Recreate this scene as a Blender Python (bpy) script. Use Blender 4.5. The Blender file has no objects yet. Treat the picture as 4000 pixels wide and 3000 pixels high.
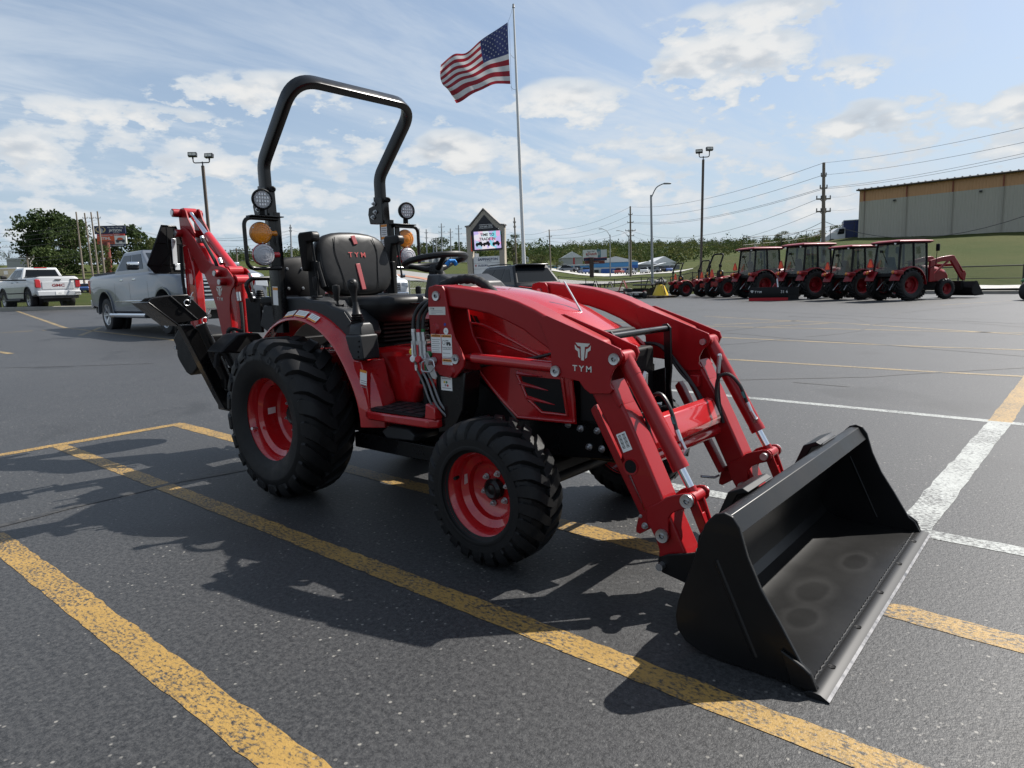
import bpy, bmesh, math, random
from mathutils import Vector, Matrix, Euler
rnd = random.Random(7)
R = math.radians
SC = bpy.context.scene
COL = SC.collection

# ------------------------------------------------------------------ camera
CAM = Vector((3.22203, -2.41663, 1.07836))
YAW, PITCH, ROLL = R(130.514), R(-8.3303), R(-1.8802)
FPX = 2647.3                      # focal length in photo pixels (photo 4000 x 3000)
_f = Vector((math.cos(YAW)*math.cos(PITCH), math.sin(YAW)*math.cos(PITCH), math.sin(PITCH)))
_r = _f.cross(Vector((0, 0, 1))).normalized()
_u = _r.cross(_f)
CR = math.cos(ROLL)*_r + math.sin(ROLL)*_u
CU = -math.sin(ROLL)*_r + math.cos(ROLL)*_u
CF = _f
cd = bpy.data.cameras.new('camera')
cam = bpy.data.objects.new('camera', cd)
COL.objects.link(cam)
cam.matrix_world = Matrix(((CR.x, CU.x, -CF.x, CAM.x), (CR.y, CU.y, -CF.y, CAM.y), (CR.z, CU.z, -CF.z, CAM.z), (0, 0, 0, 1)))
cd.sensor_fit = 'HORIZONTAL'
cd.sensor_width = 36.0
cd.lens = FPX/4000*36.0
cd.clip_start = 0.05
cd.clip_end = 6000
SC.camera = cam

# ------------------------------------------------------------------ colour management
SC.view_settings.view_transform = 'Standard'
SC.view_settings.look = 'None'
SC.view_settings.exposure = 0.80
SC.view_settings.gamma = 1.0
SC.view_settings.use_curve_mapping = False
SC.render.engine = 'CYCLES'
SC.cycles.use_denoising = True
try:
    SC.cycles.denoiser = 'OPENIMAGEDENOISE'
except Exception:
    pass
SC.cycles.max_bounces = 6
SC.cycles.diffuse_bounces = 2
SC.cycles.glossy_bounces = 3
SC.cycles.transmission_bounces = 4
SC.cycles.transparent_max_bounces = 8
SC.cycles.caustics_reflective = False
SC.cycles.caustics_refractive = False
SC.cycles.sample_clamp_indirect = 6

# ------------------------------------------------------------------ sun
SUN_DIR = Vector((0.295, 0.87, 1.0)).normalized()      # towards the sun
sl = bpy.data.lights.new('sun', 'SUN')
sl.energy = 5.0
sl.angle = R(0.53)
sl.color = (1.0, 0.955, 0.89)
so = bpy.data.objects.new('sun', sl)
COL.objects.link(so)
so.rotation_euler = SUN_DIR.to_track_quat('Z', 'Y').to_euler()
so.location = (0, 0, 30)

# ------------------------------------------------------------------ sky
def pixdir(px, py):
    return (CF + CR*((px-2000)/FPX) - CU*((py-1500)/FPX)).normalized()

def make_world():
    w = bpy.data.worlds.new('World'); SC.world = w; w.use_nodes = True
    w.cycles.sampling_method = 'NONE'; w.cycles.sample_map_resolution = 512
    nt = w.node_tree; N = nt.nodes; L = nt.links
    N.clear()
    def n(t, **k):
        x = N.new(t)
        for a, b in k.items(): setattr(x, a, b)
        return x
    def val(s, v):
        if hasattr(v, 'is_linked') or isinstance(v, bpy.types.NodeSocket): L.new(v, s)
        else: s.default_value = v
    def M(op, a, b=0.0, c=0.0, clamp=False):
        x = n('ShaderNodeMath', operation=op, use_clamp=clamp)
        val(x.inputs[0], a); val(x.inputs[1], b); val(x.inputs[2], c)
        return x.outputs[0]
    def V(op, a, b=(0, 0, 0)):
        x = n('ShaderNodeVectorMath', operation=op)
        val(x.inputs[0], a); val(x.inputs[1], b)
        return x.outputs['Value'] if op in ('DOT_PRODUCT', 'LENGTH') else x.outputs[0]
    def SS(x, a, b):
        m = n('ShaderNodeMapRange', interpolation_type='SMOOTHSTEP')
        val(m.inputs[0], x); m.inputs[1].default_value = a; m.inputs[2].default_value = b
        return m.outputs[0]
    def noise(vec, scale, detail=6, rough=.55, dist=0.0):
        x = n('ShaderNodeTexNoise'); val(x.inputs['Vector'], vec)
        x.inputs['Scale'].default_value = scale; x.inputs['Detail'].default_value = detail
        x.inputs['Roughness'].default_value = rough; x.inputs['Distortion'].default_value = dist
        return x.outputs['Fac']
    def mixc(f, a, b):
        x = n('ShaderNodeMix', data_type='RGBA'); val(x.inputs[0], f)
        val(x.inputs[6], a); val(x.inputs[7], b)
        return x.outputs[2]
    sky = n('ShaderNodeTexSky', sky_type='NISHITA', sun_disc=False)
    sky.sun_elevation = math.asin(SUN_DIR.z)
    sky.sun_rotation = math.atan2(SUN_DIR.x, SUN_DIR.y)
    sky.air_density = 1.0; sky.dust_density = 1.6; sky.ozone_density = 1.6; sky.altitude = 300
    hs = n('ShaderNodeHueSaturation'); L.new(sky.outputs[0], hs.inputs['Color']); hs.inputs['Saturation'].default_value = 1.0; hs.inputs['Value'].default_value = SKY_GAIN; sky_c = hs.outputs[0]
    tc = n('ShaderNodeTexCoord'); D = V('NORMALIZE', tc.outputs['Generated'])
    sep = n('ShaderNodeSeparateXYZ'); L.new(D, sep.inputs[0])
    z = sep.outputs[2]
    # flat-layer projection for high thin cloud
    den = M('ADD', M('MAXIMUM', z, 0.0), 0.09)
    cmb = n('ShaderNodeCombineXYZ'); L.new(M('DIVIDE', sep.outputs[0], den), cmb.inputs[0]); L.new(M('DIVIDE', sep.outputs[1], den), cmb.inputs[1])
    mp = n('ShaderNodeMapping'); L.new(cmb.outputs[0], mp.inputs[0])
    mp.inputs['Rotation'].default_value = (0, 0, R(-62)); mp.inputs['Scale'].default_value = (1.0, .30, 1.0)
    c1 = noise(mp.outputs[0], 1.6, 6, .66, .5)
    c2 = noise(mp.outputs[0], .42, 1, .5)
    cir = M('MULTIPLY', SS(c1, .40, .66), SS(c2, .25, .55))
    cir = M('MULTIPLY', cir, .85)
    # a thin veil over everything, thicker low down
    veil = M('ADD', .34, M('MULTIPLY', SS(z, .34, -.02), .44))
    # cumulus: low band from 3-D noise on the direction, plus the separate clouds the view shows
    mp2 = n('ShaderNodeMapping'); L.new(D, mp2.inputs[0]); mp2.inputs['Scale'].default_value = (1, 1, 2.3)
    nb = noise(mp2.outputs[0], 12.5, 2, .55)
    nf = noise(mp2.outputs[0], 30.0, 4, .60)
    nu = noise(V('ADD', mp2.outputs[0], (.008, .024, .050)), 12.5, 2, .55)
    band = M('MULTIPLY', SS(z, .03, .085), SS(z, .29, .17))
    low = M('MULTIPLY', band, .54)
    # a little wander so the outlines are ragged
    off = n('ShaderNodeCombineXYZ'); w1 = M('MULTIPLY', M('SUBTRACT', nb, .5), .09); L.new(w1, off.inputs[0]); L.new(M('MULTIPLY', M('SUBTRACT', nf, .5), .05), off.inputs[2]); L.new(M('MULTIPLY', w1, -.8), off.inputs[1])
    Dw = V('ADD', D, off.outputs[0])
    blobs = low
    for (px, py, wx, wy, k) in CLOUDS:
        c = pixdir(px, py); rr = c.cross(Vector((0, 0, 1))).normalized(); uu = rr.cross(c)
        q = n('ShaderNodeMapping', vector_type='TEXTURE'); L.new(Dw, q.inputs[0])
        q.inputs['Location'].default_value = c
        q.inputs['Rotation'].default_value = Matrix((rr, uu, -c)).transposed().to_euler()
        q.inputs['Scale'].default_value = (wx*1.25/FPX, wy*1.25/FPX, .5)
        m = n('ShaderNodeMapRange', interpolation_type='SMOOTHSTEP'); L.new(V('LENGTH', q.outputs[0]), m.inputs[0])
        m.inputs[1].default_value = 1.6; m.inputs[2].default_value = .1; m.inputs[4].default_value = k+.10
        blobs = M('MAXIMUM', blobs, m.outputs[0])
    dens = M('ADD', blobs, M('MULTIPLY', M('SUBTRACT', M('ADD', M('MULTIPLY', nb, .50), M('MULTIPLY', nf, .50)), .5), 2.0))
    cum = SS(dens, .46, .63)
    thick = SS(dens, .50, 1.0)
    # lit side up and to the sun, grey where cloud lies above
    lit = M('ADD', M('SUBTRACT', nb, nu), M('MULTIPLY', M('SUBTRACT', nf, .5), .45))
    core = mixc(SS(lit, -.20, .10), CL_SHADE, CL_LIT)
    ccol = mixc(thick, CL_THIN, core)
    s1 = mixc(veil, sky_c, CL_VEIL)
    s2 = mixc(cir, s1, CL_CIR)
    s3 = mixc(M('MULTIPLY', cum, .94), s2, ccol)
    bg = n('ShaderNodeBackground'); L.new(s3, bg.inputs[0]); bg.inputs[1].default_value = SKY_STRENGTH
    out = n('ShaderNodeOutputWorld'); L.new(bg.outputs[0], out.inputs[0])
SKY_STRENGTH = 0.070
SKY_GAIN = 1.1
CL_SHADE = (4.0, 4.4, 4.9, 1); CL_LIT = (7.0, 7.0, 6.9, 1); CL_THIN = (5.4, 5.9, 6.4, 1); CL_VEIL = (4.0, 4.9, 5.9, 1); CL_CIR = (5.4, 6.0, 6.7, 1)
CLOUDS = [   # photo position, half sizes (photo px), weight
    (1765, 600, 170, 85, .95), (2200, 395, 220, 80, .82), (2950, 60, 330, 70, .72), (2870, 235, 260, 105, .90), (3300, 260, 150, 45, .62),
    (3370, 470, 165, 65, .80), (3990, 410, 70, 65, .75), (1000, 345, 330, 75, .66), (440, 430, 430, 45, .60),
    (60, 580, 150, 90, .62), (780, 650, 210, 90, .70), (2450, 690, 330, 60, .60)]
make_world()

# ------------------------------------------------------------------ helpers
def hor(px): return 1112.0-(px-2000)*.0328
def ray(px, py): return CF + CR*((px-2000)/FPX) - CU*((py-1500)/FPX)
def at(px, py, d): return CAM + ray(px, py)*d           # a point at real depth d (metres) seen at photo pixel
def sstep(a, b, x):
    t = min(1, max(0, (x-a)/(b-a))); return t*t*(3-2*t)
def lerp(a, b, t): return a+(b-a)*t

class MB:
    def __init__(s): s.v = []; s.f = []; s.m = []
    def add(s, vs, fs, mi=0):
        o = len(s.v); s.v += [tuple(p) for p in vs]
        for f in fs: s.f.append([i+o for i in f]); s.m.append(mi)
        return s
    def box(s, c, size, rot=None, mi=0, taper=1.0):
        x, y, z = size[0]/2, size[1]/2, size[2]/2; t = taper
        vs = [Vector(p) for p in ((-x, -y, -z), (x, -y, -z), (x, y, -z), (-x, y, -z), (-x*t, -y*t, z), (x*t, -y*t, z), (x*t, y*t, z), (-x*t, y*t, z))]
        if rot is not None:
            m = rot if isinstance(rot, Matrix) else Euler(rot).to_matrix()
            vs = [m @ v for v in vs]
        c = Vector(c)
        return s.add([v+c for v in vs], [(0, 3, 2, 1), (4, 5, 6, 7), (0, 1, 5, 4), (1, 2, 6, 5), (2, 3, 7, 6), (3, 0, 4, 7)], mi)
    def bb(s, x0, x1, y0, y1, z0, z1, mi=0): return s.box(((x0+x1)/2, (y0+y1)/2, (z0+z1)/2), (x1-x0, y1-y0, z1-z0), None, mi)
    def prism(s, pts, ax, a, b, mi=0):
        if a > b: a, b = b, a
        n = len(pts)
        ar = sum(pts[i][0]*pts[(i+1) % n][1]-pts[(i+1) % n][0]*pts[i][1] for i in range(n))
        if ar < 0: pts = pts[::-1]
        def P(p, h):
            return (p[0], h, p[1]) if ax == 'y' else ((h, p[0], p[1]) if ax == 'x' else (p[0], p[1], h))
        vs = [P(p, a) for p in pts]+[P(p, b) for p in pts]
        lo = list(range(n)); hi = list(range(n, 2*n))
        sides = [(i, (i+1) % n, n+(i+1) % n, n+i) for i in range(n)]
        fs = [lo[::-1], hi]+sides
        if ax == 'y': fs = [f[::-1] for f in fs]
        return s.add(vs, fs, mi)
    def loft(s, rings, closed=True, cap=True, mi=0):
        n = len(rings[0]); vs = [p for r in rings for p in r]; fs = []
        for k in range(len(rings)-1):
            for i in range(n if closed else n-1):
                j = (i+1) % n
                fs.append((k*n+i, k*n+j, (k+1)*n+j, (k+1)*n+i))
        if cap and closed:
            fs.append(tuple(range(n))[::-1]); fs.append(tuple(range((len(rings)-1)*n, len(rings)*n)))
        return s.add(vs, fs, mi)
    def tube(s, path, r, n=8, closed=False, mi=0, sec=None, up=None):
        P = [Vector(p) for p in path]; m = len(P); rings = []
        prev = None
        for i in range(m):
            if closed: t = (P[(i+1) % m]-P[i-1]).normalized()
            else: t = (P[min(i+1, m-1)]-P[max(i-1, 0)]).normalized()
            if prev is None:
                h = Vector(up) if up is not None else (Vector((0, 0, 1)) if abs(t.z) < .9 else Vector((1, 0, 0)))
                a = (h-t*h.dot(t)).normalized()
            else:
                h = Vector(up) if up is not None else prev
                a = h-t*h.dot(t)
                a = a.normalized() if a.length > 1e-6 else prev
            prev = a; b = t.cross(a)
            rr = r[i] if isinstance(r, (list, tuple)) else r
            if sec: rings.append([P[i]+a*q[1]+b*q[0] for q in sec])
            else: rings.append([P[i]+(a*math.cos(2*math.pi*k/n)+b*math.sin(2*math.pi*k/n))*rr for k in range(n)])
        if closed: rings.append(rings[0])
        return s.loft(rings, True, not closed, mi)
    def cyl(s, p0, p1, r, n=16, r2=None, mi=0): return s.tube([p0, p1], [r, r if r2 is None else r2], n, mi=mi)
    def lathe(s, prof, o, ax, n=32, mi=0, closed_prof=False):
        ax = Vector(ax).normalized(); h = Vector((0, 0, 1)) if abs(ax.z) < .9 else Vector((1, 0, 0))
        a = (h-ax*h.dot(ax)).normalized(); b = ax.cross(a); o = Vector(o)
        rings = []
        for k in range(n+1):
            t = 2*math.pi*(k % n)/n; d = a*math.cos(t)+b*math.sin(t)
            rings.append([o+d*p[0]+ax*p[1] for p in prof])
        m = len(prof); vs = [p for r in rings[:-1] for p in r]; fs = []
        for k in range(n):
            for i in range(m if closed_prof else m-1):
                j = (i+1) % m; k2 = (k+1) % n
                fs.append((k*m+i, k*m+j, k2*m+j, k2*m+i))
        return s.add(vs, fs, mi)
    def sphere(s, c, r, n=12, m=8, sc=(1, 1, 1), mi=0):
        c = Vector(c); rings = []
        for i in range(m+1):
            t = -math.pi/2+math.pi*i/m; q = max(.001, math.cos(t))
            rings.append([c+Vector((math.cos(2*math.pi*k/n)*q*r*sc[0], math.sin(2*math.pi*k/n)*q*r*sc[1], math.sin(t)*r*sc[2])) for k in range(n)])
        return s.loft(rings, True, True, mi)
    def build(s, name, mats, parent=None, bevel=0.0, smooth=35, seg=2, loc=None, rz=0.0, kind=None, sub=0):
        me = bpy.data.meshes.new(name)
        me.from_pydata(s.v, [], s.f)
        if not isinstance(mats, (list, tuple)): mats = [mats]
        for m in mats: me.materials.append(m)
        if len(mats) > 1: me.polygons.foreach_set('material_index', s.m)
        me.update()
        bm = bmesh.new(); bm.from_mesh(me); bmesh.ops.recalc_face_normals(bm, faces=bm.faces); bm.to_mesh(me); bm.free()
        if smooth:
            me.polygons.foreach_set('use_smooth', [True]*len(me.polygons))
            me.set_sharp_from_angle(angle=R(smooth))
        return link(name, me, parent, bevel, seg, loc, rz, kind, sub)

def link(name, me, parent=None, bevel=0.0, seg=2, loc=None, rz=0.0, kind=None, sub=0):
    o = bpy.data.objects.new(name, me); COL.objects.link(o)
    if parent is not None: o.parent = parent
    if loc is not None: o.location = loc
    if rz: o.rotation_euler = (0, 0, rz)
    if sub:
        m = o.modifiers.new('sub', 'SUBSURF'); m.levels = sub; m.render_levels = sub
    if bevel:
        m = o.modifiers.new('bevel', 'BEVEL'); m.width = bevel; m.segments = seg; m.limit_method = 'ANGLE'; m.angle_limit = R(30)
        m.harden_normals = False
    if kind: o['kind'] = kind
    return o

def empty(name, loc=(0, 0, 0), rz=0.0, parent=None):
    o = bpy.data.objects.new(name, None); COL.objects.link(o); o.location = loc; o.rotation_euler = (0, 0, rz)
    o.empty_display_size = .2
    if parent is not None: o.parent = parent
    return o
def tag(o, label, cat, group=None):
    o['label'] = label; o['category'] = cat
    if group: o['group'] = group
    return o
def kids(o): return [c for c in bpy.data.objects if c.parent == o]
def copy_tree(o, parent=None):
    c = o.copy(); COL.objects.link(c); c.parent = parent
    for ch in list(o.children): copy_tree(ch, c)
    return c

_textcache = {}
def text(s, name, mat, parent, org, xd, yd, size, depth=.0006, align='CENTER', bold=0.0, spacing=1.0, squash=1.0):
    """Lettering as thin raised geometry: org = baseline centre, xd = reading direction, yd = up."""
    key = (s, align, bold, spacing)
    if key not in _textcache:
        cu = bpy.data.curves.new('t', 'FONT'); cu.body = s; cu.align_x = align; cu.size = 1.0; cu.offset = bold
        cu.space_character = spacing; cu.resolution_u = 3; cu.fill_mode = 'FRONT'
        t = bpy.data.objects.new('t', cu); COL.objects.link(t)
        bpy.context.view_layer.update()
        me = bpy.data.meshes.new_from_object(t)
        V_ = [tuple(v.co) for v in me.vertices]; F_ = [tuple(p.vertices) for p in me.polygons]
        bpy.data.objects.remove(t); bpy.data.curves.remove(cu); bpy.data.meshes.remove(me)
        _textcache[key] = (V_, F_)
    V_, F_ = _textcache[key]
    xd = Vector(xd).normalized(); yd = Vector(yd); yd = (yd-xd*yd.dot(xd)).normalized(); nd = xd.cross(yd)
    org = Vector(org)
    me = bpy.data.meshes.new(name)
    me.from_pydata([tuple(org+xd*(v[0]*size*squash)+yd*(v[1]*size)+nd*depth) for v in V_], [], F_)
    me.materials.append(mat); me.update()
    return link(name, me, parent)

def patch(name, mat, parent, c, xd, yd, w, h, depth=.0004, th=.0004):
    xd = Vector(xd).normalized(); yd = Vector(yd); yd = (yd-xd*yd.dot(xd)).normalized(); nd = xd.cross(yd)
    m = Matrix((xd, yd, nd)).transposed()
    return MB().box(Vector(c)+nd*(depth+th/2), (w, h, th), m).build(name, mat, parent, smooth=0)

def catmull(pts, n=6, closed=False):
    P = [Vector(p) for p in pts]; m = len(P); out = []
    rng = range(m) if closed else range(m-1)
    for i in rng:
        if closed: a, b, c, d = P[i-1], P[i], P[(i+1) % m], P[(i+2) % m]
        else: a, b, c, d = P[max(i-1, 0)], P[i], P[i+1], P[min(i+2, m-1)]
        for k in range(n):
            t = k/n
            out.append(.5*((2*b)+(c-a)*t+(2*a-5*b+4*c-d)*t*t+(3*b-a-3*c+d)*t**3))
    if not closed: out.append(P[-1])
    return out
def fillet(pts, rad, n=6):
    """rounds the inner corners of a 3-D polyline; rad: number or list"""
    P = [Vector(p) for p in pts]; out = [P[0]]
    for i in range(1, len(P)-1):
        r = rad[i-1] if isinstance(rad, (list, tuple)) else rad
        a = (P[i-1]-P[i]); b = (P[i+1]-P[i]); la, lb = a.length, b.length; a.normalize(); b.normalize()
        ang = a.angle(b); d = min(r/math.tan(ang/2), la*.49, lb*.49)
        p0 = P[i]+a*d; p1 = P[i]+b*d
        for k in range(n+1):
            t = k/n; out.append((1-t)**2*p0+2*t*(1-t)*P[i]+t*t*p1)
    out.append(P[-1]); return out
def rsec(w, h, r=.006, n=2):
    out = []
    for sx, sy, a0 in ((1, 1, 0), (-1, 1, 90), (-1, -1, 180), (1, -1, 270)):
        for k in range(n+1):
            t = R(a0+90*k/n); out.append((sx*(w/2-r)+r*math.cos(t), sy*(h/2-r)+r*math.sin(t)))
    return out
def shell(prof, t):
    """closed polygon: a 2-D polyline thickened by t to its left side"""
    P = [Vector(p) for p in prof]; off = []
    for i in range(len(P)):
        d = (P[min(i+1, len(P)-1)]-P[max(i-1, 0)]).normalized(); off.append(P[i]+Vector((-d.y, d.x))*t)
    return [tuple(p) for p in P]+[tuple(p) for p in off[::-1]]

# ------------------------------------------------------------------ materials
def newmat(name):
    m = bpy.data.materials.new(name); m.use_nodes = True
    return m, m.node_tree, m.node_tree.nodes['Principled BSDF']
def P(name, col, rough=.5, metal=0.0, coat=0.0, spec=.5, vary=0.0, vscale=8.0, bump=0.0, bscale=60.0, rvary=0.0, emit=None, estr=0.0, alpha=1.0, trans=0.0, ior=1.45, dirt=0.0):
    m, nt, b = newmat(name); N = nt.nodes; L = nt.links
    c = (*col, 1)
    b.inputs['Base Color'].default_value = c
    b.inputs['Roughness'].default_value = rough; b.inputs['Metallic'].default_value = metal
    b.inputs['Specular IOR Level'].default_value = spec; b.inputs['IOR'].default_value = ior
    if coat:
        b.inputs['Coat Weight'].default_value = coat; b.inputs['Coat Roughness'].default_value = .03
    if trans: b.inputs['Transmission Weight'].default_value = trans
    if alpha < 1: b.inputs['Alpha'].default_value = alpha
    if emit: b.inputs['Emission Color'].default_value = (*emit, 1); b.inputs['Emission Strength'].default_value = estr
    if vary or bump or rvary or dirt:
        tc = N.new('ShaderNodeTexCoord')
    if vary or rvary or dirt:
        nz = N.new('ShaderNodeTexNoise'); nz.inputs['Scale'].default_value = vscale; nz.inputs['Detail'].default_value = 6; nz.inputs['Roughness'].default_value = .6
        L.new(tc.outputs['Object'], nz.inputs['Vector'])
    if vary:
        mx = N.new('ShaderNodeMix'); mx.data_type = 'RGBA'
        mx.inputs[6].default_value = (*[x*(1-vary) for x in col], 1); mx.inputs[7].default_value = (*[min(1, x*(1+vary)) for x in col], 1)
        L.new(nz.outputs['Fac'], mx.inputs[0]); last = mx.outputs[2]
        L.new(last, b.inputs['Base Color'])
    if rvary:
        mr = N.new('ShaderNodeMapRange'); mr.inputs[1].default_value = .3; mr.inputs[2].default_value = .7
        mr.inputs[3].default_value = max(0, rough-rvary); mr.inputs[4].default_value = min(1, rough+rvary)
        L.new(nz.outputs['Fac'], mr.inputs[0]); L.new(mr.outputs[0], b.inputs['Roughness'])
    if bump:
        n2 = N.new('ShaderNodeTexNoise'); n2.inputs['Scale'].default_value = bscale; n2.inputs['Detail'].default_value = 3
        L.new(tc.outputs['Object'], n2.inputs['Vector'])
        bp = N.new('ShaderNodeBump'); bp.inputs['Strength'].default_value = bump; bp.inputs['Distance'].default_value = .01
        L.new(n2.outputs['Fac'], bp.inputs['Height']); L.new(bp.outputs[0], b.inputs['Normal'])
    return m
RED = P('red paint', (.40, .008, .011), .26, coat=1.0, spec=.4, vary=.05, vscale=3, rvary=.05)
REDM = P('red paint semi', (.275, .006, .009), .38, coat=.25, spec=.35, vary=.06, vscale=4, rvary=.08, bump=.02, bscale=120)
BLACK = P('black paint', (.005, .005, .0055), .28, coat=.10, spec=.35, vary=.15, rvary=.10, vscale=5)
BLACKM = P('black matt', (.006, .006, .0065), .55, spec=.25, vary=.2, rvary=.1)
PLAST = P('charcoal plastic', (.020, .0215, .0235), .46, spec=.4, vary=.08, bump=.05, bscale=400, rvary=.05)
VINYL = P('black vinyl', (.008, .008, .0083), .42, spec=.3, vary=.08, bump=.04, bscale=260)
STRIPE = P('red vinyl', (.30, .05, .055), .5, bump=.05, bscale=260)
RUBBER = P('tyre rubber', (.010, .010, .0105), .55, spec=.28, vary=.25, vscale=14, rvary=.12, bump=.06, bscale=180)
RUBDET = P('tyre lettering', (.022, .022, .023), .5, spec=.3)
HOSE = P('hydraulic hose', (.012, .012, .013), .42, vary=.1)
FABRIC = P('hose sleeve', (.008, .008, .009), .75, bump=.25, bscale=900)
CHROME = P('chrome', (.75, .76, .78), .10, metal=1.0)
STEEL = P('zinc steel', (.52, .53, .54), .33, metal=.9, vary=.15, vscale=40)
BARE = P('bare steel edge', (.13, .13, .135), .40, metal=.7, vary=.3, vscale=30, rvary=.12)
WHITE = P('white decal', (.78, .78, .76), .45)
SILVERD = P('silver decal', (.62, .61, .56), .4)
ORANGE = P('orange decal', (.75, .27, .03), .45)
INK = P('decal ink', (.03, .03, .03), .5)
GREYINK = P('decal small print', (.28, .28, .28), .5)
BLUED = P('blue dot decal', (.02, .05, .30), .5)
GREEND = P('green decal', (.02, .16, .05), .5)
YELD = P('yellow decal', (.62, .45, .03), .5)
REDD = P('red decal', (.45, .02, .03), .5)
AMBER = P('amber lens', (.85, .27, .01), .18, coat=.6, trans=.35, vary=.25, vscale=90, bump=.25, bscale=140)
CLEARL = P('clear lens', (.72, .72, .76), .12, coat=.6, trans=.45, vary=.2, vscale=90, bump=.25, bscale=140)
REDL = P('red lens', (.45, .01, .015), .15, coat=.6, vary=.1)
LED = P('lamp reflector', (.85, .85, .85), .25, metal=.2)
LAMPIN = P('lamp inside', (.42, .42, .44), .35)
GLASSD = P('tinted glass', (.015, .018, .018), .04, coat=.3, spec=.6)
GREY = P('grey trim', (.12, .12, .125), .5)
REDREF = P('fluorescent orange', (.95, .10, .03), .5)

# ------------------------------------------------------------------ terrain
COLS = [0, 700, 1500, 2000, 2400, 2620, 2800, 3000, 3340, 4000]
TAB = {  # photo column: (distance m, photo row the ground shows at there)  -> height
    0: [(60, 1166), (130, 1150), (185, 1092), (240, 1064), (420, 1042), (1200, 1040), (3000, 1040)],
    700: [(60, 1150), (130, 1130), (185, 1090), (240, 1058), (420, 1040), (1200, 1030), (3000, 1030)],
    1500: [(60, 1104), (100, 1060), (160, 1035), (220, 1020), (420, 1016), (1200, 1005), (3000, 1005)],
    2000: [(70, 1094), (110, 1064), (160, 1042), (220, 1030), (420, 1020), (1200, 1006), (3000, 1006)],
    2400: [(75, 1108), (120, 1088), (190, 1068), (280, 1042), (420, 1024), (950, 976), (3000, 976)],
    2620: [(62, 1106), (90, 1088), (190, 1060), (280, 1040), (420, 1020), (950, 972), (3000, 972)],
    2800: [(52, 1092), (62, 1034), (75, 1002), (85, 1000), (130, 1032), (280, 1036), (420, 1010), (950, 968), (3000, 968)],
    3000: [(47, 1096), (60, 1030), (80, 985), (100, 968), (130, 975), (280, 1000), (420, 996), (950, 966), (3000, 966)],
    3340: [(40, 1112), (48, 1075), (68, 980), (86, 930), (110, 925), (280, 930), (950, 940), (3000, 940)],
    4000: [(30, 1143), (38, 1106), (54, 1000), (73, 907), (90, 895), (280, 880), (950, 930), (3000, 930)],
}
EDGE = {0: 28.5, 700: 29.5, 1500: 40, 2000: 52, 2400: 58, 2620: 53, 2800: 48, 3000: 43, 3340: 36, 4000: 28.5}
HT = {c: [(d, CAM.z+(hor(c)-y)/FPX*d) for d, y in TAB[c]] for c in COLS}
def lotz(x, y):
    return .024*max(0.0, -x-3)*(1-sstep(8, 26, y))
def to_pd(x, y):
    """photo column and depth of a ground place"""
    dx, dy = x-CAM.x, y-CAM.y
    fh = Vector((CF.x, CF.y)).normalized(); rh = Vector((fh.y, -fh.x))
    dp = dx*fh.x+dy*fh.y; la = dx*rh.x+dy*rh.y
    if dp < .5: return (None, dp)
    return 2000+la/dp*FPX*.99, dp
def terr(x, y):
    px, d = to_pd(x, y)
    base = lotz(x, y)
    if px is None: return base-.02
    px = min(max(px, 0), 4000)
    for a, b in zip(COLS, COLS[1:]):
        if px <= b: break
    t = (px-a)/(b-a); t = t*t*(3-2*t)
    def H(c):
        q = [(EDGE[c], base)]+HT[c]
        if d <= q[0][0]: return base
        for (d0, z0), (d1, z1) in zip(q, q[1:]):
            if d <= d1: return lerp(z0, z1, (d-d0)/(d1-d0))
        return q[-1][1]
    return lerp(H(a), H(b), t)-.02
def gp(px, d, dz=0.0):
    """a place on the ground in photo column px at depth d"""
    q = CAM+ray(px, hor(px))*d
    return Vector((q.x, q.y, terr(q.x, q.y)+.02+dz))

def tex(nt):
    N, L = nt.nodes, nt.links
    tc = N.new('ShaderNodeTexCoord')
    def noise(scale, detail=4, rough=.55, vec=None, dist=0):
        x = N.new('ShaderNodeTexNoise'); x.inputs['Scale'].default_value = scale; x.inputs['Detail'].default_value = detail
        x.inputs['Roughness'].default_value = rough; x.inputs['Distortion'].default_value = dist
        L.new(vec or tc.outputs['Object'], x.inputs['Vector']); return x.outputs['Fac']
    def rng(x, a, b, c=0, d=1):
        m = N.new('ShaderNodeMapRange'); m.inputs[1].default_value = a; m.inputs[2].default_value = b; m.inputs[3].default_value = c; m.inputs[4].default_value = d
        L.new(x, m.inputs[0]); return m.outputs[0]
    def mix(f, a, b):
        m = N.new('ShaderNodeMix'); m.data_type = 'RGBA'
        for s, v in ((m.inputs[0], f), (m.inputs[6], a), (m.inputs[7], b)):
            if isinstance(v, bpy.types.NodeSocket): L.new(v, s)
            else: s.default_value = v if isinstance(v, (int, float)) else (*v, 1)
        return m.outputs[2]
    def math_(op, a, b=0.0):
        m = N.new('ShaderNodeMath'); m.operation = op
        for s, v in ((m.inputs[0], a), (m.inputs[1], b)):
            if isinstance(v, bpy.types.NodeSocket): L.new(v, s)
            else: s.default_value = v
        return m.outputs[0]
    return tc, noise, rng, mix, math_
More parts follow.
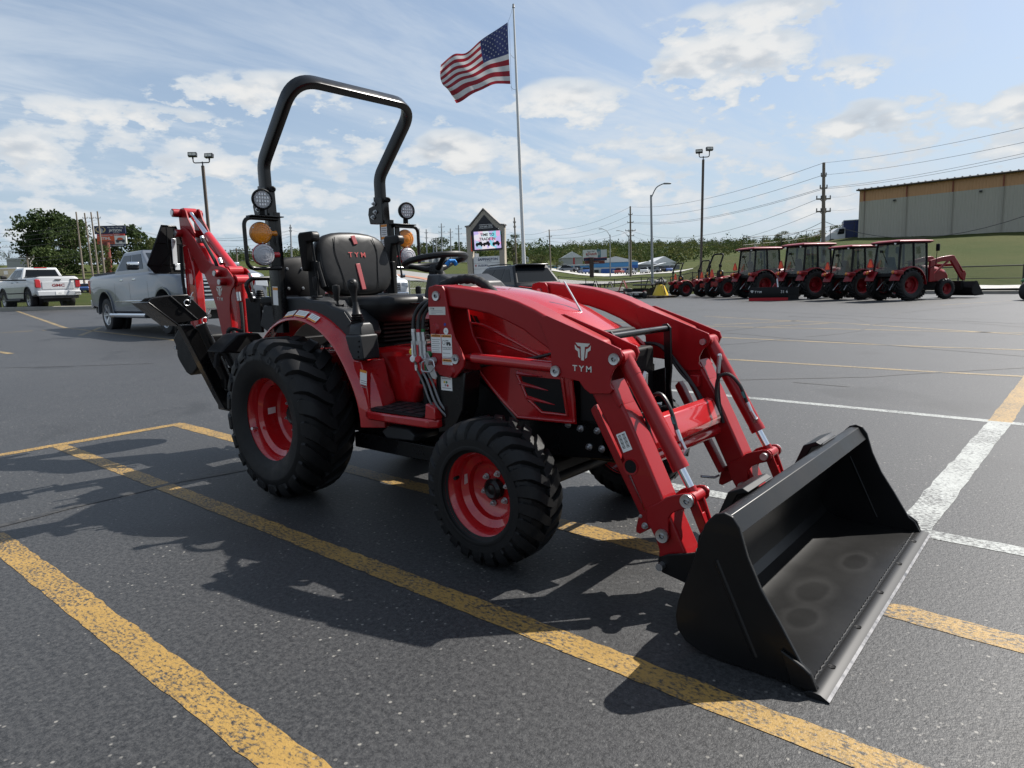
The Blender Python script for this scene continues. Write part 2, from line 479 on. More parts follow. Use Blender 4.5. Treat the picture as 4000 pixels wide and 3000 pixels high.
def asphalt_nodes(nt):
    N, L = nt.nodes, nt.links
    tc, noise, rng, mix, m_ = tex(nt)
    big = noise(.30, 5, .6); mid = noise(2.6, 5, .65); fine = noise(150, 2, .7); grain = noise(58, 3, .75)
    col = mix(rng(big, .3, .7), (.015, .0158, .0175), (.025, .0255, .027))
    col = mix(rng(mid, .40, .75, 0, .4), col, (.034, .034, .035))
    col = mix(rng(grain, .46, .72, 0, .8), col, (.066, .066, .066))
    col = mix(rng(grain, .46, .30, 0, .9), col, (.006, .0063, .007))
    col = mix(rng(fine, .50, .75, 0, .5), col, (.080, .080, .079))
    # pale stones and grit, in drifts
    vo = N.new('ShaderNodeTexVoronoi'); vo.inputs['Scale'].default_value = 70; L.new(tc.outputs['Object'], vo.inputs['Vector'])
    spc = N.new('ShaderNodeSeparateColor'); L.new(vo.outputs['Color'], spc.inputs[0])
    drift = rng(noise(.9, 5, .65), .44, .70, .012, .17)
    sp = m_('MULTIPLY', rng(vo.outputs['Distance'], .40, .22), m_('GREATER_THAN', drift, spc.outputs[0]))
    sp = m_('MULTIPLY', sp, rng(spc.outputs[1], 0, 1, .25, 1))
    col = mix(sp, col, (.22, .21, .19))
    # oil and water stains
    st = m_('MULTIPLY', rng(noise(.75, 3, .5, None, .8), .60, .68), .55)
    col = mix(st, col, (.012, .012, .012))
    h = m_('ADD', m_('MULTIPLY', fine, .5), m_('MULTIPLY', grain, .9))
    return tc, noise, rng, mix, m_, col, h
def asphalt_mat(name, paint=None, wear=(.42, .58), sealer=False):
    m, nt, b = newmat(name); N, L = nt.nodes, nt.links
    tc, noise, rng, mix, m_, col, h = asphalt_nodes(nt)
    rough = .55
    if paint:
        mp = N.new('ShaderNodeMapping'); L.new(tc.outputs['Object'], mp.inputs[0]); mp.inputs['Scale'].default_value = (1, 1, 1)
        mp.inputs['Scale'].default_value = (.55, 1, 1)
        w = m_('ADD', m_('MULTIPLY', noise(95, 4, .75, mp.outputs[0]), .70), m_('MULTIPLY', noise(1.7, 5, .7), .30))
        msk = rng(w, *wear)
        pc = mix(rng(noise(9, 5), .3, .7), paint, tuple(c*.80 for c in paint))
        col = mix(msk, col, pc)
    b.inputs['Roughness'].default_value = rough
    b.inputs['Specular IOR Level'].default_value = .40
    b.inputs['Sheen Weight'].default_value = .035; b.inputs['Sheen Roughness'].default_value = .35; b.inputs['Sheen Tint'].default_value = (.9, .9, .9, 1)
    L.new(col, b.inputs['Base Color'])
    bp = N.new('ShaderNodeBump'); bp.inputs['Strength'].default_value = .45; bp.inputs['Distance'].default_value = .005
    L.new(h, bp.inputs['Height']); L.new(bp.outputs[0], b.inputs['Normal'])
    return m
ASPH = asphalt_mat('asphalt')
YLINE = asphalt_mat('worn yellow paint', (.31, .190, .050), (.42, .52))
YLINE2 = asphalt_mat('faded yellow paint', (.33, .23, .085), (.42, .58))
WLINE = asphalt_mat('worn white paint', (.34, .355, .34), (.42, .52))
SEAL, _nt, _b = newmat('crack sealer')
_tc, _no, _rg, _mx, _mm = tex(_nt)
_nt.links.new(_mx(_rg(_no(30, 4), .35, .65), (.012, .012, .012), (.045, .042, .038)), _b.inputs['Base Color']); _b.inputs['Roughness'].default_value = .55
def ground_mat():
    m, nt, b = newmat('meadow ground'); N, L = nt.nodes, nt.links
    tc, noise, rng, mix, m_ = tex(nt)
    a = noise(.06, 5, .6); c = noise(.9, 6, .7); f = noise(9, 4, .7)
    col = mix(rng(a, .38, .62), (.030, .048, .008), (.060, .062, .018))
    col = mix(rng(c, .35, .7, 0, .6), col, (.026, .046, .008))
    col = mix(rng(f, .4, .7, 0, .45), col, (.070, .072, .024))
    L.new(col, b.inputs['Base Color']); b.inputs['Roughness'].default_value = .95; b.inputs['Specular IOR Level'].default_value = .1
    bp = N.new('ShaderNodeBump'); bp.inputs['Strength'].default_value = .8; bp.inputs['Distance'].default_value = .15
    L.new(m_('ADD', f, c), bp.inputs['Height']); L.new(bp.outputs[0], b.inputs['Normal'])
    return m
GROUND = ground_mat()
CONC = P('concrete kerb', (.30, .285, .25), .85, vary=.25, vscale=3, bump=.3, bscale=60)
GRAVEL = P('pale gravel', (.36, .35, .33), .95, vary=.25, vscale=1.2, bump=.4, bscale=12)
ROADM = P('road surface', (.20, .195, .185), .85, vary=.15, vscale=.6)
ROADR = P('reddish shoulder', (.30, .14, .09), .9, vary=.2, vscale=.6)

def build_ground():
    ds = [0, 2, 4, 6, 8, 10, 12, 14, 16, 18, 20, 22, 24, 26, 28, 30, 32, 34, 36, 38, 40, 42, 44, 46, 48, 50, 53, 56, 60, 64, 68, 72, 76, 80, 85, 90, 100, 110, 125, 140, 160, 185, 200, 220, 240, 270, 300, 350, 420, 500, 600, 800, 950, 1200, 1800, 3000, 4500]
    n = 288; v = []; f = []
    for i, d in enumerate(ds):
        for k in range(n):
            t = 2*math.pi*k/n; x, y = CAM.x+math.cos(t)*d, CAM.y+math.sin(t)*d
            v.append((x, y, terr(x, y)-.03))
    for i in range(len(ds)-1):
        for k in range(n):
            f.append((i*n+k, (i+1)*n+k, (i+1)*n+(k+1) % n, i*n+(k+1) % n))
    b = MB(); b.add(v, f); return b.build('ground', GROUND, kind='structure', smooth=60)
build_ground()

# parking lot: one sheet, bounded by the kerb line
LOT = [gp(-2200, 27), gp(-900, 27.5)]+[gp(c, EDGE[c]-.3) for c in COLS]+[gp(4700, 26.5), gp(5600, 25.5)]
LOT += [Vector((30, -6, 0)), Vector((30, -30, 0)), Vector((-34, -30, .5))]
def inside(x, y, poly):
    c = False; n = len(poly)
    for i in range(n):
        a, b = poly[i], poly[(i+1) % n]
        if (a.y > y) != (b.y > y) and x < (b.x-a.x)*(y-a.y)/(b.y-a.y)+a.x: c = not c
    return c
def build_lot():
    bm = bmesh.new()
    vs = [bm.verts.new((p.x, p.y, 0)) for p in LOT]; face = bm.faces.new(vs)
    xs = [p.x for p in LOT]; ys = [p.y for p in LOT]
    for ax, lo, hi in ((0, min(xs), max(xs)), (1, min(ys), max(ys))):
        k = math.ceil(lo/1.5)
        while k*1.5 < hi:
            g = bm.verts[:]+bm.edges[:]+bm.faces[:]
            co = [0, 0, 0]; co[ax] = k*1.5; no = [0, 0, 0]; no[ax] = 1
            bmesh.ops.bisect_plane(bm, geom=g, plane_co=co, plane_no=no); k += 1
    for v in bm.verts: v.co.z = lotz(v.co.x, v.co.y)
    me = bpy.data.meshes.new('parking_lot'); bm.to_mesh(me); bm.free()
    me.materials.append(ASPH)
    o = link('parking_lot', me, kind='structure')
    if o.data.polygons[0].normal.z < 0: me.flip_normals()
    return o
LOTO = build_lot()

def ribbon(name, mat, pts, w, parent=LOTO, dz=.0022, jag=0.0, step=.3):
    """a painted stripe or sealed crack lying on the lot"""
    b = MB(); P_ = [Vector((p[0], p[1], 0)) for p in pts]; path = []
    for a, c in zip(P_, P_[1:]):
        n = max(1, int((c-a).length/step))
        for k in range(n): path.append(a.lerp(c, k/n))
    path.append(P_[-1]); rows = []
    for i, p in enumerate(path):
        t = (path[min(i+1, len(path)-1)]-path[max(i-1, 0)]).normalized(); nn = Vector((-t.y, t.x, 0))
        ww = w[0]+(w[1]-w[0])*i/max(1, len(path)-1) if isinstance(w, tuple) else w
        a = p+nn*(ww/2*(1+jag*rnd.uniform(-1, 1)))+nn*jag*ww*rnd.uniform(-.6, .6); c = p-nn*(ww/2*(1+jag*rnd.uniform(-1, 1)))
        rows.append([(a.x, a.y, lotz(a.x, a.y)+dz), (c.x, c.y, lotz(c.x, c.y)+dz)])
    b.loft(rows, closed=False, cap=False)
    o = b.build(name, mat, parent, smooth=0)
    if o.data.polygons[0].normal.z < 0: o.data.flip_normals()
    return o
def on0(px, py, it=12):
    d = ray(px, py); t = -CAM.z/d.z
    for _ in range(it):
        q = CAM+d*t; t = (lotz(q.x, q.y)-CAM.z)/d.z
    q = CAM+d*t; return (q.x, q.y)
W = .105
# the hatched bay the tractor stands on
ribbon('painted_line', YLINE, [(-.62, -1.70), (6.5, -1.66)], .108, dz=.0014, jag=.06, step=.05)
ribbon('painted_line', YLINE, [(-2.55, -.855), (5.5, -.875)], .10, dz=.0018, jag=.06, step=.05)
ribbon('painted_line', YLINE, [(-2.62, .03), (5.5, -.13)], .115, dz=.0016, jag=.06, step=.05)
ribbon('painted_line', YLINE, [(-2.60, -4.5), (-2.61, .07)], .10, dz=.0020, jag=.06, step=.05)
# white bay
ribbon('painted_line', WLINE, [(.0, .77), (2.72, .73), (5.5, .67)], .10, dz=.0016, jag=.05, step=.1)
ribbon('painted_line', WLINE, [(-9, 3.75), (.08, 3.61), (2.93, 3.40), (6.5, 3.3)], .10, dz=.0016, jag=.05, step=.1)
ribbon('painted_line', WLINE, [(2.71, .74), (2.79, 3.42)], .135, dz=.0020, jag=.06, step=.1)
ribbon('painted_line', YLINE, [(2.79, 3.42), (2.82, 5.4), (2.85, 7.5)], .14, dz=.0018, jag=.05, step=.1)
for pts in ([(-9, 6.6), (-.45, 6.29), (1.9, 6.05), (5.5, 5.95)], [(-9, 10.0), (-1.95, 9.5), (1.45, 8.85), (6, 8.7)], [(-8, 12.4), (-1.1, 12.05), (1.5, 11.8), (6, 11.6)],
            [(-3.4, 12.6), (-2.07, 14.5)], [(-2.1, 12.3), (-1.2, 13.7)], [(-5, 15.6), (-1.16, 13.9), (2.4, 11.4)], [(-.4, 22.7), (1.2, 26.0)], [(-8.6, 27.4), (-6.6, 30.2)], [(-11.5, 30.0), (-9.5, 33.0)]):
    ribbon('painted_line', YLINE2, pts, .10, jag=.05, step=.25)
for px in ([(0, 1256), (253, 1281), (691, 1330), (850, 1349)], [(0, 1301), (127, 1293)], [(165, 1291), (199, 1289)], [(-200, 1346), (43, 1382)], [(300, 1210), (390, 1212)]):
    ribbon('painted_line', YLINE2, [on0(*p) for p in px], .11, jag=.05, step=.3)
# sealed cracks
CR_ = dict(step=.12, jag=.45)
for px, w in (([(-300, 2105), (0, 2055), (250, 1990), (500, 1930), (700, 1880), (960, 1835)], .055), ([(2300, 1500), (2600, 1490), (3050, 1480), (3400, 1472), (3600, 1458), (4000, 1437), (4300, 1424)], .05),
              ([(2790, 1298), (2900, 1305), (3080, 1322), (3400, 1342), (3700, 1368), (4010, 1392)], .06), ([(2600, 1199), (2780, 1212), (3000, 1216), (3300, 1232), (3500, 1243), (3800, 1256), (4010, 1266)], .06),
              ([(2800, 1296), (2930, 1282), (2985, 1272)], .07), ([(3150, 1316), (3280, 1304), (3360, 1292), (3400, 1270), (3470, 1260), (3800, 1262), (4010, 1278)], .08),
              ([(3480, 1232), (3520, 1222), (3700, 1204), (3960, 1184)], .06), ([(3080, 1322), (2900, 1342), (2790, 1349)], .05), ([(3080, 1236), (3340, 1246), (3390, 1260)], .05),
              ([(2600, 1222), (2760, 1212)], .05), ([(600, 1420), (300, 1430), (0, 1438)], .03), ([(3100, 1493), (3250, 1506), (3320, 1511)], .04)):
    ribbon('crack', SEAL, [on0(*p) for p in px], w, dz=.0026, **CR_)

# ------------------------------------------------------------------ the compact tractor
def tyre_mb(Rr, Wd, rim, n, lug, dth, hw, shoulder=.46):
    """tyre about the local Y axis through the origin; tread lugs in a chevron"""
    b = MB(); Rc = Rr-lug
    half = [(0.0, Rc), (Wd*.22, Rc-.002), (Wd*.38, Rc-.012), (Wd*.455, Rc-.032), (Wd*.488, Rc-.070), (Wd*.502, Rc-.080), (Wd*.502, Rc-.088), (Wd*.496, Rc-.094), (Wd*.5, lerp(rim, Rc, .50)), (Wd*.475, lerp(rim, Rc, .25)), (Wd*.425, rim+.014), (Wd*.40, rim+.004), (Wd*.385, rim-.004)]
    prof = [(r, -y) for y, r in half[::-1]]+[(r, y) for y, r in half[1:]]
    b.lathe(prof, (0, 0, 0), (0, 1, 0), 72)
    # raised ring on the sidewalls
    def cr(y):
        y = abs(y)
        for (y0, r0), (y1, r1) in zip(half, half[1:]):
            if y <= y1 and y1 > y0: return lerp(r0, r1, (y-y0)/(y1-y0))
        return half[8][1]
    pitch = 2*math.pi/n
    for s in (-1, 1):
        for i in range(n):
            t0 = (i+(.5 if s > 0 else 0))*pitch
            rows = []
            for k, (yy, dt, top, wk) in enumerate(((-.035, -.06, Rr, .75), (.12, .22, Rr, 1.0), (.26, .52, Rr-.001, 1.05), (.37, .78, Rr-.007, 1.15), (shoulder-.01, .93, Rr-.026, 1.22), (.494, 1.0, Rr-.050, 1.18), (.500, 1.0, Rr-.078, 1.0))):
                y = s*yy*Wd; th = t0+dt*dth*pitch; w = hw*wk*pitch/2
                base = min(cr(y)-.006, top-.012) if yy < .49 else top-.004
                yb = y if yy < .49 else s*.470*Wd
                p = lambda a, r_, y_: (math.cos(a)*r_, y_, math.sin(a)*r_)
                rows.append([p(th-w, base, yb), p(th-w*.80, top, y), p(th+w*.80, top, y), p(th+w, base, yb)])
            b.loft(rows)
    return b
def rim_mb(r, half, dish, hub_r, off):
    """wheel disc and barrel about local Y, outer face to -Y; dish = y of the disc"""
    b = MB()
    prof = [(r+.012, -half), (r+.012, -half+.006), (r, -half+.012), (r-.012, -half+.03), (r-.018, -half+.06), (r-.045, -half+.075), (r-.05, dish-.01), (r-.065, dish), (hub_r, dish+.004), (.001, dish+.004)]
    b.lathe(prof, (0, 0, 0), (0, 1, 0), 56)
    back = [(r+.010, half), (r, half-.01), (r-.02, half-.05), (r-.048, half-.07), (r-.045, dish+.01)]
    b.lathe(back, (0, 0, 0), (0, 1, 0), 56)
    return b
def hexbolt(b, c, ax, r=.012, h=.012, washer=True, mi=0):
    ax = Vector(ax).normalized(); c = Vector(c)
    if washer: b.cyl(c, c+ax*h*.25, r*1.35, 14, mi=mi)
    b.cyl(c+ax*h*.2, c+ax*h, r, 6, mi=mi); b.cyl(c+ax*h, c+ax*h*1.5, r*.5, 10, mi=mi)

_boltme = {}
def bolts(name, par, pts, ax, r=.011, h=.013, mat=None, washer=True):
    mat = mat or STEEL; key = (tuple(ax), r, h, mat.name, washer)
    if key not in _boltme:
        b = MB(); hexbolt(b, (0, 0, 0), ax, r, h, washer); o = b.build('bolt_tmp', mat, smooth=25); _boltme[key] = o.data; bpy.data.objects.remove(o)
    for p in pts: link(name, _boltme[key], par, loc=p)
T = tag(empty('tractor', (0, 0, 0)), 'bright red compact tractor with front loader bucket and backhoe, parked in the foreground', 'tractor')

RT = tyre_mb(.425, .298, .222, 21, .024, .95, .64)
FT = tyre_mb(.290, .210, .168, 24, .018, .95, .66)
def wheel(x, s, Rr, Wd, rimr, tyre_me, rim_me, hub, hubr, boltr, nb, dish, yc, label=None):
    w = empty('wheel', (x, s*yc, Rr), 0 if s < 0 else math.pi, T)
    link('tyre', tyre_me, w)
    link('rim', rim_me, w)
    b = MB(); b.lathe([(hubr, dish+.0), (hubr, dish-.025), (hubr*.72, dish-.035), (hubr*.45, dish-.03), (.001, dish-.034)], (0, 0, 0), (0, 1, 0), 28)
    b.build('hub', BLACK, w, smooth=30)
    bolts('lug_bolt', w, [(math.cos(2*math.pi*(k+.3)/nb)*boltr, dish, math.sin(2*math.pi*(k+.3)/nb)*boltr) for k in range(nb)], (0, -1, 0), .0095, .014)
    if x == 0 and s < 0:
        # moulded name on the sidewall
        for k, ch in enumerate('TIRON'):
            a = R(112-13.5*k); rr = .335; y = -Wd*.5-.001
            pos = Vector((math.cos(a)*rr, y, math.sin(a)*rr)); up = Vector((math.cos(a), 0, math.sin(a))); rd = Vector((math.sin(a), 0, -math.cos(a)))
            text(ch, 'moulded_letter', RUBDET, w, pos-up*.02, rd, up, .052, .0045, bold=.02)
        patch('rim_sticker', WHITE, w, (-.13, -.02, .02), (.15, -1, 0), (.05, 0, 1), .05, .034)
        v = MB(); v.cyl((-.175, -.09, -.07), (-.165, -.125, -.065), .008, 10); v.build('valve', STEEL, w)
    if x > 1 and s < 0:
        patch('rim_sticker', WHITE, w, (-.118, -.02, .03), (.2, -1, 0), (.05, 0, 1), .03, .04)
        v = MB(); v.cyl((-.125, -.06, .045), (-.12, -.085, .045), .007, 10); v.build('valve', BLACKM, w)
    return w
RTM = RT.build('tyre', RUBBER).data; FTM = FT.build('tyre', RUBBER).data
RRM = rim_mb(.222, .122, .045, .07, 0).build('rim', RED, smooth=30).data; FRM = rim_mb(.163, .086, .022, .045, 0).build('rim', RED, smooth=30).data
for o in list(COL.objects):
    if o.name.startswith(('tyre', 'rim')): bpy.data.objects.remove(o)
for s in (-1, 1):
    wheel(0.0, s, .425, .295, .222, RTM, RRM, 0, .055, .085, 6, .045, .488)
    wheel(1.4917, s, .290, .208, .168, FTM, FRM, 0, .042, .062, 6, .022, .530)

# chassis ---------------------------------------------------------------
b = MB()
b.bb(-.35, 1.0, -.17, .17, .30, .62); b.bb(.95, 1.72, -.19, .19, .42, .88); b.bb(1.2, 1.92, -.165, .165, .36, .52)
b.bb(1.72, 1.80, -.2, .2, .45, .80); b.bb(-.12, .12, -.36, .36, .33, .52)
ch = b.build('chassis', BLACKM, T, .012)
MB().cyl((0, -.44, .428), (0, .44, .428), .07, 20).build('rear_axle', BLACKM, T)
b = MB()
b.bb(1.42, 1.56, -.36, .36, .24, .34); b.cyl((1.4917, -.48, .298), (1.4917, .48, .298), .045, 16)
b.bb(1.44, 1.55, -.46, -.38, .2, .40); b.bb(1.44, 1.55, .38, .46, .2, .40); b.cyl((1.62, -.35, .30), (1.62, .35, .30), .018)
b.build('front_axle', BLACKM, T, .01)
b = MB()   # loader subframe: side rails and brackets
for s in (-1, 1):
    b.prism([(1.06, .72), (1.24, .72), (1.22, .56), (1.16, .46), (1.06, .44)], 'y', s*.30, s*.40)
    b.bb(.35, 1.15, s*.30-.03, s*.30+.03, .27, .35)
    b.prism([(1.15, .33), (1.95, .40), (1.95, .53), (1.60, .54), (1.15, .46)], 'y', s*.205, s*.22)
    b.bb(1.09, 1.19, s*.25-.1, s*.25+.1, .42, .50)
b.build('loader_subframe', BLACK, T, .006)
for x, z in ((1.70, .50), (1.78, .50), (1.83, .475), (1.80, .43), (1.86, .43), (1.92, .42), (1.74, .43), (1.64, .51)):
    for s in (-1, 1): bolts('frame_bolt', T, [(x, s*.221, z)], (0, s, 0))
b = MB(); b.prism([(.66, .40), (.72, .435), (.86, .435), (.90, .41), (.89, .38), (.70, .37)], 'y', -.40, -.24)
b.build('battery_step', PLAST, T, .008)
for p, r_ in (([(1.0, -.21, .85), (1.1, -.22, .7), (1.22, -.21, .62), (1.35, -.2, .5)], .012), ([(1.02, -.2, .75), (1.15, -.215, .74), (1.28, -.2, .60)], .006), ([(1.05, -.2, .6), (1.2, -.215, .66), (1.34, -.2, .62)], .005)):
    MB().tube(catmull(p, 5), r_, 8).build('engine_pipe', BLACK, T)
b = MB()
for x, z in ((1.16, .70), (1.22, .66), (1.255, .645), (1.30, .60), (1.33, .61)): MB().cyl((x, -.205, z), (x+.012, -.225, z+.004), .007, 8).build('engine_fitting', STEEL, T)

# hood --------------------------------------------------------------------
prof = [(.84, 1.085), (.95, 1.083), (1.07, 1.076), (1.21, 1.060), (1.37, 1.030), (1.50, .984), (1.60, .935), (1.68, .892), (1.735, .856), (1.765, .825), (1.775, .78)]
rings = []
for x, zt in prof:
    k = 1.0-.18*sstep(1.25, 1.78, x); q = 1.0 if x < 1.7 else .75
    half = [(0, zt), (.06, zt-.002), (.115, zt-.008), (.155, zt-.020), (.168, zt-.020), (.200, zt-.040), (.228, zt-.075*q), (.242, zt-.115*q), (.248, zt-.15*q)]
    rings.append([(x, -y*k, z) for y, z in half[::-1]]+[(x, y*k, z) for y, z in half[1:]])
b = MB(); b.loft(rings, closed=False, cap=False)
n_ = len(rings[-1]); b.add(rings[-1]+[(1.78, p[1], .60) for p in rings[-1]], [(i, i+1, n_+i+1, n_+i) for i in range(n_-1)])
hood = b.build('hood', RED, T, smooth=28)
sd = [(1.045, .985), (1.060, .905), (1.098, .843), (1.140, .768), (1.158, .722), (1.270, .616), (1.393, .516), (1.676, .522), (1.694, .533), (1.690, .62), (1.68, .70), (1.735, .80), (1.70, .83), (1.60, .885), (1.45, .945), (1.25, .985)]
for s in (-1, 1):
    pn = MB().prism(sd, 'y', s*.232, s*.250).build('hood_side_panel', RED, T, .008)
    # sculpted ridges
    for pts, r_ in (([(1.10, .915), (1.21, .908), (1.37, .852), (1.50, .80), (1.60, .765)], .010), ([(1.145, .855), (1.31, .831), (1.53, .78)], .007), ([(1.06, .98), (1.075, .906), (1.11, .845), (1.15, .77)], .008), ([(1.165, .72), (1.275, .618), (1.398, .523)], .008), ([(1.40, .522), (1.67, .529), (1.686, .54), (1.682, .62), (1.674, .695)], .009)):
        MB().tube(catmull([(p[0], s*.249, p[1]) for p in pts], 5), r_, 8).build('panel_ridge', RED, pn, smooth=60)
    g = MB().prism([(1.425, .70), (1.632, .697), (1.657, .562), (1.54, .560), (1.462, .607), (1.44, .655)], 'y', s*.2505, s*.2535).build('side_grille', BLACKM, pn)
    fr = MB(); fr.tube([(x, s*.252, z) for x, z in ((1.40, .71), (1.425, .668), (1.455, .607), (1.532, .553), (1.66, .556), (1.636, .705))], .0085, 8)
    fr.build('grille_frame', RED, pn, smooth=50)
    for (x0, z0), (x1, z1) in (((1.405, .710), (1.535, .704)), ((1.42, .668), (1.565, .648)), ((1.455, .610), (1.598, .592))):
        MB().loft([[(x0, s*.250, z0+.013), (x0, s*.266, z0), (x0, s*.250, z0-.015)], [(x1, s*.253, z1+.002), (x1, s*.256, z1), (x1, s*.253, z1-.002)]]).build('grille_blade', RED, pn)
    for (x0, z0), (x1, z1) in (((1.106, .957), (1.130, .931)), ((1.142, .952), (1.162, .922)), ((1.172, .947), (1.196, .914))):
        MB().prism([(x0-.010, z0+.003), (x0+.008, z0+.001), (x1+.008, z1-.004), (x1-.007, z1-.002)], 'y', s*.2502, s*.2545).build('vent_slot', BLACKM, pn)
    MB().prism([(1.455, .885), (1.60, .815), (1.68, .78), (1.70, .80), (1.60, .87), (1.50, .915)], 'y', s*.2495, s*.254).build('headlamp', GLASSD, pn, .003)
    # the black lower side screen forward of the panel
    MB().prism([(1.70, .70), (1.70, .53), (1.79, .53), (1.79, .72)], 'y', s*.19, s*.225).build('front_screen', BLACKM, T, .006)
b = MB(); b.tube([(1.47, .005, 1.085), (1.612, .005, .873)], .0045, 8); b.build('gauge_rod', STEEL, T)
# front guard hoop
b = MB()
b.cyl((1.845, -.235, .872), (1.845, .225, .872), .013, 14)
for s in (-1, 1):
    b.prism([(1.825, .89), (1.850, .893), (1.867, .875), (1.872, .70), (1.865, .62), (1.90, .40), (1.84, .40), (1.82, .60), (1.838, .70), (1.832, .86)], 'y', s*.225-.006, s*.225+.006)
    b.prism([(1.70, .66), (1.86, .71), (1.86, .56), (1.75, .54)], 'y', s*.19-.004, s*.19+.004)
b.bb(1.80, 1.87, -.22, .22, .40, .55)
b.build('front_guard', BLACK, T, .003)

# cowl, dash, steering ----------------------------------------------------
b = MB()
b.loft([[(.70, -.07, 1.03), (.70, .07, 1.03), (.70, .07, 1.12), (.70, -.07, 1.12)], [(.76, -.17, 1.03), (.76, .17, 1.03), (.74, .12, 1.142), (.74, -.12, 1.142)], [(.88, -.235, 1.02), (.88, .235, 1.02), (.88, .17, 1.138), (.88, -.17, 1.138)], [(1.02, -.24, 1.00), (1.02, .24, 1.00), (.98, .15, 1.10), (.98, -.15, 1.10)]])
b.build('dashboard', PLAST, T, .008)
b = MB(); b.loft([[(.66, -.05, .62), (.80, -.06, .62), (.80, .06, .62), (.66, .05, .62)], [(.66, -.04, 1.08), (.74, -.05, 1.08), (.74, .05, 1.08), (.66, .04, 1.08)], [(.655, -.035, 1.17), (.70, -.035, 1.16), (.70, .035, 1.16), (.655, .035, 1.17)]])
b.build('steering_column', BLACKM, T, .006)
sw = empty('steering_wheel', (.672, 0, 1.213), 0, T); sw.rotation_euler = (0, R(-9), 0)
b = MB(); b.tube([(math.cos(t*math.pi/24)*.155, math.sin(t*math.pi/24)*.155, 0) for t in range(48)], .0155, 10, closed=True); b.build('grip_ring', VINYL, sw)
for a in (90, 205, 335):
    b = MB(); c_, s_ = math.cos(R(a)), math.sin(R(a))
    b.tube([(c_*.15, s_*.15, -.004), (c_*.11, s_*.11, -.016), (c_*.06, s_*.06, -.036), (0, 0, -.046)], [.012, .012, .014, .018], 10); b.build('spoke', VINYL, sw)
b = MB(); b.lathe([(.001, -.02), (.03, -.022), (.036, -.035), (.03, -.07), (.02, -.09)], (0, 0, 0), (0, 0, 1), 20); b.build('wheel_hub', PLAST, sw)
b = MB(); b.tube([(.058, .015, -.036), (.072, .03, -.018), (.082, .05, -.02), (.083, .062, -.04)], .011, 8); b.build('blue_tape', P('blue tape', (.02, .25, .70), .6), sw)
# hose sleeve looping over the hood shoulder
b = MB(); pth = catmull([(.90, -.22, 1.045), (.96, -.24, 1.082), (1.03, -.245, 1.100), (1.10, -.25, 1.109), (1.175, -.25, 1.106), (1.235, -.25, 1.082), (1.30, -.25, 1.035), (1.36, -.25, .98)], 6)
b.tube(pth, [.020+.0025*math.sin(i*1.9)+.001*math.sin(i*.7) for i in range(len(pth))], 12); b.build('hose_sleeve', FABRIC, T)

# platform ------------------------------------------------------------------
for s in (-1, 1):
    b = MB(); b.prism([(.56, s*.18), (.60, s*.44), (.66, s*.47), (1.05, s*.455), (1.09, s*.42), (1.07, s*.18)], 'z', .468, .508)
    pl = b.build('platform', RED, T, .008)
    b = MB(); b.prism([(.585, s*.19), (.62, s*.425), (.67, s*.452), (1.00, s*.44), (1.02, s*.19)], 'z', .5085, .516); fm = b.build('floor_mat', BLACKM, pl, .003)
    for i in range(5):
        for j in range(4): MB().bb(.645+i*.072, .70+i*.072, min(s*(.215+j*.055), s*(.255+j*.055)), max(s*(.215+j*.055), s*(.255+j*.055)), .5165, .5195).build('mat_pad', PLAST, fm, .0015)
# centre tunnel and seat deck
b = MB(); b.prism([(-.30, .50), (-.30, .74), (.20, .755), (.56, .795), (.90, .80), (.96, .76), (.97, .62), (.74, .58), (.70, .50)], 'y', -.225, .225); b.build('seat_deck', RED, T, .03, seg=4)
b = MB(); b.loft([[(.66, -.17, .51), (.66, .17, .51), (.66, .10, .72), (.66, -.10, .72)], [(1.05, -.15, .51), (1.05, .15, .51), (1.0, .08, .66), (1.0, -.08, .66)]]); b.build('tunnel_mat', P('grey floor mat', (.055, .053, .05), .85, vary=.3, bump=.1), T, .02, seg=3)
b = MB(); b.prism([(.80, .515), (.83, .515), (.835, .62), (.815, .64), (.80, .62)], 'y', -.245, -.215); b.box((.815, -.23, .648), (.018, .07, .052), (0, .35, 0)); b.build('brake_pedal', BLACKM, T, .004)
MB().prism([(1.02, .508), (1.09, .508), (1.085, .56), (1.03, .575)], 'y', -.44, -.30).build('toe_plate', RED, T, .004)

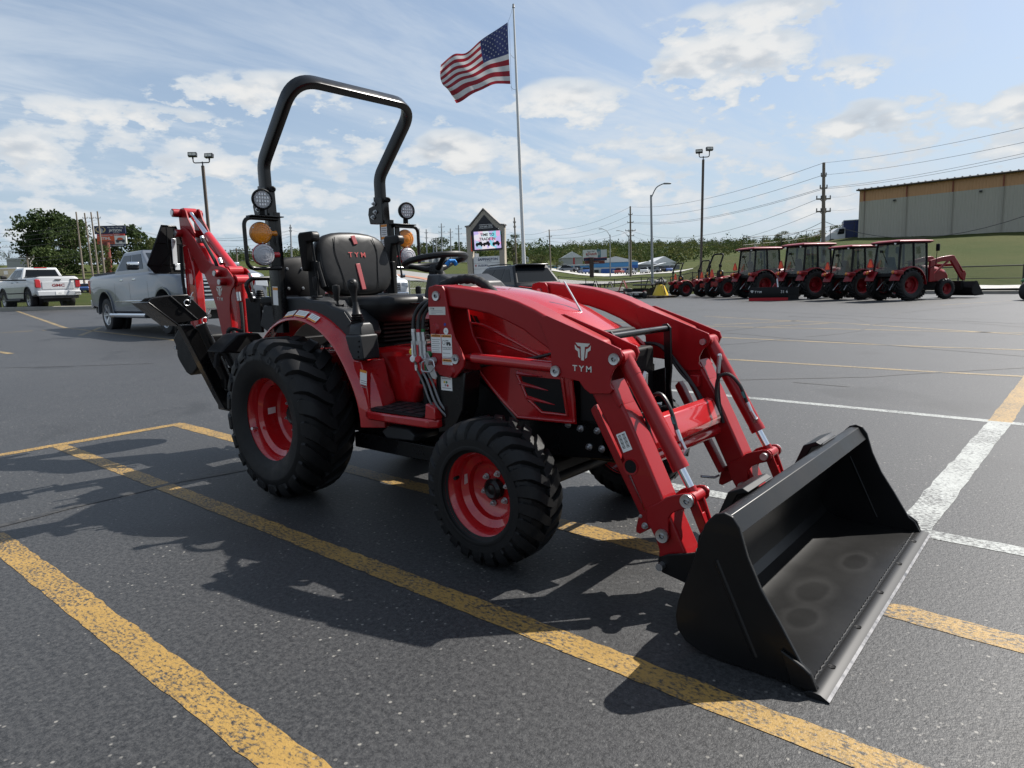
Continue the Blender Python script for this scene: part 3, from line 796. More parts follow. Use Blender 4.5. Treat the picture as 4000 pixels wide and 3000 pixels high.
# fenders -------------------------------------------------------------------
for s in (-1, 1):
    rings = []
    for k in range(31):
        a = R(148-k*(148+2)/30)
        cx, cz = .02, .43; grow = 1+.045*sstep(35, -2, math.degrees(a))
        def q(r_, y): return (cx+math.cos(a)*r_*grow, s*y, cz+math.sin(a)*r_*grow)
        wi = 1+.075*sstep(62, 5, math.degrees(a)); rings.append([q(.520*wi, .24), q(.553*wi, .33), q(.558*wi, .360), q(.550*(1+wi)/2, .385), q(.511, .430), q(.500, .432), q(.500, .424), q(.530, .385), q(.538, .33), q(.50, .24)])
    b = MB(); b.loft(rings)
    b.prism([(.48, .735), (.545, .735), (.578, .60), (.590, .505), (.545, .47), (.52, .55)], 'y', s*.26, s*.405)
    fe = b.build('fender', RED, T, .004)
    if s < 0:
        for a, w_, h_ in ((96, .085, .056), (84.5, .095, .056), (73, .075, .050)):
            a_ = R(a); rr = .543 if a > 90 else .541
            rr = .534; p = Vector((.02+math.cos(a_)*rr, -.4065, .43+math.sin(a_)*rr)); td = Vector((math.sin(a_), 0, -math.cos(a_))); nd = Vector((math.cos(a_)*.755, -.655, math.sin(a_)*.755)).normalized(); yd = nd.cross(td)
            lb = patch('warning_label', WHITE, fe, p+nd*.0015, td, yd, w_, h_*.80)
            patch('label_header', ORANGE, fe, p+nd*.0020-yd*h_*.30, td, yd, w_*.96, .009)
            for j in range(3): patch('label_print', GREYINK, fe, p+nd*.0020+yd*(h_*.24-.008*j), td, yd, w_*.8, .0022)
        patch('warning_label', WHITE, fe, (.558, -.4056, .655), (1, 0, -.12), (.12, 0, 1), .052, .072)
        patch('label_header', ORANGE, fe, (.561, -.4062, .687), (1, 0, -.12), (.12, 0, 1), .050, .012)
        for j in range(4): patch('label_print', GREYINK, fe, (.559, -.4062, .640-.010*j), (1, 0, -.12), (.12, 0, 1), .044, .003)
    # charcoal console along the fender top
    b = MB()
    pr = [(-.30, .90), (-.26, 1.02), (-.17, 1.050), (.03, 1.050), (.075, 1.036), (.235, 1.025), (.285, 1.000), (.39, .978), (.45, .915), (.47, .86), (.40, .80), (.30, .85), (.10, .93), (-.10, .955)]
    b.prism(pr, 'y', s*.20, s*.365)
    co = b.build('side_console', PLAST, T, .014, seg=3)
    MB().prism([(-.42, .89), (-.36, 1.012), (-.26, 1.014), (-.14, .97), (-.18, .93), (-.33, .85)], 'y', s*.22, s*.375).build('console_wing', PLAST, co, .012)
    MB().prism([(.30, .960), (.385, .972), (.44, .918), (.40, .895)], 'y', s*.3655, s*.3675).build('console_cheek', PLAST, co)
    MB().prism([(-.36, 1.018), (-.15, 1.018), (-.15, 1.056), (-.34, 1.056)], 'y', s*.27, s*.40).build('tool_tray', BLACKM, co, .008)

# levers ----------------------------------------------------------------------
def lever(x, y, z0, z1, lean, gr, name='lever', gl=.10):
    e = empty(name, (x, y, z0), 0, T); h = z1-z0
    MB().cyl((0, 0, 0), (lean*.55, 0, h*.5), .006, 8).build('lever_rod', BLACKM, e)
    b = MB(); b.lathe([(.001, 0), (gr*.6, .004), (gr*.72, gl*.35), (gr, gl*.72), (gr*.88, gl*.95), (.001, gl)], (lean*.6, 0, h-gl), (lean*.3, 0, 1), 14); b.build('lever_grip', VINYL, e)
    MB().box((.0, 0, .003), (.06, .035, .012)).build('lever_plate', BLACKM, e, .003)
lever(.09, -.32, 1.045, 1.155, -.005, .0155, gl=.075)
lever(.272, -.32, 1.000, 1.108, -.012, .021, gl=.085)
lever(.315, -.27, .985, 1.045, 0, .014, gl=.05)
lever(.20, .30, 1.03, 1.09, 0, .018)
j = empty('joystick', (.53, -.37, .74), 0, T)
b = MB(); b.prism([(-.015, 0), (.062, .004), (.052, .125), (-.070, .122), (-.045, .05)], 'y', -.06, .05); b.build('joystick_box', PLAST, j, .01, seg=3)
b = MB(); b.loft([[(-.058, -.045, .12), (.040, -.045, .12), (.040, .045, .12), (-.058, .045, .12)], [(-.052, -.038, .165), (.030, -.038, .17), (.030, .038, .17), (-.052, .038, .165)], [(-.045, -.028, .178), (.02, -.028, .182), (.02, .028, .182), (-.045, .028, .178)]]); b.build('joystick_cap', PLAST, j, .006)
b = MB(); b.lathe([(.033, .175), (.036, .184), (.028, .188), (.034, .196), (.026, .200), (.031, .208), (.024, .212), (.028, .220), (.022, .226), (.013, .275), (.012, .28)], (-.022, 0, 0), (-.08, 0, 1), 18); b.build('joystick_boot', VINYL, j)
b = MB(); b.lathe([(.001, .275), (.013, .276), (.014, .30), (.017, .33), (.025, .352), (.027, .370), (.022, .386), (.010, .394), (.001, .395)], (-.022, 0, 0), (-.10, 0, 1), 18); b.build('joystick_grip', VINYL, j, smooth=60)
for dx, dz in ((.006, .375), (.016, .372)): MB().sphere((-.045+dx, -.024, dz), .004, 8, 6).build('joystick_button', BLACKM, j)
for z in (.095, .07, .045, .02): MB().sphere((.045-.012*(z < .05), -.0605, z), .0055, 8, 6).build('box_screw', BLACKM, j)

# seat ------------------------------------------------------------------------
se = empty('seat', (.05, 0, .80), 0, T)
def cushion(rings, name, mat, par, sub=2): return MB().loft(rings).build(name, mat, par, sub=sub, smooth=180)
def oval(c, w, h, nd, up, n=16, e=3.2):
    c = Vector(c); up = Vector(up).normalized(); nd = Vector(nd).normalized(); rd = up.cross(nd); out = []
    for k in range(n):
        t = 2*math.pi*k/n; cs, sn = math.cos(t), math.sin(t)
        out.append(c+rd*(w*math.copysign(abs(cs)**(2/e), cs))+up*(h*math.copysign(abs(sn)**(2/e), sn)))
    return out
bk = Vector((-.20, 0, 1)).normalized(); nf = Vector((1, 0, .20)).normalized()
cen = Vector((-.055, 0, .420))
cushion([oval(cen-nf*.075, .20, .145, nf, bk), oval(cen-nf*.06, .24, .178, nf, bk), oval(cen-nf*.0, .262, .192, nf, bk), oval(cen+nf*.035, .25, .182, nf, bk), oval(cen+nf*.050, .215, .150, nf, bk)], 'backrest', VINYL, se, 1)
for z0, z1, w_ in ((.105, .155, .030), (-.155, -.005, .030)):
    b = MB(); m = cen+nf*.0505
    b.tube([m+bk*z0+Vector((0, .004, 0)), m+bk*((z0+z1)/2)+Vector((0, -.002, 0)), m+bk*z1+Vector((0, -.008, 0))], 1, sec=[(-w_/2, -.003), (w_/2, -.003), (w_/2, .003), (-w_/2, .003)], up=nf)
    b.build('backrest_stripe', STRIPE, se, .003)
text('TYM', 'seat_lettering', P('red thread', (.38, .04, .04), .6), se, cen+nf*.0512+bk*.032+Vector((0, .0, 0)), (0, 1, 0), bk, .040, .001, bold=.012, spacing=1.6, squash=1.15)
for s in (-1, 1):
    b = MB(); b.tube(catmull([cen+nf*.048+bk*.145+Vector((0, s*.13, 0)), cen+nf*.050+bk*.06+Vector((0, s*.145, 0)), cen+nf*.050+bk*-.05+Vector((0, s*.125, 0)), cen+nf*.05+bk*-.15+Vector((0, s*.11, 0))], 5), .002, 6); b.build('seat_seam', BLACK, se)
    b = MB(); b.tube(catmull([cen+nf*.020+bk*.165+Vector((0, s*.10, 0)), cen+nf*.030+bk*.12+Vector((0, s*.205, 0)), cen+nf*.034+bk*.0+Vector((0, s*.237, 0)), cen+nf*.03+bk*-.13+Vector((0, s*.215, 0))], 5), .0025, 6); b.build('seat_piping', BLACK, se)
cz = .205; cx_ = .235
def cr_(z, w, l): return oval((cx_, 0, cz+z), w, l, (0, 0, 1), (1, 0, 0))
cushion([cr_(-.105, .20, .22), cr_(-.095, .235, .255), cr_(-.03, .258, .288), cr_(.012, .262, .292), cr_(.040, .240, .270), cr_(.042, .17, .19), cr_(.026, .10, .12)], 'seat_cushion', VINYL, se, 1)
MB().tube([(cx_+.294*math.cos(t*.2618), .264*math.sin(t*.2618), cz-.004) for t in range(24)], .0035, 6, closed=True).build('cushion_welt', BLACK, se)
b = MB()
for i in range(5): b.bb(.02+.004*(i % 2), .38-.004*(i % 2), -.16, .16, .0+i*.022, .018+i*.022)
b.bb(-.06, .40, -.19, .19, .112, .145); b.bb(.0, .42, -.13, .13, -.035, -.004); b.build('seat_suspension', BLACKM, se, .006)
b = MB(); b.lathe([(.001, -.012), (.026, -.012), (.033, -.004), (.033, .012), (.028, .02)], (.33, -.215, .115), (0, 1, 0), 20); b.build('suspension_knob', BLACK, se)
for s in (-1, 1):
    pts_ = [(-.092, .592), (.020, .592), (.034, .575), (.034, .548), (.020, .538), (-.030, .538), (-.052, .40), (-.060, .385), (-.085, .388), (-.105, .55), (-.105, .578)]
    MB().prism(pts_, 'y', s*.268, s*.318).build('armrest', VINYL, se, .012, seg=3)
    MB().tube([(-.01, s*.293, .54), (.005, s*.293, .44), (.02, s*.293, .34)], .006, 6).build('armrest_stay', BLACKM, se)
    b = MB(); b.bb(-.085, -.02, s*.27-.012, s*.27+.012, .15, .44); b.build('seat_bracket', BLACKM, se, .005)
b = MB(); b.tube([(.04, -.30, .43), (.045, -.30, .40), (.07, -.29, .30)], .011, 8); b.build('belt_buckle', BLACKM, se)
b = MB(); b.prism([(.30, .24), (.36, .26), (.37, .285), (.31, .275)], 'y', .225, .26); b.build('belt_latch', REDD, se, .003)
b = MB()
b.loft([oval((-.62, 0, 1.14), .16, .13, (1, 0, 0), (0, 0, 1)), oval((-.60, 0, 1.14), .18, .15, (1, 0, 0), (0, 0, 1)), oval((-.55, 0, 1.14), .18, .155, (1, 0, 0), (0, 0, 1)), oval((-.53, 0, 1.14), .165, .14, (1, 0, 0), (0, 0, 1))]); bs = b.build('backhoe_seat', BLACKM, T, smooth=60)
MB().bb(-.60, -.53, -.13, .13, .74, 1.02).build('seat_support', BLACKM, bs, .01)
MB().loft([oval((-.76, 0, .97), .19, .17, (0, 0, 1), (1, 0, 0)), oval((-.76, 0, 1.03), .2, .18, (0, 0, 1), (1, 0, 0))]).build('seat_pad', VINYL, bs, .02)
bolts('seat_bolt', bs, [(-.5295, y, z) for y, z in ((-.10, 1.22), (.0, 1.22), (-.10, 1.10), (0, 1.10))], (1, 0, 0), .007, .006)

LGLASS = P('lamp glass', (.9, .9, .9), .03, alpha=.12)
# roll bar ----------------------------------------------------------------------
rb_ = empty('roll_bar', (0, 0, 0), 0, T)
sec = rsec(.042, .072, .008)
ctr = [(-.208, -.391, 1.52), (-.208, -.391, 1.745), (.028, -.391, 1.975), (.165, -.30, 2.13), (.165, .30, 2.13), (.028, .391, 1.975), (-.208, .391, 1.745), (-.208, .391, 1.52)]
ctr = [(-.208, -.391, 1.52), (-.208, -.391, 1.765), (.135, -.391, 2.128), (.135, .391, 2.128), (-.208, .391, 1.765), (-.208, .391, 1.52)]
pth = fillet(ctr, [.11, .135, .135, .11], 9)
b = MB(); rings = []
for i, p in enumerate(pth):
    t = (pth[min(i+1, len(pth)-1)]-pth[max(i-1, 0)]).normalized()
    # section: wide side lies in the hoop's depth direction
    lean = sstep(1.70, 1.85, p.z)
    dep = Vector((1, 0, 0)).lerp(Vector((.72, 0, -.69)), lean); dep = (dep-t*dep.dot(t)).normalized(); wid = t.cross(dep)
    rings.append([p+wid*q[0]+dep*q[1] for q in sec])
b.loft(rings); b.build('upper_hoop', BLACK, rb_, smooth=40)
for s in (-1, 1):
    b = MB(); b.tube([(-.163, s*.391, .86), (-.163, s*.391, 1.50)], 1, sec=rsec(.042, .095, .006), up=(1, 0, 0)); b.tube([(-.212, s*.391, 1.49), (-.205, s*.391, 1.645)], 1, sec=rsec(.052, .085, .006), up=(1, 0, 0)); b.build('roll_bar_post', BLACK, rb_, smooth=40)
    b = MB(); b.prism([(-.245, 1.635), (-.235, 1.60), (-.295, 1.585), (-.305, 1.545), (-.29, 1.485), (-.16, 1.48), (-.165, 1.64)], 'y', s*.362, s*.420); b.build('hinge_plate', BLACK, rb_, .004)
    hb = ((-.235, 1.605), (-.225, 1.555), (-.25, 1.525))
    bolts('hinge_bolt', rb_, [(x, s*.361, z) for x, z in hb], (0, -s, 0), .010, .013); bolts('hinge_bolt', rb_, [(x, s*.4205, z) for x, z in hb], (0, s, 0), .010, .010)
    b = MB(); b.cyl((-.165, s*.391, 1.618), (-.145, s*.391, 1.622), .008, 10); b.lathe([(.001, 0), (.012, .0), (.016, .005), (.016, .018), (.012, .022), (.004, .022), (.001, .016)], (-.145, s*.391, 1.622), (.9, -.25, -.05), 16); b.build('hinge_knob', BLACKM, rb_)
    if s > 0:
        patch('warning_label', WHITE, rb_, (-.165, .3695, 1.40), (1, 0, 0), (0, 0, 1), .058, .15)
        for z in (1.467, 1.393): patch('label_header', ORANGE, rb_, (-.165, .3688, z), (1, 0, 0), (0, 0, 1), .056, .014)
        for z in (1.45, 1.438, 1.426, 1.414, 1.37, 1.36, 1.345): patch('label_print', GREYINK, rb_, (-.165, .3688, z), (1, 0, 0), (0, 0, 1), .046, .004)
    else:
        patch('warning_label', WHITE, rb_, (-.16, -.4122, 1.06), (1, 0, -.05), (.05, 0, 1), .05, .10)
        patch('label_header', ORANGE, rb_, (-.155, -.4128, 1.098), (1, 0, -.05), (.05, 0, 1), .048, .014)
    # lamp guard and lamps
    gd = MB(); o_ = s
    gd.tube(fillet([(-.10, o_*.40, 1.462), (-.10, o_*.592, 1.462), (-.10, o_*.592, 1.205), (-.10, o_*.40, 1.205)], .045, 6), .0105, 10)
    gd.bb(-.135, -.075, min(o_*.375, o_*.56), max(o_*.375, o_*.56), 1.470, 1.476)
    gd.bb(-.118, -.108, min(o_*.412, o_*.448), max(o_*.412, o_*.448), 1.20, 1.47); gd.build('lamp_guard', BLACK, T, .002)
    ts = empty('turn_signal', (-.115, s*.495, 1.388), 0, T); ts.rotation_euler = (0, 0, R(-8))
    def lamp(e, lens, body, r=.057):
        MB().lathe([(.001, -.035), (r*.8, -.033), (r*1.0, -.012), (r*1.02, .004), (r*.98, .008)], (0, 0, 0), (1, 0, 0), 28).build('lamp_body', body, e)
        MB().lathe([(r*.97, .0082), (r*.93, .016), (r*.75, .022), (r*.72, .0205), (r*.5, .0245), (r*.48, .023), (r*.25, .026), (.001, .027)], (0, 0, 0), (1, 0, 0), 28).build('lamp_lens', lens, e)
        for a in (30, 150, 270): MB().sphere((.0165, math.cos(R(a))*r*.9, math.sin(R(a))*r*.9), .004, 8, 5).build('lens_screw', STEEL, e)
        MB().cyl((-.005, -s*r*.9, 0), (-.005, -s*(r+.03), 0), .014, 12).build('lamp_stem', body, e)
    lamp(ts, AMBER, AMBER)
    tl = empty('tail_light', (-.105, s*.495, 1.276), 0, T); tl.rotation_euler = (0, 0, R(-8))
    lamp(tl, CLEARL, REDL)
    wl = empty('work_light', (-.085, s*.49, 1.557), 0, T); wl.rotation_euler = (0, R(4), R(-14))
    MB().lathe([(.001, -.042), (.036, -.040), (.048, -.02), (.053, .0), (.0535, .012), (.050, .016), (.044, .016), (.0425, .010)], (0, 0, 0), (1, 0, 0), 32).build('lamp_housing', BLACKM, wl)
    MB().lathe([(.043, .009), (.001, .009)], (0, 0, 0), (1, 0, 0), 32).build('lamp_reflector', LAMPIN, wl)
    for i, (n, z) in enumerate(((3, .026), (5, .009), (5, -.008), (3, -.025))):
        for k in range(n):
            yy = (k-(n-1)/2)*.0135; MB().box((.0115, yy, z), (.004, .0095, .0115), None, 0, .6).build('lamp_led', LED, wl)
    MB().lathe([(.043, .0145), (.001, .0155)], (0, 0, 0), (1, 0, 0), 32).build('lamp_glass', LGLASS, wl)
    b = MB(); b.box((-.012, 0, -.062), (.022, .026, .03)); b.bb(-.02, .01, -.02, .02, -.082, -.077); b.build('lamp_bracket', BLACKM, wl, .003)

# ------------------------------------------------------------------ loader
EMB = [[(.05, 1), (.95, 1), (.80, .82), (.63, .80), (.585, .0), (.415, .0), (.37, .80), (.20, .82)],
       [(0, .90), (.155, .72), (.30, .66), (.35, .10), (.235, .20), (.20, .50), (.03, .62)], [(1, .90), (.845, .72), (.70, .66), (.65, .10), (.765, .20), (.80, .50), (.97, .62)]]
def emblem(par, c, xd, yd, w, h, mat, depth=.0006):
    xd = Vector(xd).normalized(); yd = Vector(yd).normalized(); nd = xd.cross(yd); b = MB(); c = Vector(c)
    for poly in EMB: b.add([c+xd*((p[0]-.5)*w)+yd*((p[1]-.5)*h)+nd*depth for p in poly], [tuple(range(len(poly)))])
    return b.build('emblem', mat, par, smooth=0)
towp = [(1.066, 1.080), (1.106, 1.088), (1.145, 1.083), (1.160, 1.063), (1.173, .995), (1.183, .938), (1.203, .870), (1.234, .823), (1.258, .776), (1.253, .746), (1.228, .721), (1.199, .697), (1.164, .695), (1.108, .704), (1.081, .727), (1.069, .767), (1.062, .867), (1.057, .996), (1.060, 1.062)]
armU = [(1.11, 1.087), (1.267, 1.070), (1.425, 1.046), (1.542, 1.015), (1.621, .986), (1.70, .950), (1.90, .87), (1.95, .80), (1.85, .74), (1.74, .80), (1.703, .825), (1.639, .862), (1.567, .905), (1.48, .939), (1.39, .966), (1.262, .985), (1.158, .995), (1.10, 1.03)]
knee = [(1.654, .941), (1.668, .959), (1.690, .961), (1.863, .900), (2.003, .848), (2.012, .824), (2.000, .797), (1.977, .776), (1.963, .747), (1.962, .718), (1.973, .706), (1.961, .689), (1.879, .683), (1.854, .698), (1.83, .725), (1.784, .731), (1.721, .736), (1.708, .757), (1.705, .826)]
armL = [(1.862, .70), (1.968, .70), (2.022, .614), (2.062, .535), (2.080, .500), (2.158, .339), (2.245, .165), (2.252, .150), (2.140, .125), (2.141, .155), (2.114, .227), (2.004, .452), (1.934, .582)]
brk = [(2.10, .30), (2.13, .318), (2.159, .337), (2.173, .351), (2.197, .362), (2.243, .378), (2.262, .379), (2.276, .366), (2.276, .345), (2.268, .333), (2.252, .327), (2.222, .316), (2.197, .300), (2.184, .280), (2.184, .245), (2.187, .210), (2.176, .192), (2.160, .186), (2.140, .193), (2.125, .215), (2.10, .26)]
LD = []
for s in (-1, 1):
    def sy(a, b): return (s*a, s*b)
    tw = empty('loader_tower', (0, 0, 0), 0, T)
    MB().prism(towp, 'y', *sy(.408, .42)).build('tower_plate', REDM, tw, .003)
    MB().prism(towp, 'y', *sy(.29, .302)).build('tower_plate', REDM, tw, .003)
    b = MB(); b.prism([(1.07, 1.04), (1.085, 1.06), (1.085, .75), (1.075, .75)], 'y', *sy(.30, .41)); b.build('tower_web', REDM, tw)
    def pin(par, x, z, y0, y1, r=.013, cap=True):
        b = MB(); b.cyl((x, s*y0, z), (x, s*y1, z), r, 18)
        b.build('pin', STEEL, par)
        if cap:
            b = MB(); b.lathe([(r*.55, .004), (r*.6, .0), (r*1.0, .0), (r*1.55, .001), (r*1.6, -.006)], (x, s*y1+s*.006, z), (0, s, 0), 22); b.lathe([(.0005, .001), (r*.55, .001)], (x, s*y1+s*.002, z), (0, s, 0), 18); b.build('pin_washer', STEEL, par)
    pin(tw, 1.112, 1.042, .28, .42); pin(tw, 1.211, .778, .28, .42)
    for x, z, r_ in ((1.097, .903, .022), (1.179, .722, .022)): MB().lathe([(.001, .011), (r_*.8, .011), (r_, .003), (r_*1.15, -.001)], (x, s*.4205, z), (0, s, 0), 22).build('boss', REDM, tw)
    b = MB(); b.cyl((1.083, s*.42, .766), (1.075, s*.462, .764), .016, 16); b.build('latch_pin', STEEL, tw)
    b = MB(); b.tube(fillet([(1.075, s*.455, .775), (1.045, s*.462, .76), (1.04, s*.462, .722), (1.10, s*.462, .722), (1.125, s*.462, .745), (1.11, s*.455, .772), (1.08, s*.455, .775)], .012, 4), .0028, 8); b.build('latch_ring', STEEL, tw)
    b = MB(); b.prism([(1.03, .80), (1.05, .80), (1.10, .70), (1.09, .685), (1.07, .69), (1.035, .74)], 'y', *sy(.425, .43)); b.build('latch_plate', STEEL, tw, .001)
    if s < 0:
        def lab(x0, x1, z0, z1, y=-.4203, mat=WHITE, nm='warning_label'): return MB().bb(x0, x1, y-.0004, y, z0, z1).build(nm, mat, tw, smooth=0)
        lab(1.060, 1.162, .962, .996, mat=SILVERD, nm='model_plate'); text('TYM', 'plate_lettering', INK, tw, (1.084, -.4208, .985), (1, 0, 0), (0, 0, 1), .010, bold=.02, spacing=1.3)
        for z, w_ in ((.979, .07), (.973, .075), (.966, .03)): MB().bb(1.075, 1.075+w_, -.4209, -.4206, z, z+.0016).build('plate_print', GREYINK, tw, smooth=0)
        for x0, x1, z0, z1, rows in ((1.066, 1.127, .800, .880, 7), (1.131, 1.192, .780, .880, 5), (1.130, 1.191, .751, .777, 2)):
            lab(x0, x1, z0, z1); MB().bb(x0+.0015, x1-.0015, -.4211, -.4207, z1-.0125, z1-.0015).build('label_header', ORANGE, tw, smooth=0)
            text('WARNING', 'label_lettering', INK, tw, ((x0+x1)/2+.005, -.4211, z1-.0105), (1, 0, 0), (0, 0, 1), .0095, bold=.015)
            MB().add([(x0+.008, -.4213, z1-.0105), (x0+.016, -.4213, z1-.0105), (x0+.012, -.4213, z1-.003)], [(0, 1, 2)]).build('warning_triangle', INK, tw, smooth=0)
            dz = (z1-z0-.018)/rows if rows > 2 else .006
            for q in range(rows):
                if rows == 5 and q < 2: continue
                MB().bb(x0+.005, x1-.006-.006*(q % 2), -.4211, -.4207, z0+.003+dz*(rows-1-q), z0+.003+dz*(rows-1-q)+.0022).build('label_print', GREYINK, tw, smooth=0)
        b = MB(); b.tube([(1.144+.009*math.cos(t*.52), -.4212, .846+.009*math.sin(t*.52)) for t in range(12)], .0008, 4, closed=True); b.bb(1.160, 1.182, -.4213, -.421, .840, .848); b.cyl((1.165, -.421, .838), (1.165, -.4214, .838), .005, 10); b.cyl((1.180, -.421, .838), (1.180, -.4214, .838), .006, 10); b.bb(1.155, 1.172, -.4213, -.421, .852, .855); b.build('label_pictogram', INK, tw, smooth=0)
        text('Crushing Hazard', 'label_lettering', INK, tw, (1.1615, -.4211, .822), (1, 0, 0), (0, 0, 1), .0085)
        MB().cyl((1.156, -.4203, .922), (1.156, -.4208, .922), .0065, 16).build('blue_dot', BLUED, tw)
        b = MB(); b.lathe([(.001, .0006), (.014, .0006), (.014, 0)], (1.160, -.4203, .894), (0, -1, 0), 20); o = b.build('oval_label', WHITE, tw); text('OK', 'label_lettering', GREYINK, tw, (1.160, -.4212, .891), (1, 0, 0), (0, 0, 1), .008)
        lb = MB().bb(1.095, 1.163, -.4015, -.401, .636, .695).build('coupler_label', WHITE, tw, smooth=0)
        for x, z, m in ((1.117, .672, YELD), (1.130, .672, GREEND), (1.123, .659, GREYINK), (1.136, .658, REDD)): MB().cyl((x, -.4016, z), (x, -.4020, z), .0055, 14).build('coupler_dot', m, tw)
        for z in (.686, .645): MB().bb(1.102, 1.156, -.402, -.4016, z, z+.003).build('label_print', GREYINK, tw, smooth=0)
    # arm
    ar = empty('loader_arm', (0, 0, 0), 0, T)
    MB().prism(armU, 'y', *sy(.305, .405)).build('upper_arm', REDM, ar, .008, seg=3)
    for a in (.405, .293): MB().prism(knee, 'y', *sy(a, a+.010)).build('knee_plate', REDM, ar, .002)
    MB().prism(armL, 'y', *sy(.303, .400)).build('lower_arm', REDM, ar, .008, seg=3)
    for a in (.401, .290): MB().prism(brk, 'y', *sy(a, a+.011)).build('bracket_plate', REDM, ar, .003)
    MB().prism([(1.955, .735), (1.975, .70), (2.0, .65), (1.99, .64), (1.945, .70)], 'y', *sy(.31, .405)).build('knee_gusset', REDM, ar, .003)
    pin(ar, 1.982, .813, .28, .418); pin(ar, 1.729, .757, .28, .418); pin(ar, 2.253, .354, .27, .415, .015); pin(ar, 2.163, .215, .27, .415, .015)
    if s < 0:
        emblem(ar, (1.850, -.4160, .833), (1, 0, -.03), (.03, 0, 1), .070, .062, SILVERD)
        text('TYM', 'arm_lettering', SILVERD, ar, (1.846, -.4160, .762), (1, 0, -.02), (.02, 0, 1), .030, bold=.022, spacing=1.45, squash=1.15)
        bl = Vector((.43, 0, -.90)).normalized(); pr = Vector((.90, 0, .43))
        c = Vector((2.008, -.4005, .520)); patch('barcode_label', WHITE, ar, c, pr, -bl, .040, .068)
        for kx in (-.009, .009):
            for q in range(11): patch('barcode', INK, ar, c+pr*kx+bl*(-.026+.0047*q), pr, -bl, .012, .0018+.0012*(q % 3 == 0), .0009)
        MB().lathe([(.024, -.03), (.024, .002), (.030, .003), (.031, -.004)], (2.033, -.4005, .435), (0, -1, 0), 24).build('tube_collar', REDM, ar)
        MB().lathe([(.001, 0), (.0245, 0)], (2.033, -.4008, .435), (0, -1, 0), 24).build('tube_mouth', BLACKM, ar)
    # parking stand folded along the arm
    b = MB(); b.prism([(1.838, .612), (1.856, .632), (1.872, .612), (2.070, .255), (2.046, .243), (1.842, .60)], 'y', *sy(.315, .355)); b.prism([(2.045, .262), (2.10, .285), (2.10, .215), (2.045, .178), (2.030, .182), (2.030, .20)], 'y', *sy(.355, .362)); b.build('parking_stand', REDM, ar, .003)
    bolts('stand_bolt', ar, [(2.068, s*.362, .215)], (0, s, 0), .009, .012); bolts('stand_bolt', ar, [(2.050, s*.362, .247)], (0, s, 0), .005, .007)
    if s > 0:
        b = MB(); b.tube([(2.05, .31, .235), (2.04, .285, .23), (2.0, .24, .24)], .006, 8); b.build('stand_pin', STEEL, ar)
        b = MB(); b.bb(1.93, 1.97, .272, .30, .62, .67); b.build('hose_clamp', REDM, ar, .004)
    # bucket cylinder
    cy = empty('bucket_cylinder', (0, 0, 0), 0, T); A = Vector((1.982, s*.353, .813)); B = Vector((2.253, s*.353, .354)); D_ = (B-A).normalized()
    b = MB(); b.cyl(A+D_*.0, A+D_*.425, .0285, 22); b.cyl(A+D_*.405, A+D_*.432, .0300, 22); b.cyl(A+D_*.055, A+D_*.075, .0298, 22); b.cyl(A-Vector((0, .035, 0)), A+Vector((0, .035, 0)), .026, 18); b.build('barrel', REDM, cy)
    b = MB(); b.cyl(A+D_*.42, B-D_*.02, .0148, 18); b.build('rod', CHROME, cy)
    b = MB(); b.cyl(B-Vector((0, .035, 0)), B+Vector((0, .035, 0)), .0215, 18); b.cyl(B-D_*.035, B, .018, 14); b.build('rod_eye', REDM, cy)
    k_ = -s      # fittings sit on the inner side
    q = A+D_*.395+Vector((.012, k_*.024, .010)); b = MB(); b.cyl(q, q+Vector((.008, k_*.012, .020)), .0085, 6); b.cyl(q+Vector((.006, k_*.010, .016)), q+Vector((-.014, k_*.012, .050)), .0075, 6); b.cyl(q+Vector((-.014, k_*.012, .046)), q+Vector((-.030, k_*.014, .082)), .009, 12); b.build('fitting', STEEL, cy)
    q2 = A+D_*.095+Vector((.012, k_*.024, .004)); b = MB(); b.cyl(q2, q2+Vector((.002, k_*.015, .024)), .0085, 6); b.cyl(q2+Vector((.002, k_*.015, .02)), q2+Vector((-.002, k_*.018, -.055)), .009, 10); b.build('fitting', STEEL, cy)
    h = q+Vector((-.030, k_*.014, .082)); g = q2+Vector((-.002, k_*.018, -.055))
    MB().tube(catmull([h, h+Vector((-.028, k_*.008, .07)), h+Vector((-.07, k_*.02, .115)), h+Vector((-.11, k_*.03, .10)), h+Vector((-.12, k_*.03, .03)), h+Vector((-.105, k_*.03, -.05))], 6), .0075, 8).build('hose', HOSE, cy)
    MB().tube(catmull([g, g+Vector((.004, k_*.003, -.08)), g+Vector((.015, k_*.01, -.15)), g+Vector((.03, k_*.01, -.21))], 6), .0075, 8).build('hose', HOSE, cy)
    MB().cyl(h+Vector((-.008, k_*.002, .02)), h+Vector((-.018, k_*.005, .045)), .0080, 10).build('hose_band', P('teal band', (.04, .22, .22), .5), cy)
    # link to the bucket
    lk = MB(); E_ = Vector((2.312, s*.353, .205)); dl = (E_-B).normalized()
    for dy in (-.024, .024): lk.tube([B+Vector((0, dy*1.15, 0)), B.lerp(E_, .3)+Vector((0, dy, 0)), E_+Vector((0, dy*.6, 0))], [1, 1, 1], sec=[(-.006, -.017), (.006, -.017), (.006, .017), (-.006, .017)], up=(1, 0, .4))
    lk.tube([B.lerp(E_, .35), E_], 1, sec=[(-.016, -.010), (.016, -.010), (.016, .010), (-.016, .010)], up=(1, 0, .4))
    lk.build('tilt_link', REDM, T, .003)
    # lift cylinder
    cy = empty('lift_cylinder', (0, 0, 0), 0, T); A = Vector((1.215, s*.353, .780)); B = Vector((1.729, s*.353, .757))
    b = MB(); b.cyl((1.272, s*.375, .781), (1.70, s*.375, .764), .0225, 22); b.build('barrel', RED, cy)
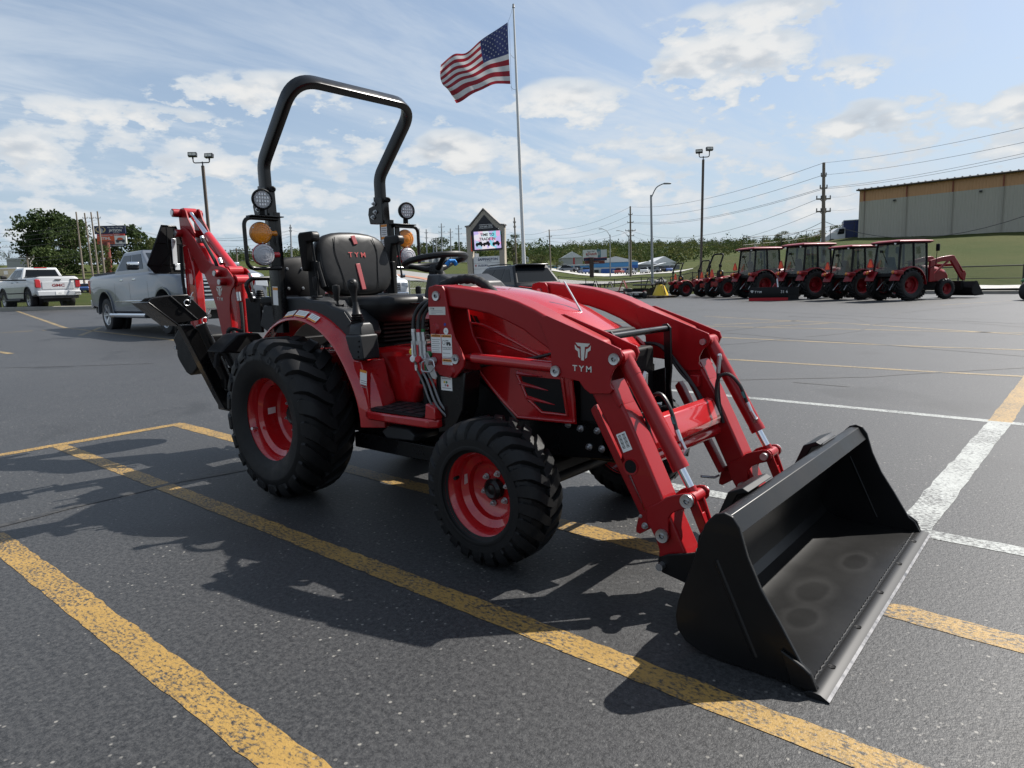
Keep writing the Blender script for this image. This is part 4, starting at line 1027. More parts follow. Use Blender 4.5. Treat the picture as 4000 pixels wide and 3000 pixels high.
    b = MB(); b.cyl((1.21, s*.375, .780), (1.272, s*.375, .781), .014, 14); b.build('rod', REDM, cy)
    LD.append((tw, ar))
# cross tube and beam between the arms
b = MB(); b.cyl((2.033, -.31, .435), (2.033, .31, .435), .026, 20); b.build('torsion_tube', RED, T)
b = MB(); b.loft([[(1.985, y, .455), (2.0, y, .435), (2.045, y, .51), (2.050, y, .565), (2.035, y, .575), (1.99, y, .50)] for y in (-.302, .27)])
b = MB(); pr = [(2.015, .585), (2.045, .575), (2.078, .505), (2.074, .475), (2.035, .462), (1.995, .53)]
b.prism(pr, 'y', -.302, .262); b.build('hose_cover', RED, T, .006, seg=3)
for p_, r_ in [([(1.70, .27, .80), (1.80, .268-.01*k, .79), (1.89, .268, .70-.02*k), (1.955, .265, .62), (2.0, .25+.02*k, .55)], .0075) for k in range(2)]+[([(2.02, -.25, .56), (1.97, -.27, .52), (1.93, -.28, .57), (1.90, -.28, .66)], .0085), ([(1.25, -.31, .74), (1.45, -.29, .77), (1.60, -.29, .80), (1.72, -.29, .84)], .007)]:
    MB().tube(catmull(p_, 6), r_, 8).build('loader_hose', HOSE, T)
# hydraulic couplers by the tower
hy = empty('coupler_block', (0, 0, 0), 0, T)
HX = [(.985, -.44), (1.000, -.425), (1.017, -.44), (1.030, -.425)]
for k, (x, y) in enumerate(HX):
    m = [WHITE, YELD, REDD, GREEND][k]
    b = MB(); b.tube(catmull([(1.075, -.36, 1.03), (x+.03, y+.03, 1.01), (x-.005, y+.01, .96), (x-.008, y, .90)], 6), .0085, 10); b.build('hose', HOSE, hy)
    MB().cyl((x-.008, y, .902), (x-.008, y, .888), .0092, 12).build('hose_band', m, hy)
    b = MB(); b.cyl((x-.008, y, .888), (x-.006, y, .85), .0105, 12); b.cyl((x-.006, y, .85), (x-.006, y, .835), .014, 6); b.cyl((x-.006, y, .835), (x-.004, y, .79), .012, 12); b.cyl((x-.004, y, .79), (x-.004, y, .775), .015, 6); b.build('coupler', STEEL, hy)
    b = MB(); b.tube(catmull([(x-.004, y, .775), (x, y, .73), (x+.025, y+.01, .67), (x+.06, y+.02, .575), (x+.10, y+.05, .51), (x+.11, y+.08, .46)], 5), .0055, 8); b.build('steel_pipe', P('pipe steel', (.20, .20, .205), .35, metal=.8), hy)
    MB().cyl((x-.003, y, .745), (x, y, .72), .0065, 10).build('pipe_band', m, hy)
for x, y, z, m in ((.985, -.458, .772, WHITE), (1.020, -.46, .772, REDD), (.962, -.44, .80, YELD), (1.045, -.42, .79, GREEND)):
    MB().lathe([(.001, .006), (.012, .006), (.0155, .0), (.0155, -.008)], (x, y, z), (.3, -1, 0), 16).build('dust_cap', m, hy)
for x, y, m in ((.985, -.458, WHITE), (1.020, -.46, REDD)): MB().box((x, y, .805), (.010, .004, .06)).build('cap_strap', m, hy, .001)
MB().bb(.955, 1.06, -.45, -.41, .768, .776).build('coupler_plate', STEEL, hy, .001)

# ------------------------------------------------------------------ bucket
BLACKB = P('bucket black', (.005, .005, .0055), .40, coat=.06, spec=.3, vary=.2, rvary=.12, vscale=4)
EDGE_ = P('cutting edge steel', (.010, .010, .0105), .40, spec=.3, vary=.15, vscale=25)
bu = empty('loader_bucket', (0, 0, 0), 0, T)
sp = [(2.440, .395), (2.453, .414), (2.470, .432), (2.495, .441), (2.520, .434), (2.540, .407), (2.564, .329), (2.601, .249), (2.652, .17), (2.711, .072), (2.733, .057), (2.754, .018), (2.760, .008), (2.6, .006), (2.485, .004), (2.429, .010), (2.384, .028), (2.358, .059), (2.352, .098), (2.360, .147), (2.404, .273)]
for s in (-1, 1):
    MB().prism(sp, 'y', s*.680, s*.692).build('side_plate', BLACKB, bu, .0025)
    MB().prism([(2.66, .10), (2.718, .072), (2.738, .058), (2.756, .014), (2.69, .010)], 'y', s*.692, s*.704).build('wear_plate', BLACKB, bu, .003)
    MB().tube([(2.475, s*.687, .30), (2.59, s*.687, .05)], [.009, .009], 10).build('side_rib', BLACKB, bu)
def bucket_floor_mat():
    m, nt, b = newmat('bucket floor paint'); N, L = nt.nodes, nt.links
    tc, noise, rng, mix, m_ = tex(nt)
    col = mix(rng(noise(3, 5), .3, .7), (.0055, .0055, .0055), (.008, .008, .008))
    r = rng(noise(2.2, 6, .65), .3, .7, .30, .40)
    for cx, cy, rx, ry in ((2.57, -.12, .055, .10), (2.60, -.33, .05, .085), (2.62, .22, .045, .09)):
        sx = N.new('ShaderNodeVectorMath'); sx.operation = 'SUBTRACT'; L.new(tc.outputs['Object'], sx.inputs[0]); sx.inputs[1].default_value = (cx, cy, 0)
        sc = N.new('ShaderNodeVectorMath'); sc.operation = 'MULTIPLY'; L.new(sx.outputs[0], sc.inputs[0]); sc.inputs[1].default_value = (1/rx, 1/ry, 0)
        ln = N.new('ShaderNodeVectorMath'); ln.operation = 'LENGTH'; L.new(sc.outputs[0], ln.inputs[0])
        wob = m_('ADD', ln.outputs['Value'], m_('MULTIPLY', noise(11, 3), .35))
        ring = m_('MULTIPLY', rng(wob, .9, 1.15), rng(wob, 1.7, 1.15))
        col = mix(m_('MULTIPLY', ring, .02), col, (.10, .10, .10))
        r = m_('ADD', r, m_('MULTIPLY', ring, .05))
    dust = m_('MULTIPLY', m_('GREATER_THAN', noise(190, 2), .74), .3)
    col = mix(dust, col, (.12, .12, .12))
    L.new(col, b.inputs['Base Color']); L.new(r, b.inputs['Roughness']); b.inputs['Specular IOR Level'].default_value = .22
    return m
fl = [(2.738, .010), (2.60, .009), (2.485, .008), (2.432, .014), (2.390, .032), (2.366, .062), (2.360, .098), (2.368, .147), (2.411, .273), (2.452, .395), (2.463, .418)]
b = MB(); b.prism(shell([Vector(p) for p in fl], -.007), 'y', -.681, .681); b.build('bucket_shell', bucket_floor_mat(), bu, smooth=25)
b = MB(); b.prism([(2.462, .404), (2.466, .424), (2.482, .431), (2.507, .430), (2.539, .384), (2.528, .378), (2.500, .418), (2.480, .410)], 'y', -.6805, .6805); b.build('top_lip', BLACKB, bu, .002)
b = MB(); b.prism([(2.728, .0115), (2.742, .018), (2.765, .016), (2.787, .004), (2.782, .001), (2.730, .001)], 'y', -.712, .712); ce = b.build('cutting_edge', EDGE_, bu, .001)
MB().prism([(2.781, .0088), (2.7885, .0045), (2.7885, .0025), (2.781, .006)], 'y', -.7125, .7125).build('worn_tip', BARE, ce)
for y in (-.56, -.29, .0, .29, .56): MB().lathe([(.001, 0), (.009, 0), (.0105, .0008)], (2.752, y, .0178), (-.05, 0, 1), 14).build('edge_hole', BLACKM, ce)
b = MB(); n = 150; b.tube([(2.731+.0014*math.sin(i*2.1)+rnd.uniform(-.001, .001), -.68+1.36*i/n, .0165+rnd.uniform(-.001, .001)) for i in range(n+1)], [.0028+rnd.uniform(-.0006, .0007) for i in range(n+1)], 6); b.build('weld_bead', EDGE_, bu)
for yc in (-.36, .36):
    for dy in (-.055, .055):
        b = MB(); b.prism([(2.385, .235), (2.345, .275), (2.315, .275), (2.296, .245), (2.292, .20), (2.285, .185), (2.255, .175), (2.185, .155), (2.150, .135), (2.148, .105), (2.165, .085), (2.25, .07), (2.37, .06), (2.365, .10)], 'y', yc+dy-.006, yc+dy+.006); b.build('mount_ear', BLACKB, bu, .003)
    for x, z in ((2.312, .205), (2.166, .112)): MB().cyl((x, yc-.085, z), (x, yc+.085, z), .013, 16).build('mount_pin', STEEL, bu)
    MB().prism([(2.385, .30), (2.44, .42), (2.475, .435), (2.455, .445), (2.41, .425), (2.372, .33)], 'y', yc-.10, yc+.10).build('top_bracket', BLACKB, bu, .003)

# ------------------------------------------------------------------ backhoe
bh = empty('backhoe', (0, 0, 0), 0, T)
bm_ = [(-1.975, 1.535), (-1.955, 1.568), (-1.925, 1.575), (-1.87, 1.562), (-1.752, 1.477), (-1.674, 1.377), (-1.60, 1.32), (-1.547, 1.295), (-1.48, 1.275), (-1.412, 1.270), (-1.325, 1.252), (-1.271, 1.209), (-1.231, 1.165), (-1.240, 1.140), (-1.29, 1.10), (-1.315, 1.06), (-1.334, .965), (-1.330, .80), (-1.328, .70), (-1.36, .66), (-1.43, .66), (-1.455, .72), (-1.49, .86), (-1.523, .988), (-1.583, 1.116), (-1.656, 1.225), (-1.71, 1.238), (-1.80, 1.352), (-1.965, 1.515)]
for y in (-.075, .065): MB().prism(bm_, 'y', y, y+.010).build('boom_plate', REDM, bh, .002)
b = MB(); b.prism([(-1.76, 1.455), (-1.70, 1.40), (-1.60, 1.30), (-1.47, 1.255), (-1.38, 1.16), (-1.36, .9), (-1.36, .72), (-1.43, .72), (-1.50, .95), (-1.60, 1.14), (-1.75, 1.32)], 'y', -.064, .064); b.build('boom_box', RED, bh, .006)
emblem(bh, (-1.452, -.0758, 1.100), (1, 0, 0), (0, 0, 1), .085, .070, SILVERD); text('TYM', 'boom_lettering', SILVERD, bh, (-1.455, -.0758, 1.035), (1, 0, -.05), (.05, 0, 1), .032, bold=.02, spacing=1.3, squash=1.15)
dp = empty('dipper', (0, 0, 0), 0, bh)
dk = [(-2.0, 1.688), (-1.985, 1.708), (-1.955, 1.715), (-1.91, 1.713), (-1.884, 1.690), (-1.86, 1.631), (-1.80, 1.56), (-1.778, 1.525), (-1.80, 1.44), (-1.86, 1.33), (-1.96, 1.35), (-1.99, 1.50), (-2.0, 1.60)]
MB().prism(dk, 'y', -.060, -.048).build('knuckle_plate', REDM, bh, .002); MB().prism(dk, 'y', .048, .060).build('knuckle_plate', REDM, bh, .002)
b = MB(); b.prism([(-1.99, 1.45), (-1.90, 1.45), (-1.845, 1.28), (-1.845, .90), (-1.87, .78), (-1.96, .78), (-2.0, .95), (-1.985, 1.33)], 'y', -.062, .005); b.build('dipper_box', RED, bh, .010, seg=3)
b = MB(); b.prism([(-1.90, 1.27), (-1.86, 1.265), (-1.835, 1.20), (-1.85, 1.15), (-1.90, 1.16)], 'y', -.075, -.0625); b.build('lock_tab', RED, bh, .004)
MB().prism([(-1.945, .80), (-1.935, .80), (-1.93, 1.35), (-1.94, 1.35)], 'y', -.0650, -.0622).build('dipper_seam', REDM, bh)
for x, z, r_ in ((-1.955, 1.535, .028), (-1.421, 1.223, .026), (-1.364, 1.162, .026), (-1.975, 1.682, .030)):
    b = MB(); b.cyl((x, -.115, z), (x, .10, z), r_, 18); b.build('pin_boss', REDM, bh)
    b = MB(); b.cyl((x, -.122, z), (x, -.115, z), r_*.72, 18); b.build('pin_end', STEEL, bh)
A = Vector((-1.95, 0, 1.690)); M_ = Vector((-1.70, 0, 1.495)); B = Vector((-1.36, 0, 1.235)); d = (B-A).normalized()
cy = empty('backhoe_cylinder', (0, 0, 0), 0, bh)
MB().cyl(A, A.lerp(B, .5), .019, 16).build('rod', CHROME, bh); MB().cyl(A-Vector((0, .045, 0)), A+Vector((0, .045, 0)), .030, 16).build('rod_eye', RED, bh); b = MB(); b.cyl(A.lerp(B, .42), B, .036, 20); b.cyl(B-Vector((0, .05, 0)), B+Vector((0, .05, 0)), .036, 16); b.build('dipper_cylinder', RED, bh)
bpy.data.objects.remove(cy)
b = MB(); b.cyl((-1.255, -.02, 1.165), (-1.265, -.02, .70), .038, 20); b.cyl((-1.255, -.06, 1.165), (-1.255, .03, 1.165), .042, 16); b.build('boom_cylinder', RED, bh)
for p in ([(-1.66, -.06, 1.475), (-1.58, -.065, 1.40), (-1.50, -.06, 1.30), (-1.47, -.05, 1.20)], [(-1.98, -.075, 1.45), (-2.0, -.075, 1.30), (-2.0, -.075, 1.15), (-1.99, -.07, 1.0)], [(-1.22, -.05, 1.02), (-1.20, -.06, .9), (-1.19, -.07, .78)], [(-1.33, -.10, .72), (-1.30, -.12, .82), (-1.22, -.13, .84), (-1.15, -.12, .76)]):
    MB().tube(catmull(p, 6), .012, 8).build('hose', FABRIC, bh)
for p, q in (((-1.68, -.055, 1.49), (-1.65, -.06, 1.455)), ((-1.47, -.045, 1.325), (-1.44, -.05, 1.29)), ((-1.225, -.06, 1.09), (-1.22, -.06, 1.03))): MB().cyl(p, q, .014, 10).build('fitting', STEEL, bh)
# backhoe bucket curled under the dipper
pb = [(-2.16, .75), (-2.11, .685), (-2.115, .62), (-2.08, .575), (-1.985, .495), (-1.93, .48), (-1.875, .49), (-1.80, .535), (-1.76, .60), (-1.74, .78), (-1.85, .83), (-2.02, .85)]
bb_ = empty('backhoe_bucket', (0, 0, 0), 0, bh)
MB().prism(pb, 'y', -.13, .13).build('digging_bucket', BLACKM, bh, .015, seg=3)
bpy.data.objects.remove(bb_)
for y in (-.10, .10): MB().tube(catmull([(-2.02, y, .95), (-2.10, y, .87), (-2.13, y, .76), (-2.13, y, .68)], 5), .022, 8).build('bucket_linkage', BLACK, bh)
b = MB(); b.cyl((-2.13, -.13, .68), (-2.13, .13, .68), .016, 12); b.build('linkage_pin', STEEL, bh)
bpy.data.objects.remove(dp)
# main frame and stabilisers
b = MB(); b.bb(-1.16, -.95, -.31, .31, .32, .48); b.bb(-1.10, -.92, -.36, .36, .48, .62); b.bb(-1.38, -1.10, -.10, .10, .34, .72); b.bb(-1.0, -.35, -.24, -.16, .36, .50); b.bb(-1.0, -.35, .16, .24, .36, .50); b.build('backhoe_frame', BLACK, bh, .01)
b = MB(); b.prism([(-.53, .742), (-.50, .775), (-.415, .84), (-.34, .845), (-.28, .838), (-.25, .80), (-.35, .72), (-.46, .735)], 'x', -.78, -.60); b.build('leg_guard', BLACKM, bh, .01)
b = MB(); b.bb(-.60, -.44, -.352, -.335, .85, 1.05); b.bb(-.70, -.45, -.33, .33, .74, .80); b.bb(-.60, -.44, .335, .352, .85, 1.05); b.build('operator_deck', BLACKM, bh, .004)
b = MB(); b.tube(fillet([(-.50, -.22, 1.163), (-.50, -.352, 1.163), (-.50, -.395, 1.13), (-.50, -.362, 1.03)], .03, 5), .0125, 10); b.build('grab_handle', BLACK, bh)
b = MB(); b.tube(catmull([(-.62, -.30, 1.20), (-.62, -.29, 1.13), (-.62, -.275, 1.06)], 5), .008, 8); b.build('control_lever', STEEL, bh)
b = MB()
for k in range(4): b.lathe([(.026-.003*k, .0), (.030-.003*k, .006), (.024-.003*k, .012)], (-.50, -.31, 1.05+.011*k), (0, 0, 1), 14)
b.build('control_boot', VINYL, bh)
for s in (-1, 1):
    st = empty('stabilizer', (0, 0, 0), 0, bh)
    bpy.data.objects.remove(st)
    b = MB(); b.prism([(s*.30, .33), (s*.345, .345), (s*.38, .42), (s*.555, .86), (s*.575, .90), (s*.50, .90), (s*.465, .86), (s*.335, .47), (s*.30, .44)], 'x', -1.06, -.985); b.build('stabilizer_leg', BLACK, bh, .006)
    b = MB(); b.prism([(s*.755, 1.050), (s*.73, 1.070), (s*.62, 1.082), (s*.52, 1.085), (s*.405, .955), (s*.47, .925), (s*.61, .912)], 'x', -1.075, -1.065); b.prism([(s*.755, 1.050), (s*.73, 1.070), (s*.62, 1.082), (s*.52, 1.085), (s*.405, .955), (s*.47, .925), (s*.61, .912)], 'x', -.975, -.965)
    b.add([(-1.14, s*.775, 1.050), (-.90, s*.775, 1.050), (-.90, s*.615, .905), (-1.14, s*.615, .905), (-1.14, s*.783, 1.043), (-.90, s*.783, 1.043), (-.90, s*.623, .898), (-1.14, s*.623, .898)], [(0, 1, 2, 3), (7, 6, 5, 4), (0, 4, 5, 1), (1, 5, 6, 2), (2, 6, 7, 3), (3, 7, 4, 0)])
    b.add([(-1.066, s*.76, 1.055), (-.974, s*.76, 1.055), (-.974, s*.61, .915), (-1.066, s*.61, .915)], [(0, 1, 2, 3)])
    ft = b.build('stabilizer_foot', BLACK, bh, .004)
    MB().tube([(-.9635, s*.625, 1.080), (-.9635, s*.475, .930)], .0035, 6).build('foot_weld', BARE, ft)
    b = MB()
    for y, z in ((.505, 1.062), (.407, .950)):
        b.cyl((-1.09, s*y, z), (-.945, s*y, z), .012, 12)
        b.tube([(-.95, s*(y+.03)+.02*math.cos(t*.7), z-.028+.018*math.sin(t*.7)) for t in range(9)], .0028, 6); b.tube([(-.95, s*(y+.01), z-.015), (-.95, s*y, z+.02), (-.95, s*(y-.012), z+.035)], .0028, 6)
    b.build('lock_pin', STEEL, ft)
    b = MB(); b.cyl((-.93, s*.475, .90), (-.91, s*.36, .56), .034, 16); b.build('stabilizer_cylinder', BLACK, bh)
    MB().cyl((-.90, s*.345, .62), (-.92, s*.335, .70), .010, 8).build('fitting', STEEL, bh)
    MB().tube(catmull([(-.92, s*.335, .70), (-.91, s*.33, .80), (-.88, s*.31, .86), (-.85, s*.25, .84)], 5), .011, 8).build('hose', FABRIC, bh); MB().tube(catmull([(-.85, s*.44, .64), (-.83, s*.43, .72), (-.80, s*.40, .72), (-.79, s*.37, .64)], 5), .02, 8).build('hose', FABRIC, bh)
# slow-vehicle triangle seen from behind
def trunc(c, yd, zd, w, h):
    c = Vector(c); return [c+yd*(p[0]*w)+zd*(p[1]*h) for p in ((-.15, 1), (.15, 1), (.5, .17), (.36, 0), (-.36, 0), (-.5, .17))]
sm = empty('slow_vehicle_sign', (0, 0, 0), 0, T)
yd = Vector((-.25, .97, 0)).normalized(); zd = Vector((0, .03, 1)).normalized(); c = Vector((-2.06, -.125, 1.245))
f1 = trunc(c, yd, zd, .40, .355); nn = yd.cross(zd)
b = MB(); b.loft([[p-nn*.0 for p in f1], [p-nn*.006 for p in f1]]); b.build('sign_back', BLACKM, sm)
b = MB()
f2 = trunc(c, yd, zd, .395, .35)
b.tube([p+nn*.003 for p in f2], .004, 6, closed=True); b.tube([f2[5]+nn*.002, f2[2]+nn*.002], .002, 6); b.tube([c+zd*.22-yd*.13+nn*.002, c+zd*.22+yd*.13+nn*.002], .002, 6); b.tube([f2[4]+nn*.002, c+zd*.05*3+nn*.002], .002, 6); b.tube([f2[3]+nn*.002, c+zd*.15+nn*.002], .002, 6)
b.tube([c-yd*.02+zd*.18+nn*.002, c-yd*.02+zd*.35+nn*.002], .0015, 6); b.tube([c+yd*.04+zd*.18+nn*.002, c+yd*.04+zd*.35+nn*.002], .0015, 6); b.build('sign_rib', BLACK, sm)
f3 = trunc(c-nn*.0065+zd*.03, yd, zd, .30, .27); b = MB(); b.add(f3, [tuple(range(6))]); b.build('sign_face', REDREF, sm)
m3 = Matrix((yd, zd, nn)).transposed()
b = MB(); b.box(c+yd*.030+zd*.165+nn*.006, (.040, .19, .004), m3); b.box(c+yd*.060+zd*.05+nn*.006, (.07, .05, .004), m3); b.build('sign_bracket', P('galvanised', (.75, .78, .80), .35, metal=.6), sm, .006)
for k in (.055, .235): MB().cyl(c+yd*.030+zd*k+nn*.008, c+yd*.030+zd*k+nn*.013, .008, 8).build('sign_bolt', STEEL, sm)

# ------------------------------------------------------------------ road vehicles
SILVER = P('silver car paint', (.135, .15, .175), .33, metal=.5, coat=.5, vary=.03)
WHITEC = P('white car paint', (.52, .53, .54), .35, coat=.8, vary=.03)
BLACKC = P('black car paint', (.005, .0055, .007), .22, coat=.25, spec=.3)
CARGLASS = P('car glass', (.008, .010, .012), .06, spec=.22)
TRIMB = P('black trim', (.018, .018, .019), .55)
ALLOY = P('alloy wheel', (.45, .46, .47), .28, metal=.85)
CARTYRE = P('car tyre', (.017, .017, .018), .7, vary=.2)
HEADL = P('head lamp', (.55, .57, .6), .08, coat=.8, metal=.3)
def arc(cx, cz, r, a0, a1, n=9): return [(cx+r*math.cos(R(lerp(a0, a1, k/n))), cz+r*math.sin(R(lerp(a0, a1, k/n)))) for k in range(n+1)]
_wheelme = {}
def car_wheel(par, x, y, r, w, spokes=6, mat=None):
    mat = mat or ALLOY
    k = (r, w, spokes, mat.name)
    if k not in _wheelme:
        b = MB(); h = w/2; ri = r*.64
        b.lathe([(ri, -h*.95), (r*.80, -h), (r*.95, -h*.92), (r, -h*.70), (r, h*.7), (r*.95, h*.92), (ri, h*.95)], (0, 0, 0), (0, 1, 0), 36)
        t = b.build('tyre', CARTYRE)
        b = MB(); b.lathe([(ri+.006, -h*.96), (ri-.012, -h*.9), (ri-.03, -h*.5), (ri-.03, h*.8)], (0, 0, 0), (0, 1, 0), 36)
        for i in range(spokes):
            a = 2*math.pi*i/spokes
            for da in (-.13, .13):
                c0 = Vector((math.cos(a)*.06, -h*.55, math.sin(a)*.06)); c1 = Vector((math.cos(a+da)*(ri-.01), -h*.80, math.sin(a+da)*(ri-.01)))
                b.tube([c0, c1], 1, sec=[(-.026, -.02), (.026, -.02), (.020, .012), (-.020, .012)], up=(0, -1, 0))
        b.lathe([(.001, -h*.66), (.05, -h*.64), (.065, -h*.5)], (0, 0, 0), (0, 1, 0), 16)
        m = b.build('rim', mat, smooth=30)
        b = MB(); b.lathe([(ri-.03, h*.1), (.001, h*.1)], (0, 0, 0), (0, 1, 0), 24); d = b.build('brake_disc', TRIMB)
        _wheelme[k] = [o.data for o in (t, m, d)]
        for o in (t, m, d): bpy.data.objects.remove(o)
    e = empty('wheel', (x, y, r), 0 if y < 0 else math.pi, par)
    for nm, me in zip(('tyre', 'rim', 'brake_disc'), _wheelme[k]): link(nm, me, e)
class Green:
    """greenhouse: bottom and top outlines, bilinear faces for the panes"""
    def __init__(s, xb, xt, zb, zt, wb, wt): s.xb, s.xt, s.zb, s.zt, s.wb, s.wt = xb, xt, zb, zt, wb, wt
    def side(s, u, v, sg, off=0.0):
        x = lerp(lerp(s.xb[0], s.xb[1], u), lerp(s.xt[0], s.xt[1], u), v); return (x, sg*(lerp(s.wb, s.wt, v)+off), lerp(s.zb, s.zt, v))
    def end(s, t, v, f, off=0.0):
        i = 1 if f else 0; sg = 1 if f else -1
        return (lerp(s.xb[i], s.xt[i], v)+sg*off, lerp(-1, 1, t)*lerp(s.wb, s.wt, v), lerp(s.zb, s.zt, v)+off*.6)
    def body(s, par, mat, bev=.03):
        r0 = [(s.xb[0], -s.wb, s.zb), (s.xb[1], -s.wb, s.zb), (s.xb[1], s.wb, s.zb), (s.xb[0], s.wb, s.zb)]
        r1 = [(s.xt[0], -s.wt, s.zt), (s.xt[1], -s.wt, s.zt), (s.xt[1], s.wt, s.zt), (s.xt[0], s.wt, s.zt)]
        mid = [(lerp(a[0], c[0], .95), lerp(a[1], c[1], .95), lerp(a[2], c[2], .95)) for a, c in zip(r0, r1)]; low = [(a[0], a[1], a[2]-.16) for a in r0]
        return MB().loft([low, r0, mid, [(p[0]*.985, p[1]*.96, p[2]+.03) for p in r1]]).build('cab', mat, par, bev, seg=3)
    def window(s, par, u0, u1, v0, v1, sg, mat=CARGLASS, u0t=None, u1t=None, nm='side_window'):
        u0t = u0 if u0t is None else u0t; u1t = u1 if u1t is None else u1t
        o_ = [s.side(u0, v0, sg, .006), s.side(u1, v0, sg, .006), s.side(u1t, v1, sg, .006), s.side(u0t, v1, sg, .006)]
        i_ = [s.side(u0, v0, sg, -.02), s.side(u1, v0, sg, -.02), s.side(u1t, v1, sg, -.02), s.side(u0t, v1, sg, -.02)]
        return MB().loft([o_, i_]).build(nm, mat, par)
    def pane(s, par, t0, t1, v0, v1, f, mat=CARGLASS, nm='windscreen'):
        o_ = [s.end(t0, v0, f, .006), s.end(t1, v0, f, .006), s.end(t1, v1, f, .006), s.end(t0, v1, f, .006)]
        i_ = [s.end(t0, v0, f, -.02), s.end(t1, v0, f, -.02), s.end(t1, v1, f, -.02), s.end(t0, v1, f, -.02)]
        return MB().loft([o_, i_]).build(nm, mat, par)
def bodyloft(poly, hw, zm, ztop, zbot, nose=2.3, tail=-2.3):
    n = len(poly); ar = sum(poly[i][0]*poly[(i+1) % n][1]-poly[(i+1) % n][0]*poly[i][1] for i in range(n))
    if ar < 0: poly = poly[::-1]
    def ins(p, k):
        x, z = p
        if z > ztop: z = ztop+(z-ztop)*(1-k*.55)
        if z < zbot: z = zbot-(zbot-z)*(1-k*.25)
        if x > nose: x = nose+(x-nose)*(1-k*.45)
        if x < tail: x = tail+(x-tail)*(1-k*.18)
        return x, z
    rings = []
    for y, k in ((-hw, 1.0), (-hw+.03, .55), (-hw+.10, .18), (-hw+.22, 0), (hw-.22, 0), (hw-.10, .18), (hw-.03, .55), (hw, 1.0)):
        rings.append([(ins(p, k)[0], y, ins(p, k)[1]) for p in poly])
    return MB().loft(rings)
def pickup(paint, name, label, pos, rz, brand=None, group=None, chrome=CHROME, mid=False):
    t = tag(empty(name, pos, rz), label, 'pickup truck', group)
    k = .90 if mid else 1.0
    hw = .98*k
    poly = [(-2.90, .62), (-2.93, .78), (-2.92, 1.38), (-2.90, 1.41), (-1.0, 1.43), (1.05, 1.44), (1.5, 1.42), (2.3, 1.36), (2.74, 1.26), (2.86, 1.12), (2.89, .85), (2.86, .56), (2.50, .50)]
    poly += arc(1.90, .46, .52, 8, 172)+[(1.30, .42), (-1.18, .42)]+arc(-1.75, .46, .52, 8, 172)+[(-2.4, .56)]
    b = bodyloft(poly, hw, .97, 1.16, .70)
    body = b.build('body', paint, t, .03, seg=2)
    g = Green((-1.02, 1.18), (-.86, .28), 1.42, 1.86, hw*.955, hw*.76); cab = g.body(t, paint)
    for s in (-1, 1):
        g.window(cab, .07, .45, .06, .86, s, u0t=.10, u1t=.47); g.window(cab, .49, .84, .06, .86, s, u0t=.52, u1t=.93)
        MB().box((.83, s*(hw+.17), 1.50), (.14, .24, .17)).build('mirror', TRIMB, t, .04, seg=3)
        MB().box((.86, s*(hw+.17), 1.545), (.13, .235, .09)).build('mirror_cap', chrome, t, .03, seg=3)
        for x in (-.18, .62)[:2]: MB().box((x-.32, s*(hw-.008), 1.22), (.19, .03, .045)).build('door_handle', chrome, t, .01)
        for x in (-1.0, -.02, 1.08): MB().box((x, s*(hw-.0135), .93), (.010, .028, .46)).build('door_seam', TRIMB, t)
        MB().box((.05, s*(hw-.004), .72), (2.2, .03, .05)).build('side_trim', chrome, t, .012)
        MB().tube([(-1.1, s*(hw+.10), .40), (1.15, s*(hw+.10), .40)], .055, 10).build('side_step', chrome if not mid else TRIMB, t)
        for cx in (1.90, -1.75):
            b = MB(); b.tube([(x, s*(hw-.005), z) for x, z in arc(cx, .46, .535, -5, 185, 14)], 1, sec=[(-.02, -.03), (.02, -.03), (.02, .03), (-.02, .03)], up=(0, s, 0)); b.build('wheel_arch', TRIMB if mid else paint, t)
            b = MB(); b.prism(arc(cx, .46, .51, 0, 360, 24)[:-1], 'y', s*(hw-.40), s*(hw-.30)); b.build('arch_liner', TRIMB, t)
            car_wheel(t, cx, s*(hw-.13), .405, .27)
        hl = MB(); hl.prism([(s*.60, .98), (s*.62, 1.16), (s*.90, 1.17), (s*.93, .95)], 'x', 2.70, 2.875); hl.build('headlight', HEADL, t, .02)
        tlm = MB(); tlm.prism([(s*(hw-.20), .92), (s*(hw-.20), 1.28), (s*(hw+.002), 1.29), (s*(hw+.002), .94)], 'x', -2.945, -2.80); tlm.build('tail_light', REDL, t, .02)
    g.pane(cab, .05, .95, .06, .90, True); g.pane(cab, .08, .92, .10, .84, False, nm='rear_window')
    MB().bb(-2.84, -1.06, -hw+.12, hw-.12, 1.36, 1.445).build('bed_cover', TRIMB, t, .01)
    gr = MB().bb(2.86, 2.905, -.56, .56, .78, 1.16).build('grille', TRIMB, t, .02)
    for z in (.82, .90, .98, 1.06, 1.13): MB().bb(2.90, 2.925, -.54, .54, z-.018, z+.018).build('grille_bar', chrome, gr, .006)
    MB().bb(2.80, 2.95, -.92*k, .92*k, .50, .74).build('front_bumper', chrome, t, .04, seg=3)
    MB().bb(-3.02, -2.88, -.95*k, .95*k, .56, .78).build('rear_bumper', paint if mid else chrome, t, .03, seg=3)
    MB().bb(-2.99, -2.80, -.85*k, .85*k, .44, .56).build('valance', TRIMB, t, .02)
    MB().box((-2.944, 0, 1.27), (.02, .26, .05)).build('tailgate_handle', TRIMB, t, .01)
    MB().bb(-2.945, -2.925, -.70*k, .70*k, .86, 1.18).build('tailgate_panel', paint, t, .015)
    pl = MB().bb(-3.03, -3.022, -.16, .16, .60, .74).build('licence_plate', WHITE, t)
    text('AJ4', 'plate_lettering', GREYINK, pl, (-3.031, 0, .64), (0, -1, 0), (0, 0, 1), .09)
    MB().bb(-.87, -.80, -.26, .26, 1.865, 1.90).build('brake_lamp', REDL, t, .01)
